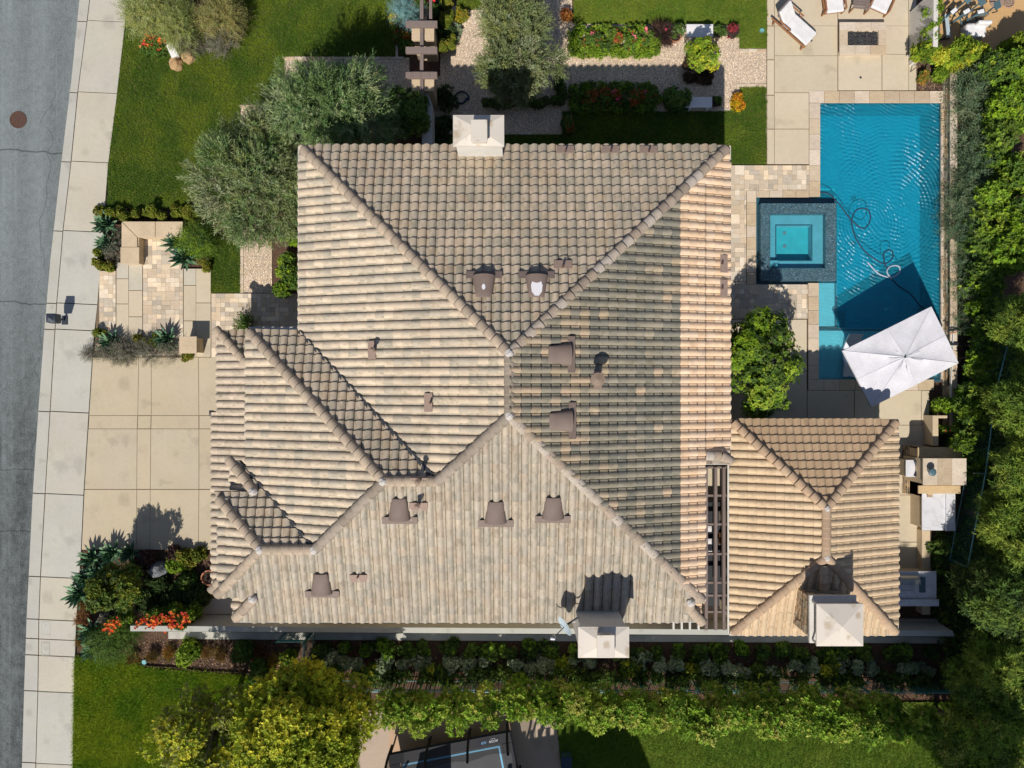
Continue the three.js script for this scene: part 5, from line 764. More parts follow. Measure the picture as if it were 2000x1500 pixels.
{ // stone faced raised wall along the pool
  const h = 0.55, t = thing('stone_wall', 'low stacked stone wall with travertine cap along the east side of the pool', 'wall'), xa = X(1845), xb = X(1867, h), za = Z(135), zb = Z(835);
  mesh('core', box(xa, 0, za, xb, h - 0.06, zb), M.soilDark, t);
  const rows = []; for (let k = 0; k < 4; k++) { let z = za; while (z < zb) { const w = Math.min(rr(0.2, 0.55), zb - z), p = rr(0.02, 0.075), g = new THREE.BoxGeometry(0.12 + p, 0.118, Math.max(0.02, w - 0.012)); g.translate(xa - p / 2 + k * 0.045, k * 0.122 + 0.06, z + w / 2); metreUV(g); const q = rr(0.6, 1.45), wm = rr(-0.15, 0.16), n = g.attributes.position.count, c = new Float32Array(n * 3); for (let i = 0; i < n; i++) c.set([q * (1 + wm), q, q * (1 - wm)], i * 3); g.setAttribute('color', new THREE.BufferAttribute(c, 3)); rows.push(g); z += w; } }
  mesh('stone_veneer', rows, M.ledger, t).userData.kind = 'stuff';
  const n = 14; for (let i = 0; i < n; i++) mesh('cap_stone', slab(inset([[X(1856, h), za + (zb - za) * i / n], [X(1870, h), za + (zb - za) * i / n], [X(1870, h), za + (zb - za) * (i + 1) / n], [X(1856, h), za + (zb - za) * (i + 1) / n]], 0.004), h - 0.06, h + rr(-0.002, 0.002), 0.01), pick(stoneMs), t);
  settle(t, xa, 0, (za + zb) / 2);
  const p = thing('pool_net', 'long pool net pole lying along the stone wall cap', 'pool net'), a = W(1862, 648, 0.62), b = W(1856, 808, 0.6); mesh('pole', rod(a, b, 0.018, 0.018, 8), M.plasticWhite, p); const ring = tube(Array.from({ length: 9 }, (_, i) => { const f = i / 8 - 0.5; return new V3(a.x + f * 0.55, 0.64, a.z - 0.02 - 0.1 * Math.cos(f * PI)); }), 0.03, 24, 6); mesh('net_frame', ring, M.blackMetal, p); mesh('net_grip', rod(new V3(a.x - 0.2, 0.66, a.z + 0.05), new V3(a.x + 0.12, 0.66, a.z + 0.02), 0.022), M.orange, p); settle(p, a.x, 0.55, a.z);
  const br = thing('pool_brush', 'dark pool brush leaning on the stone wall below the net', 'pool brush'), c = W(1862, 672, 0.6); mesh('head', new RoundedBoxGeometry(0.42, 0.08, 0.12, 2, 0.02).translate(c.x, 0.6, c.z), M.blackMetal, br); mesh('handle', rod(c, c.clone().add(new V3(-0.12, 0.05, 0.5)), 0.016), M.steel, br); settle(br, c.x, 0.55, c.z);
}
// entry walls
{
  const h = 0.62, t = thing('entry_wall', 'low L shaped beige stucco wall with a thick cap at the entry court', 'wall'), o = px([[237, 432], [358, 432], [358, 465], [272, 465], [272, 516], [235, 516]], h); mesh('body', slab(px([[239, 434], [356, 434], [356, 463], [270, 463], [270, 514], [238, 514]], h), 0, h - 0.07), M.stucco, t);
  const cap = (p) => mesh('cap_stone', slab(inset(px(p, h), 0.004), h - 0.07, h, 0.008), M.stucco, t);
  cap([[238, 432.5], [303, 432.5], [303, 463], [268, 463]]); cap([[303.5, 432.5], [357, 432.5], [357, 463], [303.5, 463]]); cap([[237.5, 433], [268, 463.5], [268, 482], [237, 482]]); cap([[235, 482.5], [272, 482.5], [272, 515.5], [235, 515.5]]);
  settle(t, X(290), 0, Z(450));
  const p = thing('entry_pillar', 'square beige stucco pillar beside the driveway corner', 'pillar'), hp = 0.95; const q = rect(350, 657, 384, 690, hp); mesh('shaft', slab(inset(q, 0.05), 0, hp - 0.08), M.stucco, p); mesh('cap_stone', slab(q, hp - 0.08, hp, 0.01), M.stucco, p); settle(p, X(367), 0, Z(673));
}
{ // mailbox on a slim post
  const t = thing('mailbox', 'dark pedestal mailbox with a peaked lid on the sidewalk kerb', 'mailbox'), b = W(127, 626, 0.12), topH = 1.2, c = new V3(b.x - 0.01, 0, b.z - 0.02);
  mesh('base_plate', new RoundedBoxGeometry(0.25, 0.05, 0.37, 2, 0.01).translate(b.x, 0.145, b.z), M.bronze, t); mesh('post', rod(new V3(c.x, 0.15, c.z), new V3(c.x, 0.62, c.z), 0.05, 0.05, 12), M.bronze, t); mesh('body', new RoundedBoxGeometry(0.36, 0.48, 0.4, 3, 0.05).translate(c.x, 0.86, c.z), M.bronze, t);
  const r = new THREE.ConeGeometry(0.27, 0.1, 4, 1).rotateY(PI / 4).translate(c.x, 1.14, c.z); mesh('lid', r, M.bronze, t); mesh('door', box(c.x - 0.14, 0.7, c.z + 0.195, c.x + 0.14, 1.0, c.z + 0.21, 0.006), M.blackMetal, t); settle(t, b.x, 0.12, b.z);
}
// garden arch of beams on stucco piers
{
  const t = thing('garden_arch', 'weathered timber garden arch on paired beige piers', 'arch'), h = 2.35;
  for (const [a, b, c, d] of [[804, 52, 848, 78], [804, 151, 848, 178]]) { const q = rect(a, b - 12, c, d, 2.05); mesh('pier', slab(inset(q, 0.03), 0, 1.98), M.stucco, t); mesh('pier_cap', slab(q, 1.98, 2.05, 0.01), M.stucco, t); }
  for (const y of [46, 97, 146]) mesh('cross_beam', box(X(792, h), h - 0.16, Z(y - 6, h), X(854, h), h, Z(y + 6, h), 0.012), M.wood, t);
  mesh('long_beam', box(X(820, 2.19), 2.03 + 0.005, Z(-30, 2.19), X(827, 2.19), 2.187, Z(190, 2.19), 0.01), M.wood, t); mesh('long_beam', box(X(838, 2.19), 2.03 + 0.005, Z(-30, 2.19), X(844, 2.19), 2.187, Z(36, 2.19), 0.01), M.wood, t);
  settle(t, X(826), 0, Z(105));
}
// timber trellis between house and pavilion
{
  const t = thing('patio_trellis', 'dark timber trellis of long beams between the house and the pavilion', 'trellis'), h = 2.7, hy = 2.5;
  for (const x of [1380, 1398.5, 1414.5]) mesh('long_beam', box(X(x - 2.8, h), h - 0.18, Z(912, h), X(x + 2.8, h), h, Z(1231, h), 0.01), M.wood, t);
  for (const y of [913, 968, 1024, 1082, 1138, 1163, 1195]) mesh('cross_beam', box(X(1376, hy), hy - 0.14, Z(y - 2.2, hy), X(1421, hy), hy + 0.01, Z(y + 2.2, hy), 0.008), M.wood, t);
  for (const x of [1316, 1332, 1348, 1365]) mesh('rafter_tail', box(X(x - 1.8, h), h - 0.15, Z(1185, h), X(x + 1.8, h), h - 0.01, Z(1231, h), 0.006), M.white, t);
  settle(t, X(1400), 0, Z(1070));
  // things glimpsed below
  const tb = thing('dining_table', 'dark patio dining table seen through the trellis', 'table'), c = W(1400, 1085, 0.75); mesh('table_top', box(c.x - 0.5, 0.7, c.z - 2.3, c.x + 0.5, 0.75, c.z + 2.2, 0.01), M.blackMetal, tb); for (const a of [-1, 1]) for (const b of [-1, 1]) mesh('leg', rod(new V3(c.x + a * 0.42, DK, c.z + b * 2.0), new V3(c.x + a * 0.42, 0.7, c.z + b * 2.0), 0.03), M.blackMetal, tb); settle(tb, c.x, DK, c.z);
  [[1386, 1033, 'napkin on the upper end of the trellis table'], [1386, 1057, 'napkin in the middle of the trellis table'], [1387, 1072, 'napkin on the lower end of the trellis table']].forEach(([x, y, l]) => { const p = W(x, y, 0.755), n = thing('napkin', 'white folded ' + l, 'napkin', 'napkins on the patio table'); mesh('cloth', new RoundedBoxGeometry(0.17, 0.02, 0.24, 2, 0.008).translate(p.x, 0.763, p.z), M.cushion, n); mesh('fold', new RoundedBoxGeometry(0.15, 0.012, 0.11, 2, 0.005).translate(p.x, 0.779, p.z), M.cushion, n); settle(n, p.x, 0.75, p.z); });
  const ch = thing('wicker_chair', 'tan wicker chair under the trellis', 'chair'), k = W(1405, 1050, 0.7); mesh('seat', box(k.x - 0.25, 0.4, k.z - 0.26, k.x + 0.25, 0.46, k.z + 0.26, 0.02), M.teak, ch); for (let i = 0; i < 8; i++) mesh('slat', box(k.x - 0.06, 0.5, k.z - 0.24 + i * 0.065, k.x + 0.24, 0.92, k.z - 0.205 + i * 0.065, 0.01), M.teak, ch); for (const a of [-1, 1]) for (const b of [-1, 1]) mesh('leg', rod(new V3(k.x + a * 0.21, DK, k.z + b * 0.22), new V3(k.x + a * 0.21, 0.42, k.z + b * 0.22), 0.022), M.teak, ch); settle(ch, k.x, DK, k.z);
}
// ------------------------------------------------------------------ outdoor kitchen
{
  const t = thing('pizza_oven', 'stone faced outdoor oven with a travertine top and a short flue', 'oven'), h = 1.75;
  const top = rect(1803, 895, 1888, 948, h); mesh('body', slab(inset(top, 0.06), 0, h - 0.07), M.stucco, t);
  for (let i = 0; i < 3; i++) mesh('top_slab', slab(inset(rect(1803 + i * 28.3, 895, 1803 + (i + 1) * 28.3, 948, h), 0.003), h - 0.07, h, 0.008), pick(stoneMs), t);
  mesh('shelf', [slab(rect(1794, 948.5, 1876, 964, 1.35), 1.28, 1.35, 0.008), slab(rect(1793, 874, 1878, 895, 1.25), 1.18, 1.25, 0.008)], M.edge, t); mesh('shelf_support', [slab(rect(1798, 950, 1872, 962, 1.2), 0, 1.28), slab(rect(1797, 877, 1874, 893, 1.2), 0, 1.18)], M.stucco, t);
  const f = W(1820, 922, h + 0.2); mesh('flue', rod(new V3(f.x, h, f.z - 0.05), f.clone(), 0.1, 0.1, 14), M.steel, t); mesh('flue_cap', [new THREE.CylinderGeometry(0.16, 0.16, 0.03, 24).translate(f.x, h + 0.24, f.z), new THREE.SphereGeometry(0.16, 20, 8, 0, 2 * PI, 0, PI / 2).scale(1, 0.3, 1).translate(f.x, h + 0.255, f.z)], M.slate, t);
  const x0 = X(1763), x1 = X(1800, 1.4), z0 = Z(868), z1 = Z(963); mesh('hearth', box(x0 + 0.52, 0, z0 + 0.05, x1 + 0.06, 1.08, z1 - 0.05), M.stoneTop, t);
  const rows = []; for (let k = 0; k < 12; k++) for (let z = z0; z < z1;) { const w = Math.min(rr(0.12, 0.36), z1 - z), g = new THREE.BoxGeometry(rr(0.14, 0.22), 0.095, Math.max(0.02, w - 0.01)); g.translate(x0 + 0.02 + k * 0.045, k * 0.1 + 0.05, z + w / 2); metreUV(g); const q = rr(0.6, 1.5), wm = rr(-0.1, 0.15), n = g.attributes.position.count, c = new Float32Array(n * 3); for (let i = 0; i < n; i++) c.set([q * (1 + wm), q, q * (1 - wm)], i * 3); g.setAttribute('color', new THREE.BufferAttribute(c, 3)); rows.push(g); z += w; } mesh('stone_veneer', rows, M.ledger, t).userData.kind = 'stuff';
  mesh('mouth', tube([[1787, 930], [1792, 915], [1787, 900]].map(([a, b]) => W(a, b, 1.1)), 0.05, 20, 6), M.blackMetal, t); mesh('landing_support', box(X(1768, 1) + 0.04, 0.3, Z(899, 1), X(1786, 1), 1.0, Z(930, 1)), M.stoneTop, t); mesh('landing', box(X(1768, 1), 1.0, Z(898, 1), X(1786, 1), 1.06, Z(931, 1), 0.01), M.marble, t);
  settle(t, X(1830), 0, Z(915));
  const c1 = thing('marble_counter', 'white marble counter below the travertine topped oven', 'counter'), hc = 1.1; mesh('cabinet', slab(inset(rect(1802, 966, 1863, 1034, hc), 0.05), 0, hc - 0.05), M.stucco, c1); mesh('counter_top', slab(rect(1801, 964, 1847, 1036, hc), hc - 0.05, hc, 0.006), M.marble, c1); mesh('raised_ledge', slab(rect(1848, 964, 1866, 1037, hc + 0.08), hc - 0.05, hc + 0.08, 0.006), M.marble, c1); settle(c1, X(1830), 0, Z(1000));
  const c2 = thing('grill_counter', 'shaded marble counter with a built in grill beside the pavilion', 'counter'), hb = 1.0; mesh('cabinet', slab(inset(rect(1735, 1118, 1828, 1168, hb), 0.05), 0, hb - 0.05), M.stucco, c2); mesh('counter_top', slab(rect(1733, 1116, 1829, 1170, hb), hb - 0.05, hb, 0.006), M.marble, c2); mesh('bar_top', slab(rect(1733, 1171, 1834, 1184, hb + 0.14), hb + 0.08, hb + 0.14, 0.006), M.marble, c2); mesh('bar_wall', slab(rect(1735, 1172, 1828, 1181, hb), 0, hb + 0.08), M.stucco, c2);
  mesh('grill_lid', new THREE.CylinderGeometry(0.34, 0.34, 0.78, 20, 1, false, 0, PI).rotateZ(PI / 2).rotateX(-PI / 2).translate(X(1772, hb), hb + 0.02, Z(1138, hb)), M.steel, c2); mesh('side_burner', box(X(1795, hb), hb + 0.005, Z(1127, hb), X(1807, hb), hb + 0.035, Z(1157, hb), 0.01), M.slate, c2); mesh('grill_handle', rod(W(1760, 1153, hb + 0.14), W(1785, 1153, hb + 0.14), 0.015), M.steel, c2); settle(c2, X(1780), 0, Z(1145));
  stuccoWall('shaded low kitchen wall running between the two counters', rect(1801, 1037, 1817, 1200, 0.5), 0.5, M.stucco); stuccoWall('low white planter wall above the outdoor oven', px([[1822, 812], [1850, 812], [1850, 817], [1833, 817], [1833, 870], [1822, 870]], 0.8), 0.8, M.stucco, 'planter_wall');
  stuccoWall('low white sloped retaining wall at the lower right corner of the garden', px([[1752, 1212], [1835, 1212], [1862, 1243], [1752, 1243]], 0.3), 0.3, M.white, 'retaining_wall');
}
// ------------------------------------------------------------------ green metal fences
function fence(label, a, b, h, n, o = {}) {
  const t = thing(o.name ?? 'metal_fence', label, o.cat ?? 'fence'), A = new V3(a[0], 0, a[1]), B = new V3(b[0], 0, b[1]), up = (p, y) => p.clone().setY(y);
  mesh('rail', bar(up(A, h), up(B, h), 0.032, 0.035, 0.006), o.railM ?? M.tealLight, t); mesh('rail', bar(up(A, 0.15), up(B, 0.15), 0.035, 0.035, 0.005), M.teal, t); if (!o.wire) mesh('rail', bar(up(A, h - 0.2), up(B, h - 0.2), 0.035, 0.035, 0.005), M.teal, t);
  const pk = new THREE.CylinderGeometry(0.011, 0.011, h - 0.1, 5).translate(0, (h - 0.1) / 2 + 0.06, 0); for (let i = 0; i <= n; i++) { const m = mesh('picket', pk, M.teal, t); m.position.copy(A.clone().lerp(B, i / n)); }
  const np = Math.max(1, Math.round(A.distanceTo(B) / 2.4)), pp = new RoundedBoxGeometry(0.06, h + 0.1, 0.06, 1, 0.008).translate(0, (h + 0.1) / 2, 0); for (let i = 0; i <= np; i++) { const m = mesh('post', pp, M.teal, t); m.position.copy(A.clone().lerp(B, i / np)); }
  return settle(t, (A.x + B.x) / 2, 0, (A.z + B.z) / 2);
}
fence('long green metal picket fence behind the south shrub bed', [X(615), Z(1327)], [X(1880), Z(1330)], 1.25, 285);
fence('green metal gate panel standing between the white wall and the mulch bed', [X(566), Z(1226)], [X(616), Z(1226)], 1.75, 14, { name: 'metal_gate', cat: 'gate' });
fence('short green metal fence running down from the gate panel', [X(616), Z(1227)], [X(612), Z(1322)], 1.75, 26);
{ const pts = [[1990, 585], [1945, 765], [1925, 925], [1890, 1108]].map(([a, b]) => W(a, b, 2.0)); const t = thing('wire_fence', 'thin teal wire fence through the trees on the right', 'fence'); for (let i = 0; i < 3; i++) { mesh('rail', [rod(pts[i], pts[i + 1], 0.022), rod(pts[i].clone().setY(0.8), pts[i + 1].clone().setY(0.8), 0.012)], M.tealLight, t); } const ww = []; for (let i = 0; i < 3; i++) for (let k = 0; k < 40; k++) { const p = pts[i].clone().lerp(pts[i + 1], k / 40); ww.push(rod(p.clone().setY(0.05), p, 0.006, 0.006, 4)); } mesh('mesh_wires', ww, M.teal, t).userData.kind = 'stuff'; for (const p of pts) mesh('post', rod(p.clone().setY(0), p.clone().setY(2.1), 0.035, 0.035, 8), M.teal, t); mesh('brace', rod(pts[2].clone(), pts[2].clone().add(new V3(-0.5, 0.02, -0.02)), 0.02), M.steel, t); settle(t, pts[1].x, 0, pts[1].z); }
// bed edging
{ const t = thing('bed_edging', 'thin dark edging between the mulch bed and the lower lawn', 'edging'); const p = [[262, 1298], [300, 1302], [340, 1304], [390, 1311], [470, 1314], [540, 1322]].map(([a, b]) => W(a, b, 0.09)); const g = []; for (let i = 1; i < p.length; i++) g.push(bar(p[i - 1].clone().setY(0.05), p[i].clone().setY(0.05), 0.025, 0.1, 0)); mesh('band', g, M.rust, t); settle(t, X(390), 0, Z(1308)); }

// ------------------------------------------------------------------ fire pit and seats
{
  const t = thing('fire_pit', 'rectangular travertine fire pit filled with dark lava rock', 'fire pit'), h = 0.42, o = [1640, 42, 1731, 107];
  mesh('body', slab(inset(rect(1642, 46, 1725, 106, 0.3), 0.02), 0, h - 0.08, 0, [rect(1657, 61, 1716, 87, h)]), M.stuccoWall, t);
  const cap = (a, b, c, d) => mesh('cap_stone', slab(inset(rect(a, b, c, d, h), 0.003), h - 0.08, h + rr(-0.002, 0.002), 0.008), pick(stoneMs), t);
  cap(1640, 43, 1672, 59); cap(1672, 43, 1702, 59); cap(1702, 43, 1731, 59); cap(1640, 59, 1656, 88); cap(1716, 59, 1731, 88); cap(1640, 88, 1670, 106); cap(1670, 88, 1700, 106); cap(1700, 88, 1731, 106);
  mesh('tray', slab(rect(1655, 58, 1717, 89, h), 0.1, h - 0.11), M.darkHole, t);
  const ic = new THREE.IcosahedronGeometry(0.03, 0), pts = []; for (let i = 0; i < 1100; i++) pts.push({ p: W(rr(1658, 1715), rr(60.5, 87), h).setY(h - rr(0.05, 0.1)), n: new V3(rr(-1, 1), 1, rr(-1, 1)).normalize() }); instances('lava_rock', ic, mat({ c: [1, 1, 1], r: 0.7 }), pts, [[0.03, 0.03, 0.033], [0.05, 0.05, 0.052], [0.02, 0.02, 0.024], [0.06, 0.058, 0.055]], t, { s0: 0.5, s1: 1.2 }).userData.kind = 'stuff';
  settle(t, X(1685), 0, Z(75));
}
function chairAt(x, y, turn) { const g = new THREE.Group(); const c = W(x, y, 0.4); g.position.set(c.x, DK, c.z); g.rotation.y = turn; return g; }
function teakFrame(g, w, d, back) { // x across, z forwards (away from the back)
  for (const s of [-1, 1]) { mesh('arm', box(s * (w / 2) - 0.035, 0.5, -d / 2, s * (w / 2) + 0.035, 0.54, d / 2 - 0.05, 0.01), M.teak, g); mesh('leg', box(s * w / 2 - 0.03, 0, d / 2 - 0.12, s * w / 2 + 0.03, 0.5, d / 2 - 0.05, 0.008), M.teak, g); mesh('leg', box(s * w / 2 - 0.03, 0, -d / 2 + 0.02, s * w / 2 + 0.03, 0.5, -d / 2 + 0.09, 0.008), M.teak, g); }
  mesh('seat_frame', [box(-w / 2, 0.26, -d / 2, w / 2, 0.31, -d / 2 + 0.06), box(-w / 2, 0.26, d / 2 - 0.06, w / 2, 0.31, d / 2), box(-w / 2 - 0.02, 0.255, -d / 2 + 0.06, -w / 2 + 0.04, 0.315, d / 2 - 0.06), box(w / 2 - 0.04, 0.255, -d / 2 + 0.06, w / 2 + 0.02, 0.315, d / 2 - 0.06)], M.teak, g);
}
{ // chaise: raised back at the upper left, long white pad to the lower right
  const t = thing('sun_lounger', 'teak sun lounger with a long white pad left of the fire pit', 'sun lounger'), w = 0.78, L1 = 1.95; const A = W(1524, 22, 0.5), B = W(1580, 76, 0.4), ang = Math.atan2(B.x - A.x, B.z - A.z); const c = A.clone().lerp(B, 0.5); t.position.set(c.x, DK, c.z); t.rotation.y = ang;
  mesh('seat_cushion', new RoundedBoxGeometry(w - 0.08, 0.12, 1.25, 3, 0.045).translate(0, 0.4, 0.34), M.cushion, t); const b = mesh('back_cushion', new RoundedBoxGeometry(w - 0.08, 0.12, 0.78, 3, 0.045), M.cushion, t); b.rotation.x = 0.75; b.position.set(0, 0.62, -0.55);
  for (const s of [-1, 1]) { mesh('side_rail', box(s * w / 2 - 0.025, 0.26, -0.95, s * w / 2 + 0.025, 0.34, 0.98, 0.01), M.teak, t); mesh('leg', box(s * w / 2 - 0.03, 0, 0.85, s * w / 2 + 0.03, 0.27, 0.93, 0.008), M.teak, t); mesh('leg', box(s * w / 2 - 0.03, 0, -0.8, s * w / 2 + 0.03, 0.27, -0.72, 0.008), M.teak, t); mesh('arm', box(s * (w / 2 + 0.03) - 0.03, 0.56, -0.62, s * (w / 2 + 0.03) + 0.03, 0.6, 0.05, 0.01), M.teak, t); mesh('arm_post', box(s * (w / 2 + 0.03) - 0.02, 0.3, -0.05, s * (w / 2 + 0.03) + 0.02, 0.56, 0, 0.006), M.teak, t); }
  mesh('end_rail', box(-w / 2, 0.265, 0.92, w / 2, 0.335, 0.97, 0.01), M.teak, t); const bf = mesh('back_frame', box(-w / 2 + 0.02, -0.02, -0.42, w / 2 - 0.02, 0.02, 0.42, 0.01), M.wood, t); bf.rotation.x = 0.75; bf.position.set(0, 0.55, -0.6);
}
[[1628, 5, -0.12, 'white cushioned teak armchair left of the small table above the fire pit'], [1722, 3, 0.42, 'white cushioned teak armchair right of the small table above the fire pit']].forEach(([x, y, a, l]) => { const t = thing('armchair', l, 'armchair', 'teak armchairs by the fire pit'), c = W(x, y, 0.4); t.position.set(c.x, DK, c.z); t.rotation.y = a * -1; teakFrame(t, 0.86, 0.9); mesh('seat_cushion', new RoundedBoxGeometry(0.74, 0.15, 0.8, 3, 0.05).translate(0, 0.38, 0.06), M.cushion, t); const b = mesh('back_cushion', new RoundedBoxGeometry(0.74, 0.14, 0.56, 3, 0.05), M.cushion, t); b.rotation.x = 1.1; b.position.set(0, 0.62, -0.38); });
{ const t = thing('side_table', 'small slatted teak table between the two armchairs', 'side table'), c = W(1682, 3, 0.45); t.position.set(c.x, DK, c.z); t.rotation.y = -0.1; for (let i = 0; i < 7; i++) mesh('slat', box(-0.36, 0.42, -0.36 + i * 0.105, 0.36, 0.445, -0.275 + i * 0.105, 0.006), M.wood, t); for (const a of [-1, 1]) for (const b of [-1, 1]) mesh('leg', box(a * 0.33 - 0.03, 0, b * 0.33 - 0.03, a * 0.33 + 0.03, 0.42, b * 0.33 + 0.03, 0.006), M.teak, t); }
// benches and pots of the gravel garden
[[1341, 47, 1393, 72, 'white garden bench in full sun above the potted tree'], [1339, 189, 1391, 210, 'white garden bench in the shade below the potted tree']].forEach(([a, b, c, d, l], i) => { const t = thing('garden_bench', l, 'bench', 'white garden benches'), h = 0.46, q = rect(a, b, c, d, h); mesh('seat', slab(q, h - 0.07, h, 0.012), M.bench, t); for (const f of [0.14, 0.8]) mesh('leg', slab([[q[0][0] + (q[1][0] - q[0][0]) * f, q[0][1] + 0.03], [q[0][0] + (q[1][0] - q[0][0]) * (f + 0.1), q[0][1] + 0.03], [q[0][0] + (q[1][0] - q[0][0]) * (f + 0.1), q[2][1] + 0.03], [q[0][0] + (q[1][0] - q[0][0]) * f, q[2][1] + 0.03]], 0.05, h - 0.07, 0.008), M.bench, t); settle(t, (q[0][0] + q[1][0]) / 2, 0.05, (q[0][1] + q[2][1]) / 2); });
function pot(label, x, y, r, h, m, sides = 24) { const t = thing('plant_pot', label, 'pot'), c = W(x, y, h), R0 = r * S; const pr = [[R0 * 0.62, 0], [R0 * 0.95, h * 0.9], [R0 * 1.06, h * 0.9], [R0 * 1.06, h], [R0 * 0.9, h], [R0 * 0.86, h * 0.86]].map(([a, b]) => new THREE.Vector2(a, b)); mesh('body', new THREE.LatheGeometry(pr, sides).translate(c.x, 0.05, c.z), m, t); mesh('soil', new THREE.CylinderGeometry(R0 * 0.87, R0 * 0.87, 0.02, sides).translate(c.x, h * 0.9 + 0.05, c.z), M.soilDark, t); return settle(t, c.x, 0.05, c.z); }
pot('round terracotta pot left of the sunny bench', 1319, 71, 11, 0.34, M.ceramic); pot('small pale pot right of the sunny bench', 1404, 66, 9, 0.3, M.stucco); pot('dark square pot with red leaves at the lawn corner', 1432, 64, 12, 0.3, M.darkPot, 4); pot('small dark pot right of the shaded bench', 1398, 200, 8, 0.3, M.darkPot);
{ const t = thing('garden_hose', 'coiled dark garden hose lying on the shaded gravel', 'hose'), c = W(901, 192, 0.1), pts = []; for (let i = 0; i <= 90; i++) { const a = i / 90 * 2 * PI * 4, r = 0.2 + 0.035 * (i % 23) / 6; pts.push(new V3(c.x + Math.cos(a) * r, 0.08 + 0.05 * (i / 90), c.z + Math.sin(a) * r)); } mesh('coil', tube(pts, 0.032, 300, 6), M.hose, t); settle(t, c.x, 0.05, c.z); }
// boulders and a white post in the top left bed
{ const b = (label, x, y, rx, ry, rz, m, s) => { const c = W(x, y, ry * 0.8); const o = solo('boulder', blob(rx, ry, rz, s, 0.12, 3), m, label, 'boulder'); o.position.set(c.x, ry * 0.55, c.z); };
  b('tan boulder with a flat face at the lawn edge below the orange flowers', 342, 124, 0.27, 0.3, 0.3, M.boulder, 2.1); b('larger tan boulder right of the white stone block', 366, 107, 0.32, 0.32, 0.34, M.boulder, 4.4); b('grey boulder in the shade of the lower left planting', 307, 1113, 0.42, 0.4, 0.36, M.boulderGrey, 7.7);
  const w = W(335, 96, 0.5), o = solo('stone_block', new RoundedBoxGeometry(0.34, 0.5, 0.58, 3, 0.04), M.bench, 'white stone block leaning by the orange flowers', 'stone block'); o.position.set(w.x, 0.28, w.z); o.rotation.set(0.25, 0.35, -0.2); }
{ const t = thing('house_light', 'small black wall lantern at the garage eave', 'wall light'), c = W(420, 806, 2.0); mesh('body', new RoundedBoxGeometry(0.2, 0.22, 0.12, 2, 0.02).translate(c.x - 0.12, 1.95, c.z), M.blackMetal, t); mesh('cap', new THREE.ConeGeometry(0.14, 0.08, 4).rotateY(PI / 4).translate(c.x - 0.12, 2.1, c.z), M.blackMetal, t); settle(t, c.x, 1.8, c.z); }
[[1488, 60, 'round green sprinkler lid in the garden lawn by the deck'], [282, 1293, 'round pale green valve lid at the mulch bed edge']].forEach(([x, y, l]) => { const t = thing('valve_lid', l, 'valve lid'), c = W(x, y, 0.09); mesh('lid', new THREE.CylinderGeometry(0.1, 0.11, 0.04, 18).translate(c.x, 0.1, c.z), M.tealLight, t); mesh('lid_rim', new THREE.TorusGeometry(0.105, 0.012, 6, 20).rotateX(PI / 2).translate(c.x, 0.115, c.z), M.teal, t); settle(t, c.x, 0.06, c.z); });

// ------------------------------------------------------------------ neighbours
{
  structure('neighbour_patio', slab(px([[690, 1385], [1083, 1372], [1102, 1560], [690, 1560]]), 0, 0.075), M.nbPale, 'pale concrete patio of the neighbour around the trampoline', 'patio');
  structure('neighbour_patio', slab(px([[760, 1372], [1000, 1372], [1000, 1470], [760, 1470]]), 0, 0.081), M.nbPatio, 'reddish concrete strip behind the trampoline', 'patio');
  structure('neighbour_terrace', slab(px([[1834, -30], [2050, -30], [2050, 110], [1834, 110]]), 0, 0.07), M.nbTan, 'tan concrete terrace under the exercise machines', 'terrace');
  // the house whose roof shades the lawn and the trampoline, below the frame
  const t = thing('neighbour_house', 'tan neighbouring house just below the frame casting its shadow', 'house'), h = 5, sx = 0.2615 * h / S, sy = 0.9078 * h / S; const sh = [[1236, 1406], [1300, 1560], [1300, 2000], [1000, 2000], [1000, 1442]].map(([a, b]) => [a - sx, b + sy]), shp = px(sh);
  mesh('roof', slab(shp, h - 0.2, h, 0.02), M.ceramic, t); mesh('wall', slab(inset(shp, 0.5), 0, h - 0.2), M.stucco, t);
  const ev = []; for (let i = 0; i < 15; i++) { const f = (i + 0.5) / 15, a = W(sh[4][0] + (sh[0][0] - sh[4][0]) * f, sh[4][1] + (sh[0][1] - sh[4][1]) * f); ev.push(new THREE.CylinderGeometry(0.1, 0.1, 0.5, 10).rotateX(PI / 2).translate(a.x, h + 0.02, a.z)); } mesh('eave_tile', ev, M.ceramic, t).userData.kind = 'stuff'; settle(t, shp[0][0], 0, shp[2][1]);
  const t2 = thing('neighbour_patio_cover', 'neighbouring patio roof below the frame that shades part of the trampoline', 'patio roof'), s2 = px([[838, 1405], [896, 1388], [896, 1700], [838, 1700]].map(([a, b]) => [a - 0.2615 * 3 / S, b + 0.9078 * 3 / S])); mesh('roof', slab(s2, 2.9, 3.0), M.ceramic, t2); for (const [x, z] of s2) mesh('post', rod(new V3(x + 0.1 * Math.sign(s2[0][0] + 0.5 - x), 0, z), new V3(x + 0.1 * Math.sign(s2[0][0] + 0.5 - x), 2.9, z), 0.08), M.white, t2); settle(t2, s2[0][0], 0, s2[0][1]);
}
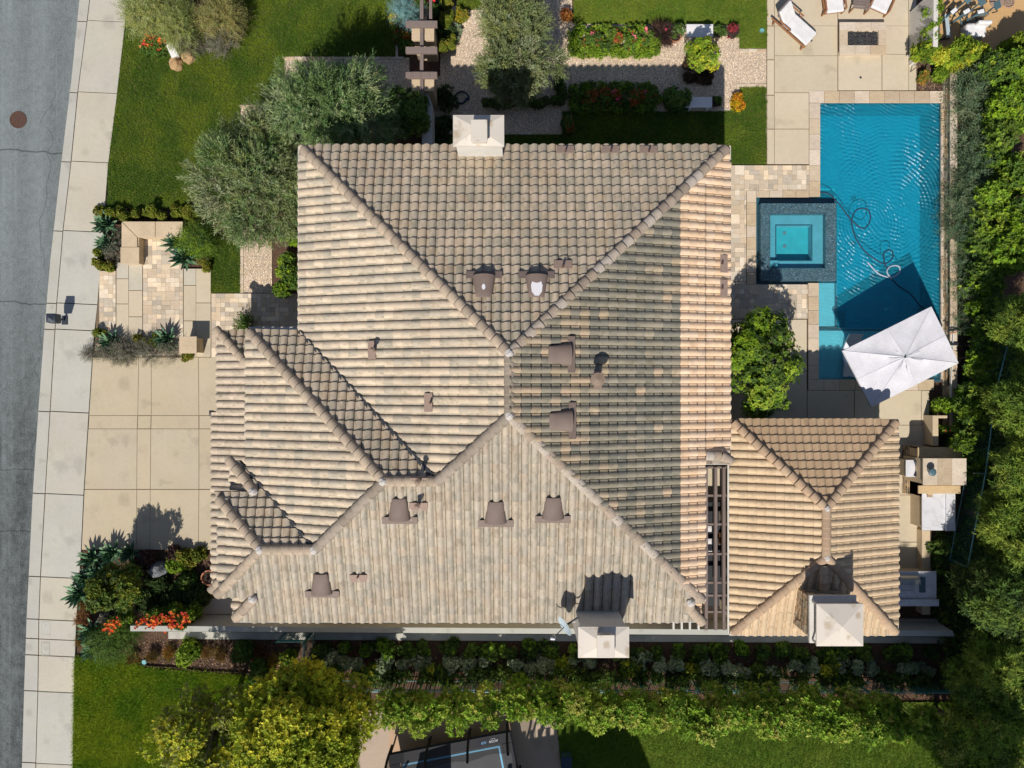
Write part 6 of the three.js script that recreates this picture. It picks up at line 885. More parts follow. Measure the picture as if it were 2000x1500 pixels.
{ // trampoline
  const t = thing('trampoline', 'rectangular netted trampoline with a light blue border line at the bottom edge', 'trampoline'), h = 0.9, c = W(893, 1530, h), a = 0.19, w = 5.3, d = 3.6; t.position.set(c.x, 0.075, c.z); t.rotation.y = a;
  mesh('jump_mat', box(-w / 2 + 0.45, h - 0.03, -d / 2 + 0.45, w / 2 - 0.45, h, d / 2 - 0.45), M.matBlack, t);
  mesh('border_line', [box(-w / 2 + 0.55, h, -d / 2 + 0.52, w / 2 - 0.55, h + 0.006, -d / 2 + 0.59), box(-w / 2 + 0.55, h, -d / 2 + 0.591, -w / 2 + 0.62, h + 0.006, d / 2 - 0.5), box(w / 2 - 0.62, h, -d / 2 + 0.591, w / 2 - 0.55, h + 0.006, d / 2 - 0.5)], M.blueLine, t);
  mesh('pad', [box(-w / 2, h, -d / 2, w / 2, h + 0.05, -d / 2 + 0.44, 0.02), box(-w / 2, h, -d / 2 + 0.445, -w / 2 + 0.44, h + 0.05, d / 2, 0.02), box(w / 2 - 0.44, h, -d / 2 + 0.445, w / 2, h + 0.05, d / 2, 0.02)], M.matPad, t);
  mesh('frame', [rod(new V3(-w / 2, h - 0.04, -d / 2), new V3(w / 2, h - 0.04, -d / 2), 0.05), rod(new V3(-w / 2, h - 0.04, -d / 2), new V3(-w / 2, h - 0.04, d / 2), 0.05), rod(new V3(w / 2, h - 0.04, -d / 2), new V3(w / 2, h - 0.04, d / 2), 0.05)], M.blackMetal, t);
  for (const x of [-w / 2 + 0.1, -w / 6, w / 6, w / 2 - 0.1]) { mesh('leg', rod(new V3(x, 0, -d / 2), new V3(x, h - 0.04, -d / 2), 0.04), M.blackMetal, t); mesh('net_post', tube([new V3(x, h - 0.5, -d / 2 - 0.12), new V3(x, h + 0.9, -d / 2 - 0.1), new V3(x, h + 1.7, -d / 2 + 0.1)], 0.055, 14, 8), M.fabricBlack, t); }
  for (const s of [-1, 1]) mesh('net_post', tube([new V3(s * (w / 2 + 0.1), h - 0.5, 0), new V3(s * (w / 2 + 0.1), h + 0.9, 0), new V3(s * (w / 2 - 0.1), h + 1.7, 0)], 0.055, 14, 8), M.fabricBlack, t);
  const nt = (x0, z0, x1, z1, top) => { const pos = [], n = 16; const g = (f, v) => [x0 + (x1 - x0) * f + (z0 === z1 ? 0 : Math.sin(f * 20) * 0.03), h + v * 1.55 - (v === 1 ? 0.14 * Math.sin(f * PI * 3) ** 2 : 0), z0 + (z1 - z0) * f + (z0 === z1 ? Math.sin(f * 20) * 0.03 : 0) + v * top]; for (let i = 0; i < n; i++) { const p = g(i / n, 0), q = g((i + 1) / n, 0), r = g((i + 1) / n, 1), s = g(i / n, 1); pos.push(...p, ...q, ...r, ...p, ...r, ...s); } const gg = new THREE.BufferGeometry(); gg.setAttribute('position', new THREE.Float32BufferAttribute(pos, 3)); gg.computeVertexNormals(); return gg; };
  mesh('net', [nt(-w / 2, -d / 2 + 0.02, w / 2, -d / 2 + 0.02, 0.1), nt(-w / 2, -d / 2, -w / 2, d / 2, 0), nt(w / 2, -d / 2, w / 2, d / 2, 0)], M.net, t);
  // the printed mark on the pad: letters read from the far side
  const cv = document.createElement('canvas'); cv.width = 512; cv.height = 128; const x = cv.getContext('2d'); x.fillStyle = '#343640'; x.fillRect(0, 0, 512, 128); x.font = 'italic bold 74px sans-serif'; x.fillStyle = '#dfe3ec'; x.fillText('ACON', 20, 78); x.fillStyle = '#7fb6e6'; x.fillText('AIR', 290, 78); x.font = 'italic bold 30px sans-serif'; x.fillStyle = '#cfd6e2'; x.fillText('16 Sport', 70, 118);
  const tx = new THREE.CanvasTexture(cv); tx.colorSpace = THREE.SRGBColorSpace; const lg = new THREE.PlaneGeometry(0.95, 0.24).rotateX(-PI / 2).rotateY(PI).translate(w / 2 - 1.0, h + 0.056, -d / 2 + 0.23); mesh('printed_mark', lg, new THREE.MeshStandardMaterial({ map: tx, roughness: 0.8 }), t);
}
{ const t = thing('basketball_hoop', 'basketball hoop standing on the neighbour patio below the hedge', 'basketball hoop'), b = W(1015, 1510, 0); mesh('base', new RoundedBoxGeometry(0.8, 0.2, 0.6, 2, 0.05).translate(b.x, 0.18, b.z + 0.4), M.blackMetal, t); mesh('pole', rod(new V3(b.x, 0.1, b.z + 0.3), new V3(b.x, 3.1, b.z + 0.2), 0.05), M.blackMetal, t); mesh('backboard', box(b.x + 0.25, 2.6, b.z - 0.35, b.x + 0.29, 3.4, b.z + 0.75, 0.01), M.plasticWhite, t); mesh('arm', rod(new V3(b.x, 3, b.z + 0.2), new V3(b.x + 0.27, 2.9, b.z + 0.2), 0.04), M.blackMetal, t); const rx = b.x + 0.52; mesh('rim', new THREE.TorusGeometry(0.23, 0.018, 6, 28).rotateX(PI / 2).translate(rx, 2.75, b.z + 0.2), M.orange, t); const nn = []; for (let i = 0; i < 12; i++) { const a = i / 12 * 2 * PI, c = a + 0.5; nn.push(rod(new V3(rx + Math.cos(a) * 0.23, 2.75, b.z + 0.2 + Math.sin(a) * 0.23), new V3(rx + Math.cos(c) * 0.13, 2.35, b.z + 0.2 + Math.sin(c) * 0.13), 0.008, 0.008, 4)); } mesh('hoop_net', nn, M.plasticWhite, t); settle(t, b.x, 0.075, b.z); }
{ const t = thing('storage_bin', 'small dark bin at the patio edge beside the bottom lawn', 'bin'), c = W(1106, 1486, 0.4); mesh('body', new RoundedBoxGeometry(0.42, 0.5, 0.5, 2, 0.04).translate(c.x, 0.3, c.z), M.slate, t); mesh('lid', new RoundedBoxGeometry(0.46, 0.06, 0.54, 2, 0.02).translate(c.x, 0.58, c.z), M.hose, t); settle(t, c.x, 0.05, c.z); }
{ // exercise machines and things on the top right terrace
  const bike = (label, x, y, turn) => { const t = thing('exercise_bike', label, 'exercise bike', 'exercise bikes'), c = W(x, y, 0.5); t.position.set(c.x, 0.07, c.z); t.rotation.y = turn; mesh('frame', [rod(new V3(-0.45, 0.05, 0), new V3(0.45, 0.05, 0), 0.035), rod(new V3(-0.3, 0.06, 0), new V3(-0.15, 0.85, 0), 0.035), rod(new V3(0.35, 0.06, 0), new V3(0.3, 1.05, 0), 0.035), rod(new V3(-0.2, 0.5, 0), new V3(0.32, 0.6, 0), 0.035), rod(new V3(-0.45, 0.04, -0.25), new V3(-0.45, 0.04, 0.25), 0.03), rod(new V3(0.45, 0.04, -0.25), new V3(0.45, 0.04, 0.25), 0.03)], M.slate, t); mesh('flywheel', new THREE.CylinderGeometry(0.24, 0.24, 0.04, 24).rotateX(PI / 2).translate(0.32, 0.34, 0), M.steel, t); mesh('saddle', new RoundedBoxGeometry(0.28, 0.07, 0.17, 3, 0.03).translate(-0.14, 0.9, 0), M.plasticWhite, t); mesh('handlebar', tube([new V3(0.15, 1.12, -0.24), new V3(0.4, 1.1, -0.2), new V3(0.34, 1.06, 0), new V3(0.4, 1.1, 0.2), new V3(0.15, 1.12, 0.24)], 0.022, 30, 6), M.blackMetal, t); mesh('screen', new RoundedBoxGeometry(0.04, 0.24, 0.32, 2, 0.01).rotateZ(-0.5).translate(0.36, 1.22, 0), M.slate, t); mesh('crank', [rod(new V3(0, 0.36, -0.14), new V3(0, 0.36, 0.14), 0.02), rod(new V3(0, 0.36, 0.14), new V3(0.12, 0.25, 0.14), 0.014), rod(new V3(0, 0.36, -0.14), new V3(-0.12, 0.47, -0.14), 0.014)], M.blackMetal, t); };
  bike('exercise bike next to the white boundary wall', 1855, 28, 0.7); bike('exercise bike in the middle of the row of machines', 1880, 30, 0.5); bike('exercise bike farthest from the white boundary wall', 1908, 32, 0.2);
  { const t = thing('weight_bench', 'pale padded weight bench under the exercise machines', 'bench'), c = W(1848, 52, 0.4); t.position.set(c.x, 0.07, c.z); t.rotation.y = 0.1; mesh('pad', new RoundedBoxGeometry(0.16, 0.08, 1.0, 3, 0.03).translate(0, 0.42, 0), M.dish, t); mesh('frame', [rod(new V3(0, 0.05, -0.4), new V3(0, 0.38, -0.35), 0.03), rod(new V3(0, 0.05, 0.4), new V3(0, 0.38, 0.35), 0.03), rod(new V3(-0.3, 0.04, 0.4), new V3(0.3, 0.04, 0.4), 0.03), rod(new V3(-0.3, 0.04, -0.4), new V3(0.3, 0.04, -0.4), 0.03)], M.blackMetal, t); }
  { const t = thing('covered_chair', 'white seat under a crumpled cover by the top right hedge', 'chair'), c = W(1905, 60, 0.5); const g = new RoundedBoxGeometry(0.85, 0.55, 0.65, 6, 0.12), p = g.attributes.position; for (let i = 0; i < p.count; i++) p.setY(i, p.getY(i) + 0.04 * Math.sin(p.getX(i) * 14) * Math.cos(p.getZ(i) * 11)); g.computeVertexNormals(); mesh('cover', g.translate(c.x, 0.34, c.z), M.bench, t); mesh('back', new RoundedBoxGeometry(0.6, 0.4, 0.16, 3, 0.06).translate(c.x + 0.2, 0.7, c.z - 0.2), M.bench, t); settle(t, c.x, 0.07, c.z); }
  { const t = thing('umbrella_base', 'round grey umbrella base at the top edge', 'umbrella base'), c = W(1947, 2, 0.1); mesh('plate', new THREE.CylinderGeometry(0.3, 0.32, 0.07, 32).translate(c.x, 0.11, c.z), M.lead, t); mesh('sleeve', rod(new V3(c.x, 0.14, c.z), new V3(c.x, 0.4, c.z), 0.035), M.steel, t); settle(t, c.x, 0.07, c.z); }
  { const t = thing('round_grate', 'dark round pierced grate at the top edge beside the umbrella base', 'grate'), c = W(1969, 4, 0.1), g = [new THREE.TorusGeometry(0.24, 0.03, 6, 32).rotateX(PI / 2).translate(c.x, 0.12, c.z), new THREE.TorusGeometry(0.13, 0.025, 6, 24).rotateX(PI / 2).translate(c.x, 0.12, c.z)]; for (let i = 0; i < 10; i++) { const a = i / 10 * 2 * PI; g.push(rod(new V3(c.x, 0.12, c.z), new V3(c.x + Math.cos(a) * 0.24, 0.12, c.z + Math.sin(a) * 0.24), 0.018)); } mesh('grate', g, M.lead, t); settle(t, c.x, 0.07, c.z); }
}

// ================================================================== PLANTS
R = RNG(901);
const PINK = [[0.75, 0.12, 0.2], [0.8, 0.2, 0.28]], ORANGE = [[0.8, 0.16, 0.03], [0.75, 0.26, 0.05], [0.7, 0.08, 0.05]], RED = [[0.65, 0.05, 0.06], [0.8, 0.2, 0.06], [0.6, 0.08, 0.16]];
// trees
tree('olive_tree', 'dark olive tree touching the upper left roof corner beside the front lawn', 640, 212, 132, 4.9, { cols: G.olive2, n: 4600, clumps: 34, tr: 0.16, rz: 96, cf: 0.22, core: 0.05, s0: 0.9, s1: 1.9 });
tree('olive_tree', 'large olive tree overhanging the left eave between front lawn and house', 488, 345, 128, 4.8, { cols: [...G.olive2, ...G.olive], n: 5600, clumps: 40, tr: 0.17, rz: 136, cf: 0.21, core: 0.05, s0: 0.9, s1: 1.9 });
tree('olive_tree', 'pale grey green olive tree in the gravel garden right of the timber arch', 1008, 78, 100, 4.4, { cols: G.olive, n: 4600, clumps: 34, tr: 0.15, rz: 126, core: 0.12, cf: 0.22, s0: 0.9, s1: 1.8 });
tree('citrus_tree', 'glossy green citrus tree between the spa and the pavilion roof', 1490, 712, 84, 3.6, { cols: [...G.mid, ...G.bright], leaf: L.broad, n: 4200, clumps: 44, tr: 0.1, rz: 124, cf: 0.24, s0: 0.45, s1: 0.95 });
tree('citrus_tree', 'small bright citrus tree in the middle of the gravel garden', 1377, 104, 34, 2.0, { cols: [...G.bright, ...G.lime], leaf: L.broad, n: 420, clumps: 14, tr: 0.045, cf: 0.32, s0: 0.6, s1: 1.0 });
tree('camphor_tree', 'dense yellow green tree at the bottom left of the trampoline', 590, 1420, 132, 6.2, { cols: G.lime, leaf: L.small, n: 15000, clumps: 60, cf: 0.26, s0: 1.0, s1: 1.9, core: 0.3 });
tree('sparse_tree', 'open crowned tree with pale bare limbs above the lower lawn', 400, 1428, 112, 5.2, { cols: [...G.lime, [0.34, 0.36, 0.09], [0.28, 0.3, 0.07], [0.2, 0.24, 0.05]], leaf: L.small, n: 3400, clumps: 52, cf: 0.19, lr: 1.7, bm: M.barkPale, s0: 0.9, s1: 1.6, core: 0.15 });
tree('glossy_shrub_tree', 'rounded glossy small tree in the lower left planting beside the driveway', 228, 1152, 50, 3.1, { cols: [...G.mid, ...G.mid, ...G.lime.map((c) => c.map((v) => v * 0.5)), [0.14, 0.2, 0.05]], leaf: L.small, n: 2600, clumps: 26, tr: 0.07, cf: 0.3, s0: 0.9, s1: 1.5 });
tree('dark_tree', 'dark leafy tree in the shade between the white garden wall and the olive', 792, 222, 46, 3.0, { cols: G.mid, leaf: L.broad, n: 1300, clumps: 18, tr: 0.08 });
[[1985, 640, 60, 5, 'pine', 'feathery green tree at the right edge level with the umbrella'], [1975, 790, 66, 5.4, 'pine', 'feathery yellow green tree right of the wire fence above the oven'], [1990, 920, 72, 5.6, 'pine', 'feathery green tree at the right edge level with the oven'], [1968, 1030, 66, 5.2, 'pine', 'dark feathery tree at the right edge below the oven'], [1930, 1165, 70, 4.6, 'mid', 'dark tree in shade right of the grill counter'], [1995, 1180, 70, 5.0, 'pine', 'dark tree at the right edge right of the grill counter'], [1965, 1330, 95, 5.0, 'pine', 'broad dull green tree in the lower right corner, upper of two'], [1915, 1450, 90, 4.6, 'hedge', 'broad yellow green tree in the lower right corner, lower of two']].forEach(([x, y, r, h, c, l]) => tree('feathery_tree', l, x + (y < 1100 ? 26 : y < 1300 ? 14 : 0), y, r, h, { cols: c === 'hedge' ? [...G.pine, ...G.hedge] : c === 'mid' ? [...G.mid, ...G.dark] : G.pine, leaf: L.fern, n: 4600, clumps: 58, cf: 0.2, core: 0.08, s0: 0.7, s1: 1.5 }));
[[1690, 1590, 106, 13, 'unseen tall tree added below the frame to shade the lower right garden']].forEach(([x, y, r, h, l]) => { const c = W(x, y); tree('added_shade_tree', l, 1000 + (x - 1000) / (1 - h * 0.8 / H), 750 + (y - 750) / (1 - h * 0.8 / H), r / (1 - h * 0.8 / H), h, { cols: G.mid, leaf: L.broad, n: 4000, clumps: 30, dx: 6, dz: 3, yc: 0.8, ryf: 0.17, tr: 0.22, s0: 1.4, s1: 2.4 }); });  // added out of view; crown placed so its shadow darkens the lower right
// right hand hedges
hedge('viburnum_hedge', 'tall yellow green hedge filling the upper right edge beside the pool', [[1975, 120], [1975, 220], [1985, 300], [1965, 380], [1955, 480], [1985, 540]], 105, 2.2, [...G.bright, ...G.mid, ...G.hedge.slice(0, 2)], { n: 8000, s0: 1.1, s1: 2.0, step: 0.4 });
hedge('viburnum_hedge', 'narrower green hedge running down beside the stone wall to the oven', [[1935, 490], [1925, 600], [1925, 700], [1905, 800], [1895, 880], [1905, 950]], 56, 1.9, [...G.bright, ...G.mid], { n: 4200, s0: 1.1, s1: 1.9, step: 0.35 });
hedge('viburnum_hedge', 'bright green hedge across the top right corner below the exercise machines', [[1808, 105], [1870, 102], [1940, 100], [2020, 85]], 46, 1.7, [...G.bright, ...G.lime], { n: 3400, s0: 1.1, s1: 1.8 });
hedge('climbing_vine', 'green vine climbing the white boundary wall at the top right', [[1822, 5], [1823, 60], [1820, 110]], 17, 2.0, G.bright, { n: 900, cat: 'vine' });
hedge('rosemary', 'long spiky dark green rosemary bank beside the travertine wall cap', [[1895, 140], [1898, 175], [1905, 240], [1900, 320], [1890, 400], [1885, 470]], 52, 1.0, G.rosemary, { n: 2200, leaf: L.needle, s0: 1.4, s1: 2.6, cat: 'shrub' });
hedge('rosemary', 'thin grey green rosemary strip beside the wall cap below the rosemary bank', [[1882, 480], [1880, 560], [1882, 640]], 26, 0.7, G.rosemary, { n: 700, leaf: L.needle, s0: 1.2, s1: 2.0, cat: 'shrub' });
shrub('dry_shrub', 'shrub', 'brownish twiggy shrub among the rosemary beside the pool', 1925, 205, 24, 0.8, G.plum.concat([[0.2, 0.14, 0.1]]), { leaf: L.needle, n: 500 });
shrub('dry_shrub', 'shrub', 'rusty small shrub below the rosemary strip by the wall cap', 1893, 595, 15, 0.5, G.rusty, { n: 300 });
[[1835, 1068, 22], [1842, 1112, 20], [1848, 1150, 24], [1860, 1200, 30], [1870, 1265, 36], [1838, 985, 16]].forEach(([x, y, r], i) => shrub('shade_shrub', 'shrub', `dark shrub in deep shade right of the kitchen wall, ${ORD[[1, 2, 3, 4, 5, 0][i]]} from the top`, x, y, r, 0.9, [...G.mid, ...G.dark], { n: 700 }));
// bottom hedge and the strip of shrubs along the south wall
hedge('boundary_hedge', 'long light green hedge along the bottom of the picture', [[735, 1402], [850, 1400], [960, 1384], [1050, 1375], [1150, 1388], [1300, 1399], [1450, 1399], [1600, 1401], [1750, 1413], [1835, 1420]], 60, 3.4, G.hedge, { n: 24000, s0: 0.9, s1: 1.7, step: 0.16, cr: 0.3 });
hedge('fence_climber', 'dark green creeper growing through the long picket fence', [[620, 1322], [900, 1322], [1200, 1326], [1500, 1330], [1850, 1334]], 34, 0.55, [...G.mid, ...G.dark], { n: 6000, s0: 1.0, s1: 1.7, cat: 'creeper' });
for (let i = 0; i < 30; i++) shrub('groundcover_shrub', 'shrub', `low dark green shrub, ${nth(i)} from the left in the row along the white south wall`, 628 + i * 41 + rr(-9, 9), 1268 + i * 0.3 + rr(-5, 5), rr(12, 20), 0.5, [...G.mid, ...G.mid, ...G.hedge.slice(0, 2), ...G.dark], { group: 'dark shrubs in the row along the south wall', n: 380 });
[[645, 1288, 20], [676, 1296, 18], [700, 1300, 14], [753, 1299, 20], [790, 1297, 12], [825, 1297, 21], [882, 1300, 20], [915, 1298, 20], [950, 1293, 17], [1005, 1298, 18], [1038, 1303, 14], [1065, 1302, 19], [1120, 1290, 14], [1150, 1292, 13], [1255, 1290, 20], [1288, 1297, 15], [1320, 1298, 20], [1385, 1305, 20], [1417, 1307, 16], [1447, 1308, 18], [1508, 1312, 18], [1555, 1302, 15], [1582, 1296, 18], [1642, 1298, 20], [1670, 1303, 16], [1703, 1308, 15], [1770, 1308, 20], [1808, 1312, 18]].forEach(([x, y, r], i) => shrub('silver_shrub', 'shrub', `rounded silvery shrub, ${nth(i)} from the left in the row along the picket fence`, x, y, r, 0.6, G.silver, { group: 'silvery shrubs in the row along the picket fence', n: 420, leaf: L.tiny }));
[[722, 1312, 16], [845, 1312, 15], [1100, 1302, 20], [1228, 1306, 20], [1355, 1312, 18], [1482, 1314, 18], [1620, 1308, 18], [612, 1306, 20]].sort((a, b) => a[0] - b[0]).forEach(([x, y, r], i) => shrub('lime_shrub', 'shrub', `yellow green shrub among the silvery ones by the picket fence, ${nth(i)} from the left`, x, y, r, 0.7, [...G.mid, ...G.lime], { group: 'yellow green shrubs among the silvery shrubs', n: 420 }));
// lower left planting
[[178, 1092, 27, 'agave at the driveway corner beside the sidewalk, below the driveway'], [217, 1082, 27, 'agave second from the sidewalk in the top row below the driveway'], [251, 1080, 24, 'agave third from the sidewalk in the top row below the driveway'], [186, 1121, 22, 'agave squeezed between the top row and the glossy small tree'], [164, 1131, 24, 'agave leaning over the sidewalk above the lowest left one'], [153, 1162, 27, 'agave reaching farthest over the sidewalk'], [178, 1232, 27, 'agave beside the orange flowers in the lower left planting'], [182, 1268, 25, 'lowest agave beside the lower lawn corner']].forEach(([x, y, r, l]) => agave('blue green ' + l, x, y, r, 'agaves of the lower left planting'));
hedge('lantana', 'orange and red flowering bush spilling over the end of the white wall', [[222, 1216], [270, 1214], [320, 1207], [388, 1203]], 36, 1.75, [...G.mid, ...G.bright], { n: 2400, cat: 'bush', flowers: 190, fcols: ORANGE, fs: 1.25 });
shrub('fine_shrub', 'shrub', 'rounded fine leaved green shrub below the orange flowers at the lower lawn', 226, 1244, 38, 1.0, G.mid, { n: 1800, leaf: L.needle, s0: 1, s1: 1.6 });
[[168, 1182, 12, 'ochre', 'ochre tuft by the sidewalk below the farthest agave'], [158, 1208, 14, 'rusty', 'rust red tuft at the sidewalk edge'], [162, 1252, 11, 'ochre', 'ochre tuft at the sidewalk between the two lowest agaves'], [257, 1286, 13, 'ochre', 'ochre tuft at the left end of the mulch bed edging'], [296, 1282, 11, 'ochre', 'small ochre tuft second from the left in the mulch bed'], [329, 1277, 12, 'gold', 'small golden tuft third from the left in the mulch bed'], [403, 1276, 13, 'ochre', 'ochre tuft right of the green shrub in the mulch bed'], [431, 1277, 12, 'ochre', 'faded ochre tuft in the middle of the mulch bed'], [505, 1277, 13, 'rusty', 'red tuft in the mulch bed left of the gate panel'], [538, 1289, 14, 'gold', 'golden tuft in the mulch bed nearest the gate panel']].forEach(([x, y, r, c, l]) => shrub('tuft', 'plant', l, x, y, r * 0.85, 0.3, G[c].map((v) => mixc(v, [0.16, 0.12, 0.07], 0.4)), { leaf: L.blade, n: 60, s0: 0.35, s1: 0.7 }));
[[367, 1273, 25, 'bright', 'leafy green shrub in the left half of the mulch bed'], [472, 1272, 23, 'mid', 'leafy green shrub in the right half of the mulch bed'], [563, 1286, 17, 'hedge', 'olive green shrub in the mulch bed by the gate panel'], [508, 1312, 22, 'mid', 'grassy green clump at the tree edge below the mulch bed'], [205, 1206, 12, 'sage', 'grey shrub between the agaves and the orange flowers'], [342, 1107, 19, 'bright', 'bright green shrub in the planting below the driveway'], [339, 1080, 13, 'plum', 'brown twiggy shrub at the driveway edge'], [359, 1082, 12, 'box', 'yellow green ball shrub at the driveway edge, left of two'], [390, 1082, 12, 'box', 'yellow green ball shrub at the driveway edge, right of two'], [370, 1100, 9, 'box', 'small ball shrub below the two at the driveway edge'], [306, 1140, 22, 'dark', 'dark shrub below the grey boulder'], [365, 1135, 20, 'mid', 'dark green shrub in the shade right of the glossy small tree'], [342, 1166, 24, 'dark', 'dark shrub in deep shade behind the orange flowers, left of two'], [382, 1166, 24, 'dark', 'dark shrub in deep shade behind the orange flowers, right of two'], [290, 1172, 24, 'dark', 'dark shrub in deep shade right of the glossy small tree'], [283, 1098, 22, 'plum', 'brown twiggy shrub between the agaves and the grey boulder'], [262, 1118, 18, 'mid', 'green shrub behind the glossy small tree toward the driveway']].forEach(([x, y, r, c, l]) => shrub('shrub', 'shrub', l, x, y, r, l.includes('boulder') ? 0.5 : 0.55, G[c], { n: Math.round(r * r * 1.6) }));
pot('round tan pot half under the eave beside the driveway planting', 408, 1128, 14, 0.6, M.ceramic);
// entry court
[[196, 415], [214, 413], [239, 418], [266, 413], [296, 415], [314, 416], [344, 414], [367, 415], [395, 418]].forEach(([x, y], i) => shrub('boxwood', 'boxwood', `boxwood ball, ${ORD[i]} from the left in the row between lawn and L shaped wall`, x, y, 14.5, 0.55, G.box, { leaf: L.tiny, n: 430, group: 'boxwood row at the entry court' }));
[[383, 441, 13, 'right of the L shaped wall below the row'], [192, 494, 9, 'at the sidewalk left of the L shaped wall, upper of two'], [192, 515, 13, 'at the sidewalk left of the L shaped wall, lower of two'], [214, 521, 11, 'at the foot of the L shaped wall'], [399, 518, 12, 'at the lawn edge right of the big agaves'], [194, 651, 12, 'at the sidewalk end of the planting above the driveway'], [278, 665, 14, 'in the middle of the planting above the driveway, left of two'], [301, 663, 13, 'in the middle of the planting above the driveway, right of two'], [368, 696, 13, 'squeezed in front of the square pillar']].forEach(([x, y, r, l]) => shrub('boxwood', 'boxwood', 'yellow green boxwood ball ' + l, x, y, r, l.includes('pillar') ? 0.3 : 0.5, G.box, { leaf: L.tiny, n: Math.round(r * r * 2.2) }));
[[207, 438, 26, 'agave left of the L shaped wall, upper of two'], [208, 476, 22, 'agave left of the L shaped wall, lower of two'], [344, 474, 27, 'agave right of the L shaped wall, upper of two'], [360, 503, 29, 'agave right of the L shaped wall, lower of two'], [216, 668, 24, 'agave at the sidewalk end of the planting above the driveway'], [324, 664, 25, 'agave next to the square pillar']].forEach(([x, y, r, l]) => agave('blue green ' + l, x, y, r, 'agaves of the entry court'));
shrub('leafy_shrub', 'shrub', 'rounded fresh green shrub right of the big agaves in the entry court', 386, 473, 28, 0.9, [...G.mid, ...G.bright], { leaf: L.needle, n: 1500, s0: 1, s1: 1.6 });
[[229, 462, 10], [226, 494, 11], [178, 688, 10], [197, 682, 12], [227, 687, 17], [251, 684, 21], [293, 683, 19], [322, 684, 15], [338, 685, 12]].forEach(([x, y, r], i) => shrub('sage', 'shrub', i < 2 ? `grey brown sage left of the L shaped wall, ${ORD[i]} from the top` : `grey brown sage in the planting above the driveway, ${ORD[i - 2]} from the sidewalk`, x, y, r, 0.4, G.sage, { leaf: L.needle, n: Math.round(r * r * 1.5), s0: 0.7, s1: 1.3 }));
hedge('box_hedge', 'rectangular leafy green hedge against the house below the olive tree', [[559, 440], [560, 500], [560, 568]], 50, 1.1, [...G.mid, ...G.bright], { n: 2600, flat: true });
shrub('fern', 'plant', 'small dark fern at the lower roof corner', 477, 634, 11, 0.5, G.mid, { leaf: L.fern, n: 90 });
// top left bed
[[300, 18, 52, 1.6, 'olive', 'wide feathery olive green bush at the top of the left bed'], [352, 52, 38, 1.5, 'olive', 'feathery olive green bush in the middle of the top left bed'], [436, 36, 36, 1.5, 'lime', 'yellowish feathery bush at the right of the top left bed'], [396, 28, 24, 0.9, 'plum', 'dark purplish twiggy shrub in the middle of the top left bed'], [372, 84, 22, 0.8, 'sage', 'grey green shrub above the tan boulders'], [440, 78, 22, 0.8, 'sage', 'grey shrub at the lower right of the top left bed']].forEach(([x, y, r, h, c, l]) => shrub('feathery_bush', 'bush', l, x, y, r, h, c === 'lime' ? [[0.34, 0.33, 0.1], [0.26, 0.27, 0.08], [0.4, 0.36, 0.14]] : c === 'olive' ? G.olive.map((v) => [v[0] * 1.35, v[1] * 1.3, v[2] * 0.95]) : G[c], { leaf: L.needle, n: Math.round(r * r * 1.3), s0: 0.9, s1: 1.7 }));
shrub('rose_bush', 'rose bush', 'bush with bright orange flowers at the left of the top left bed', 300, 88, 26, 0.75, G.mid, { n: 800, flowers: 60, fcols: ORANGE, fs: 1.4 });
// gravel garden
function roseBed(which, x0, y0, x1, y1, cols, pts) {
  hedge('box_border', `clipped box border around the ${which} rose bed`, [[x0 + 4, y0 + 6], [x0 + 4, y1 - 7], [x1 - 6, y1 - 7], [x1 - 5, y0 + 8], [x0 + 8, y0 + 5]], 16, 0.42, cols, { n: 3600, flat: true, leaf: L.tiny, cr: 0.13 });
  pts.forEach((p, i) => shrub('rose_bush', 'rose bush', `${ORD[i]} rose bush from the left in the ${which} rose bed`, p[0], p[1], 18, 0.75, [...G.mid, ...G.rusty.slice(0, 1), ...cols.slice(0, 2)], { n: 420, leaf: L.small, flowers: p[2], fcols: PINK, fs: 1.7, group: `rose bushes in the ${which} rose bed` }));
}
roseBed('sunny', 1117, 52, 1285, 109, G.bright, [[1148, 76, 1], [1176, 82, 0], [1202, 76, 0], [1232, 80, 2], [1260, 74, 2]]);
roseBed('shaded', 1117, 163, 1286, 217, [...G.mid, ...G.bright], [[1146, 188, 0], [1174, 192, 0], [1202, 186, 2], [1232, 192, 1], [1262, 186, 1]]);
shrub('flax', 'plant', 'dark purple strappy flax right of the sunny rose bed', 1296, 62, 18, 0.7, G.plum, { leaf: L.blade, n: 170, s0: 0.8, s1: 1.3, flowers: 1, fcols: PINK, fs: 1.6 });
shrub('potted_shrub', 'plant', 'grey green shrub growing in the terracotta pot', 1320, 60, 14, 0.75, [...G.silver, ...G.mid], { n: 260 });
shrub('potted_shrub', 'plant', 'small green shrub in the pot right of the sunny bench', 1405, 60, 11, 0.6, G.mid, { n: 200 });
shrub('potted_shrub', 'plant', 'red leaved plant in the dark square pot', 1432, 56, 9, 0.6, [[0.3, 0.04, 0.05], [0.2, 0.03, 0.04]], { n: 120 });
shrub('leafy_shrub', 'shrub', 'green shrub left of the shaded bench', 1322, 190, 24, 0.9, G.mid, { leaf: L.broad, n: 330 });
shrub('boxwood', 'boxwood', 'dark boxwood ball in the small dark pot right of the shaded bench', 1399, 198, 9, 0.55, G.mid, { leaf: L.tiny, n: 220 });
shrub('gold_shrub', 'shrub', 'golden yellow shrub at the lawn corner below the gravel path', 1441, 203, 15, 0.4, G.gold, { n: 320 });
[[1350, 112], [1350, 130], [1350, 150], [1366, 153], [1383, 152], [1386, 138]].forEach(([x, y], i) => shrub('brown_mound', 'shrub', `clipped dark brown mound around the small citrus tree, ${ORD[i]} going round from the upper left`, x, y, 13, 0.35, G.umber, { leaf: L.tiny, n: 420 }));
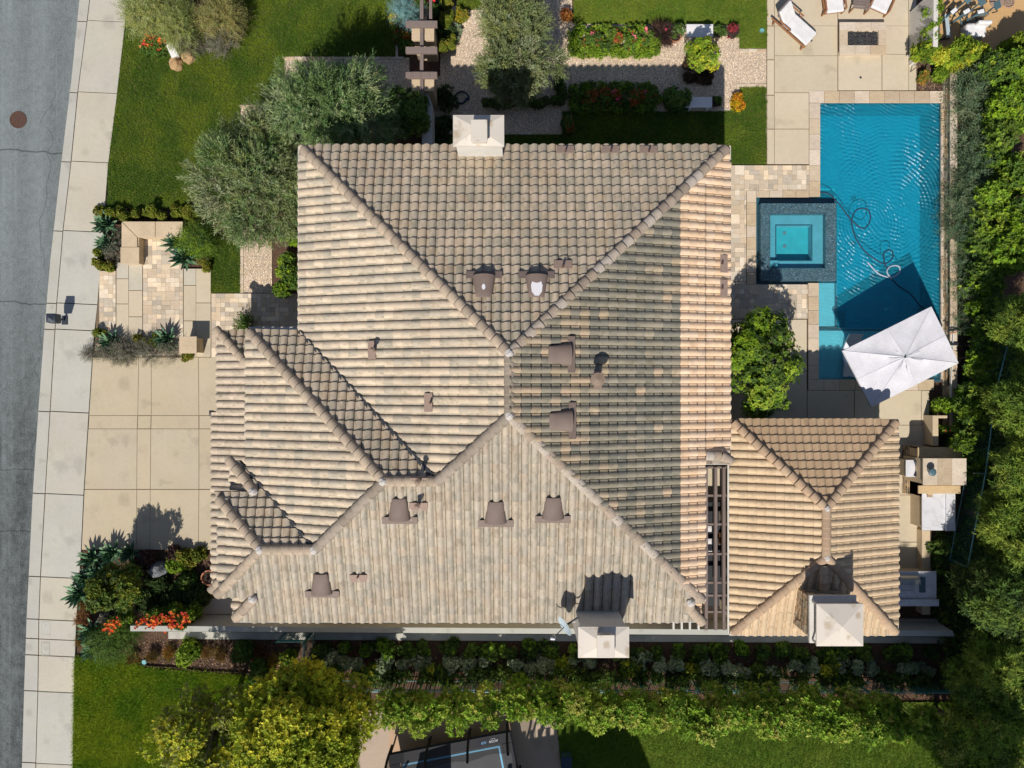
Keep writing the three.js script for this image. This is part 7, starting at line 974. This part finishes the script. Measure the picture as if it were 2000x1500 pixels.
hedge('box_border', 'clipped dark box border below the pale olive tree', [[950, 185], [950, 199], [1095, 199], [1097, 120]], 18, 0.42, [...G.mid, ...G.dark], { n: 2400, flat: true, leaf: L.tiny, cr: 0.14 });
shrub('blue_conifer', 'conifer', 'pale blue conifer at the top beside the timber arch', 796, 22, 28, 1.7, G.blue, { leaf: L.needle, n: 900, s0: 0.8, s1: 1.4 });
shrub('rose_bush', 'rose bush', 'climbing red rose left of the long arch beam at the top', 818, 14, 12, 1.6, G.mid, { n: 260, flowers: 16, fcols: RED, fs: 1.2 }); shrub('rose_bush', 'rose bush', 'climbing red rose right of the long arch beam at the top', 842, 10, 10, 1.6, G.mid, { n: 200, flowers: 14, fcols: RED, fs: 1.3 });
shrub('gold_shrub', 'shrub', 'golden and orange shrub at the lawn edge left of the timber arch', 774, 42, 17, 0.6, [...G.gold, ...G.lime], { n: 420 }); shrub('gold_shrub', 'shrub', 'small golden shrub at the gravel right of the timber arch', 901, 31, 11, 0.5, [...G.gold, ...G.box], { n: 260 });
shrub('mixed_shrub', 'shrub', 'brownish flowering shrub left of the upper arch pier', 786, 72, 15, 0.5, [...G.mid, ...G.rusty], { n: 320, flowers: 5, fcols: RED }); shrub('mixed_shrub', 'shrub', 'green shrub below the golden shrub left of the timber arch', 792, 92, 12, 0.45, G.mid, { n: 240 });
[[874, -2, 12, 14, 'at the top edge'], [873, 37, 9, 17, 'middle of three'], [871, 84, 16, 16, 'lowest of three']].forEach(([x, y, r, ry, l]) => hedge('clipped_box', `clipped yellow green box hedge right of the timber arch, ${l}`, [[x, y - ry + 5], [x, y + ry - 5]], r * 2, 0.8, G.box, { n: 800, flat: true, leaf: L.tiny, cr: 0.13, cat: 'hedge' }));
shrub('silver_shrub', 'shrub', 'small silvery plant at the gravel edge right of the timber arch, upper of two', 893, 58, 8, 0.35, G.silver, { n: 120 }); shrub('silver_shrub', 'shrub', 'small silvery plant at the gravel edge right of the timber arch, lower of two', 890, 74, 7, 0.35, G.silver, { n: 100 });
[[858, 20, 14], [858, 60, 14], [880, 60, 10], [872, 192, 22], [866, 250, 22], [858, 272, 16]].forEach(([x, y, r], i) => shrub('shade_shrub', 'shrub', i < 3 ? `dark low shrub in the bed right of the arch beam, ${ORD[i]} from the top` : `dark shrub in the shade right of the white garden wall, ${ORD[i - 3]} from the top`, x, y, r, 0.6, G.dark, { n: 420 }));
shrub('pale_shrub', 'shrub', 'pale green tipped shrub under the lower arch beam', 806, 176, 13, 1.9, [...G.silver, ...G.olive], { n: 240 });
shrub('rust_shrub', 'shrub', 'rust red shrub right of the pale olive tree', 1107, 26, 10, 0.5, G.rusty, { n: 240 }); shrub('rust_shrub', 'shrub', 'dull brown shrub in the shade at the gravel corner by the north eave', 1108, 244, 14, 0.5, [...G.rusty, ...G.mid], { n: 300 });
{ // dark ground cover under the trees on the right
  const pts = [], pg = px([[1835, 880], [1900, 640], [2040, 560], [2060, 1500], [1850, 1360], [1850, 1190], [1822, 1190], [1822, 1040], [1870, 1040], [1895, 900]]); for (let i = 0; i < 16000; i++) { const x = rr(X(1820), X(2060)), z = rr(Z(560), Z(1500)); if (!inPoly(x, z, pg)) continue; const k = fbm(x / 40 + 0.5, z / 40 + 0.5, 60, 3, 191); pts.push({ p: new V3(x, 0.03 + 0.28 * k, z), n: new V3(rr(-0.6, 0.6), 1, rr(-0.6, 0.6)).normalize() }); }
  const g = new THREE.Group(); g.name = 'ground_cover'; tag(g, 'dark leafy ground cover under the trees along the right edge', 'ground cover', null, 'stuff'); scene.add(g); instances('leaf_cover', L.broad, leafM, pts, [...G.dark, ...G.mid], g, { s0: 0.6, s1: 1.3 }).userData.kind = 'stuff';
}
// pool corner beds
shrub('leafy_shrub', 'shrub', 'green shrub above the end of the travertine wall cap at the top of the pool', 1836, 138, 17, 0.7, G.bright, { n: 420 }); shrub('leafy_shrub', 'shrub', 'low olive brown plant in the small bed at the corner of the pool deck', 1802, 150, 12, 0.25, [...G.mid, ...G.ochre], { n: 220 });
shrub('leafy_shrub', 'shrub', 'green shrub in the small bed below the umbrella corner', 1836, 788, 17, 0.8, G.bright, { n: 420 }); shrub('leafy_shrub', 'shrub', 'small plant with reddish flowers in the planter above the oven', 1842, 842, 10, 0.75, [...G.mid, ...G.bright], { n: 200, flowers: 5, fcols: RED });
{ // loose bark chips on the open mulch
  const pts = []; for (let i = 0; i < 9000; i++) { const p = pick([[262, 1250, 600, 1312], [262, 1250, 600, 1312], [600, 1255, 1850, 1340], [190, 408, 412, 525], [170, 640, 350, 696], [160, 1075, 405, 1195], [1787, 130, 1842, 178]]); pts.push({ p: W(rr(p[0], p[2]), rr(p[1], p[3]), 0).setY(0.012), n: new V3(rr(-0.6, 0.6), 1, rr(-0.6, 0.6)).normalize() }); }
  const g = new THREE.Group(); g.name = 'bark_chips'; tag(g, 'loose bark chips strewn over the planting beds', 'bark chips', null, 'stuff'); scene.add(g); const im = instances('chips', new THREE.BoxGeometry(0.075, 0.012, 0.03), mat({ c: [1, 1, 1], r: 1 }), pts, [P(120, 96, 76), P(90, 70, 58), P(70, 56, 48), P(160, 130, 104)], g, { s0: 0.5, s1: 1.4 }); im.userData.kind = 'stuff';
}
scene.traverse((o) => { if (o.isMesh) { o.castShadow = true; o.receiveShadow = true; } });
renderer.render(scene, camera);
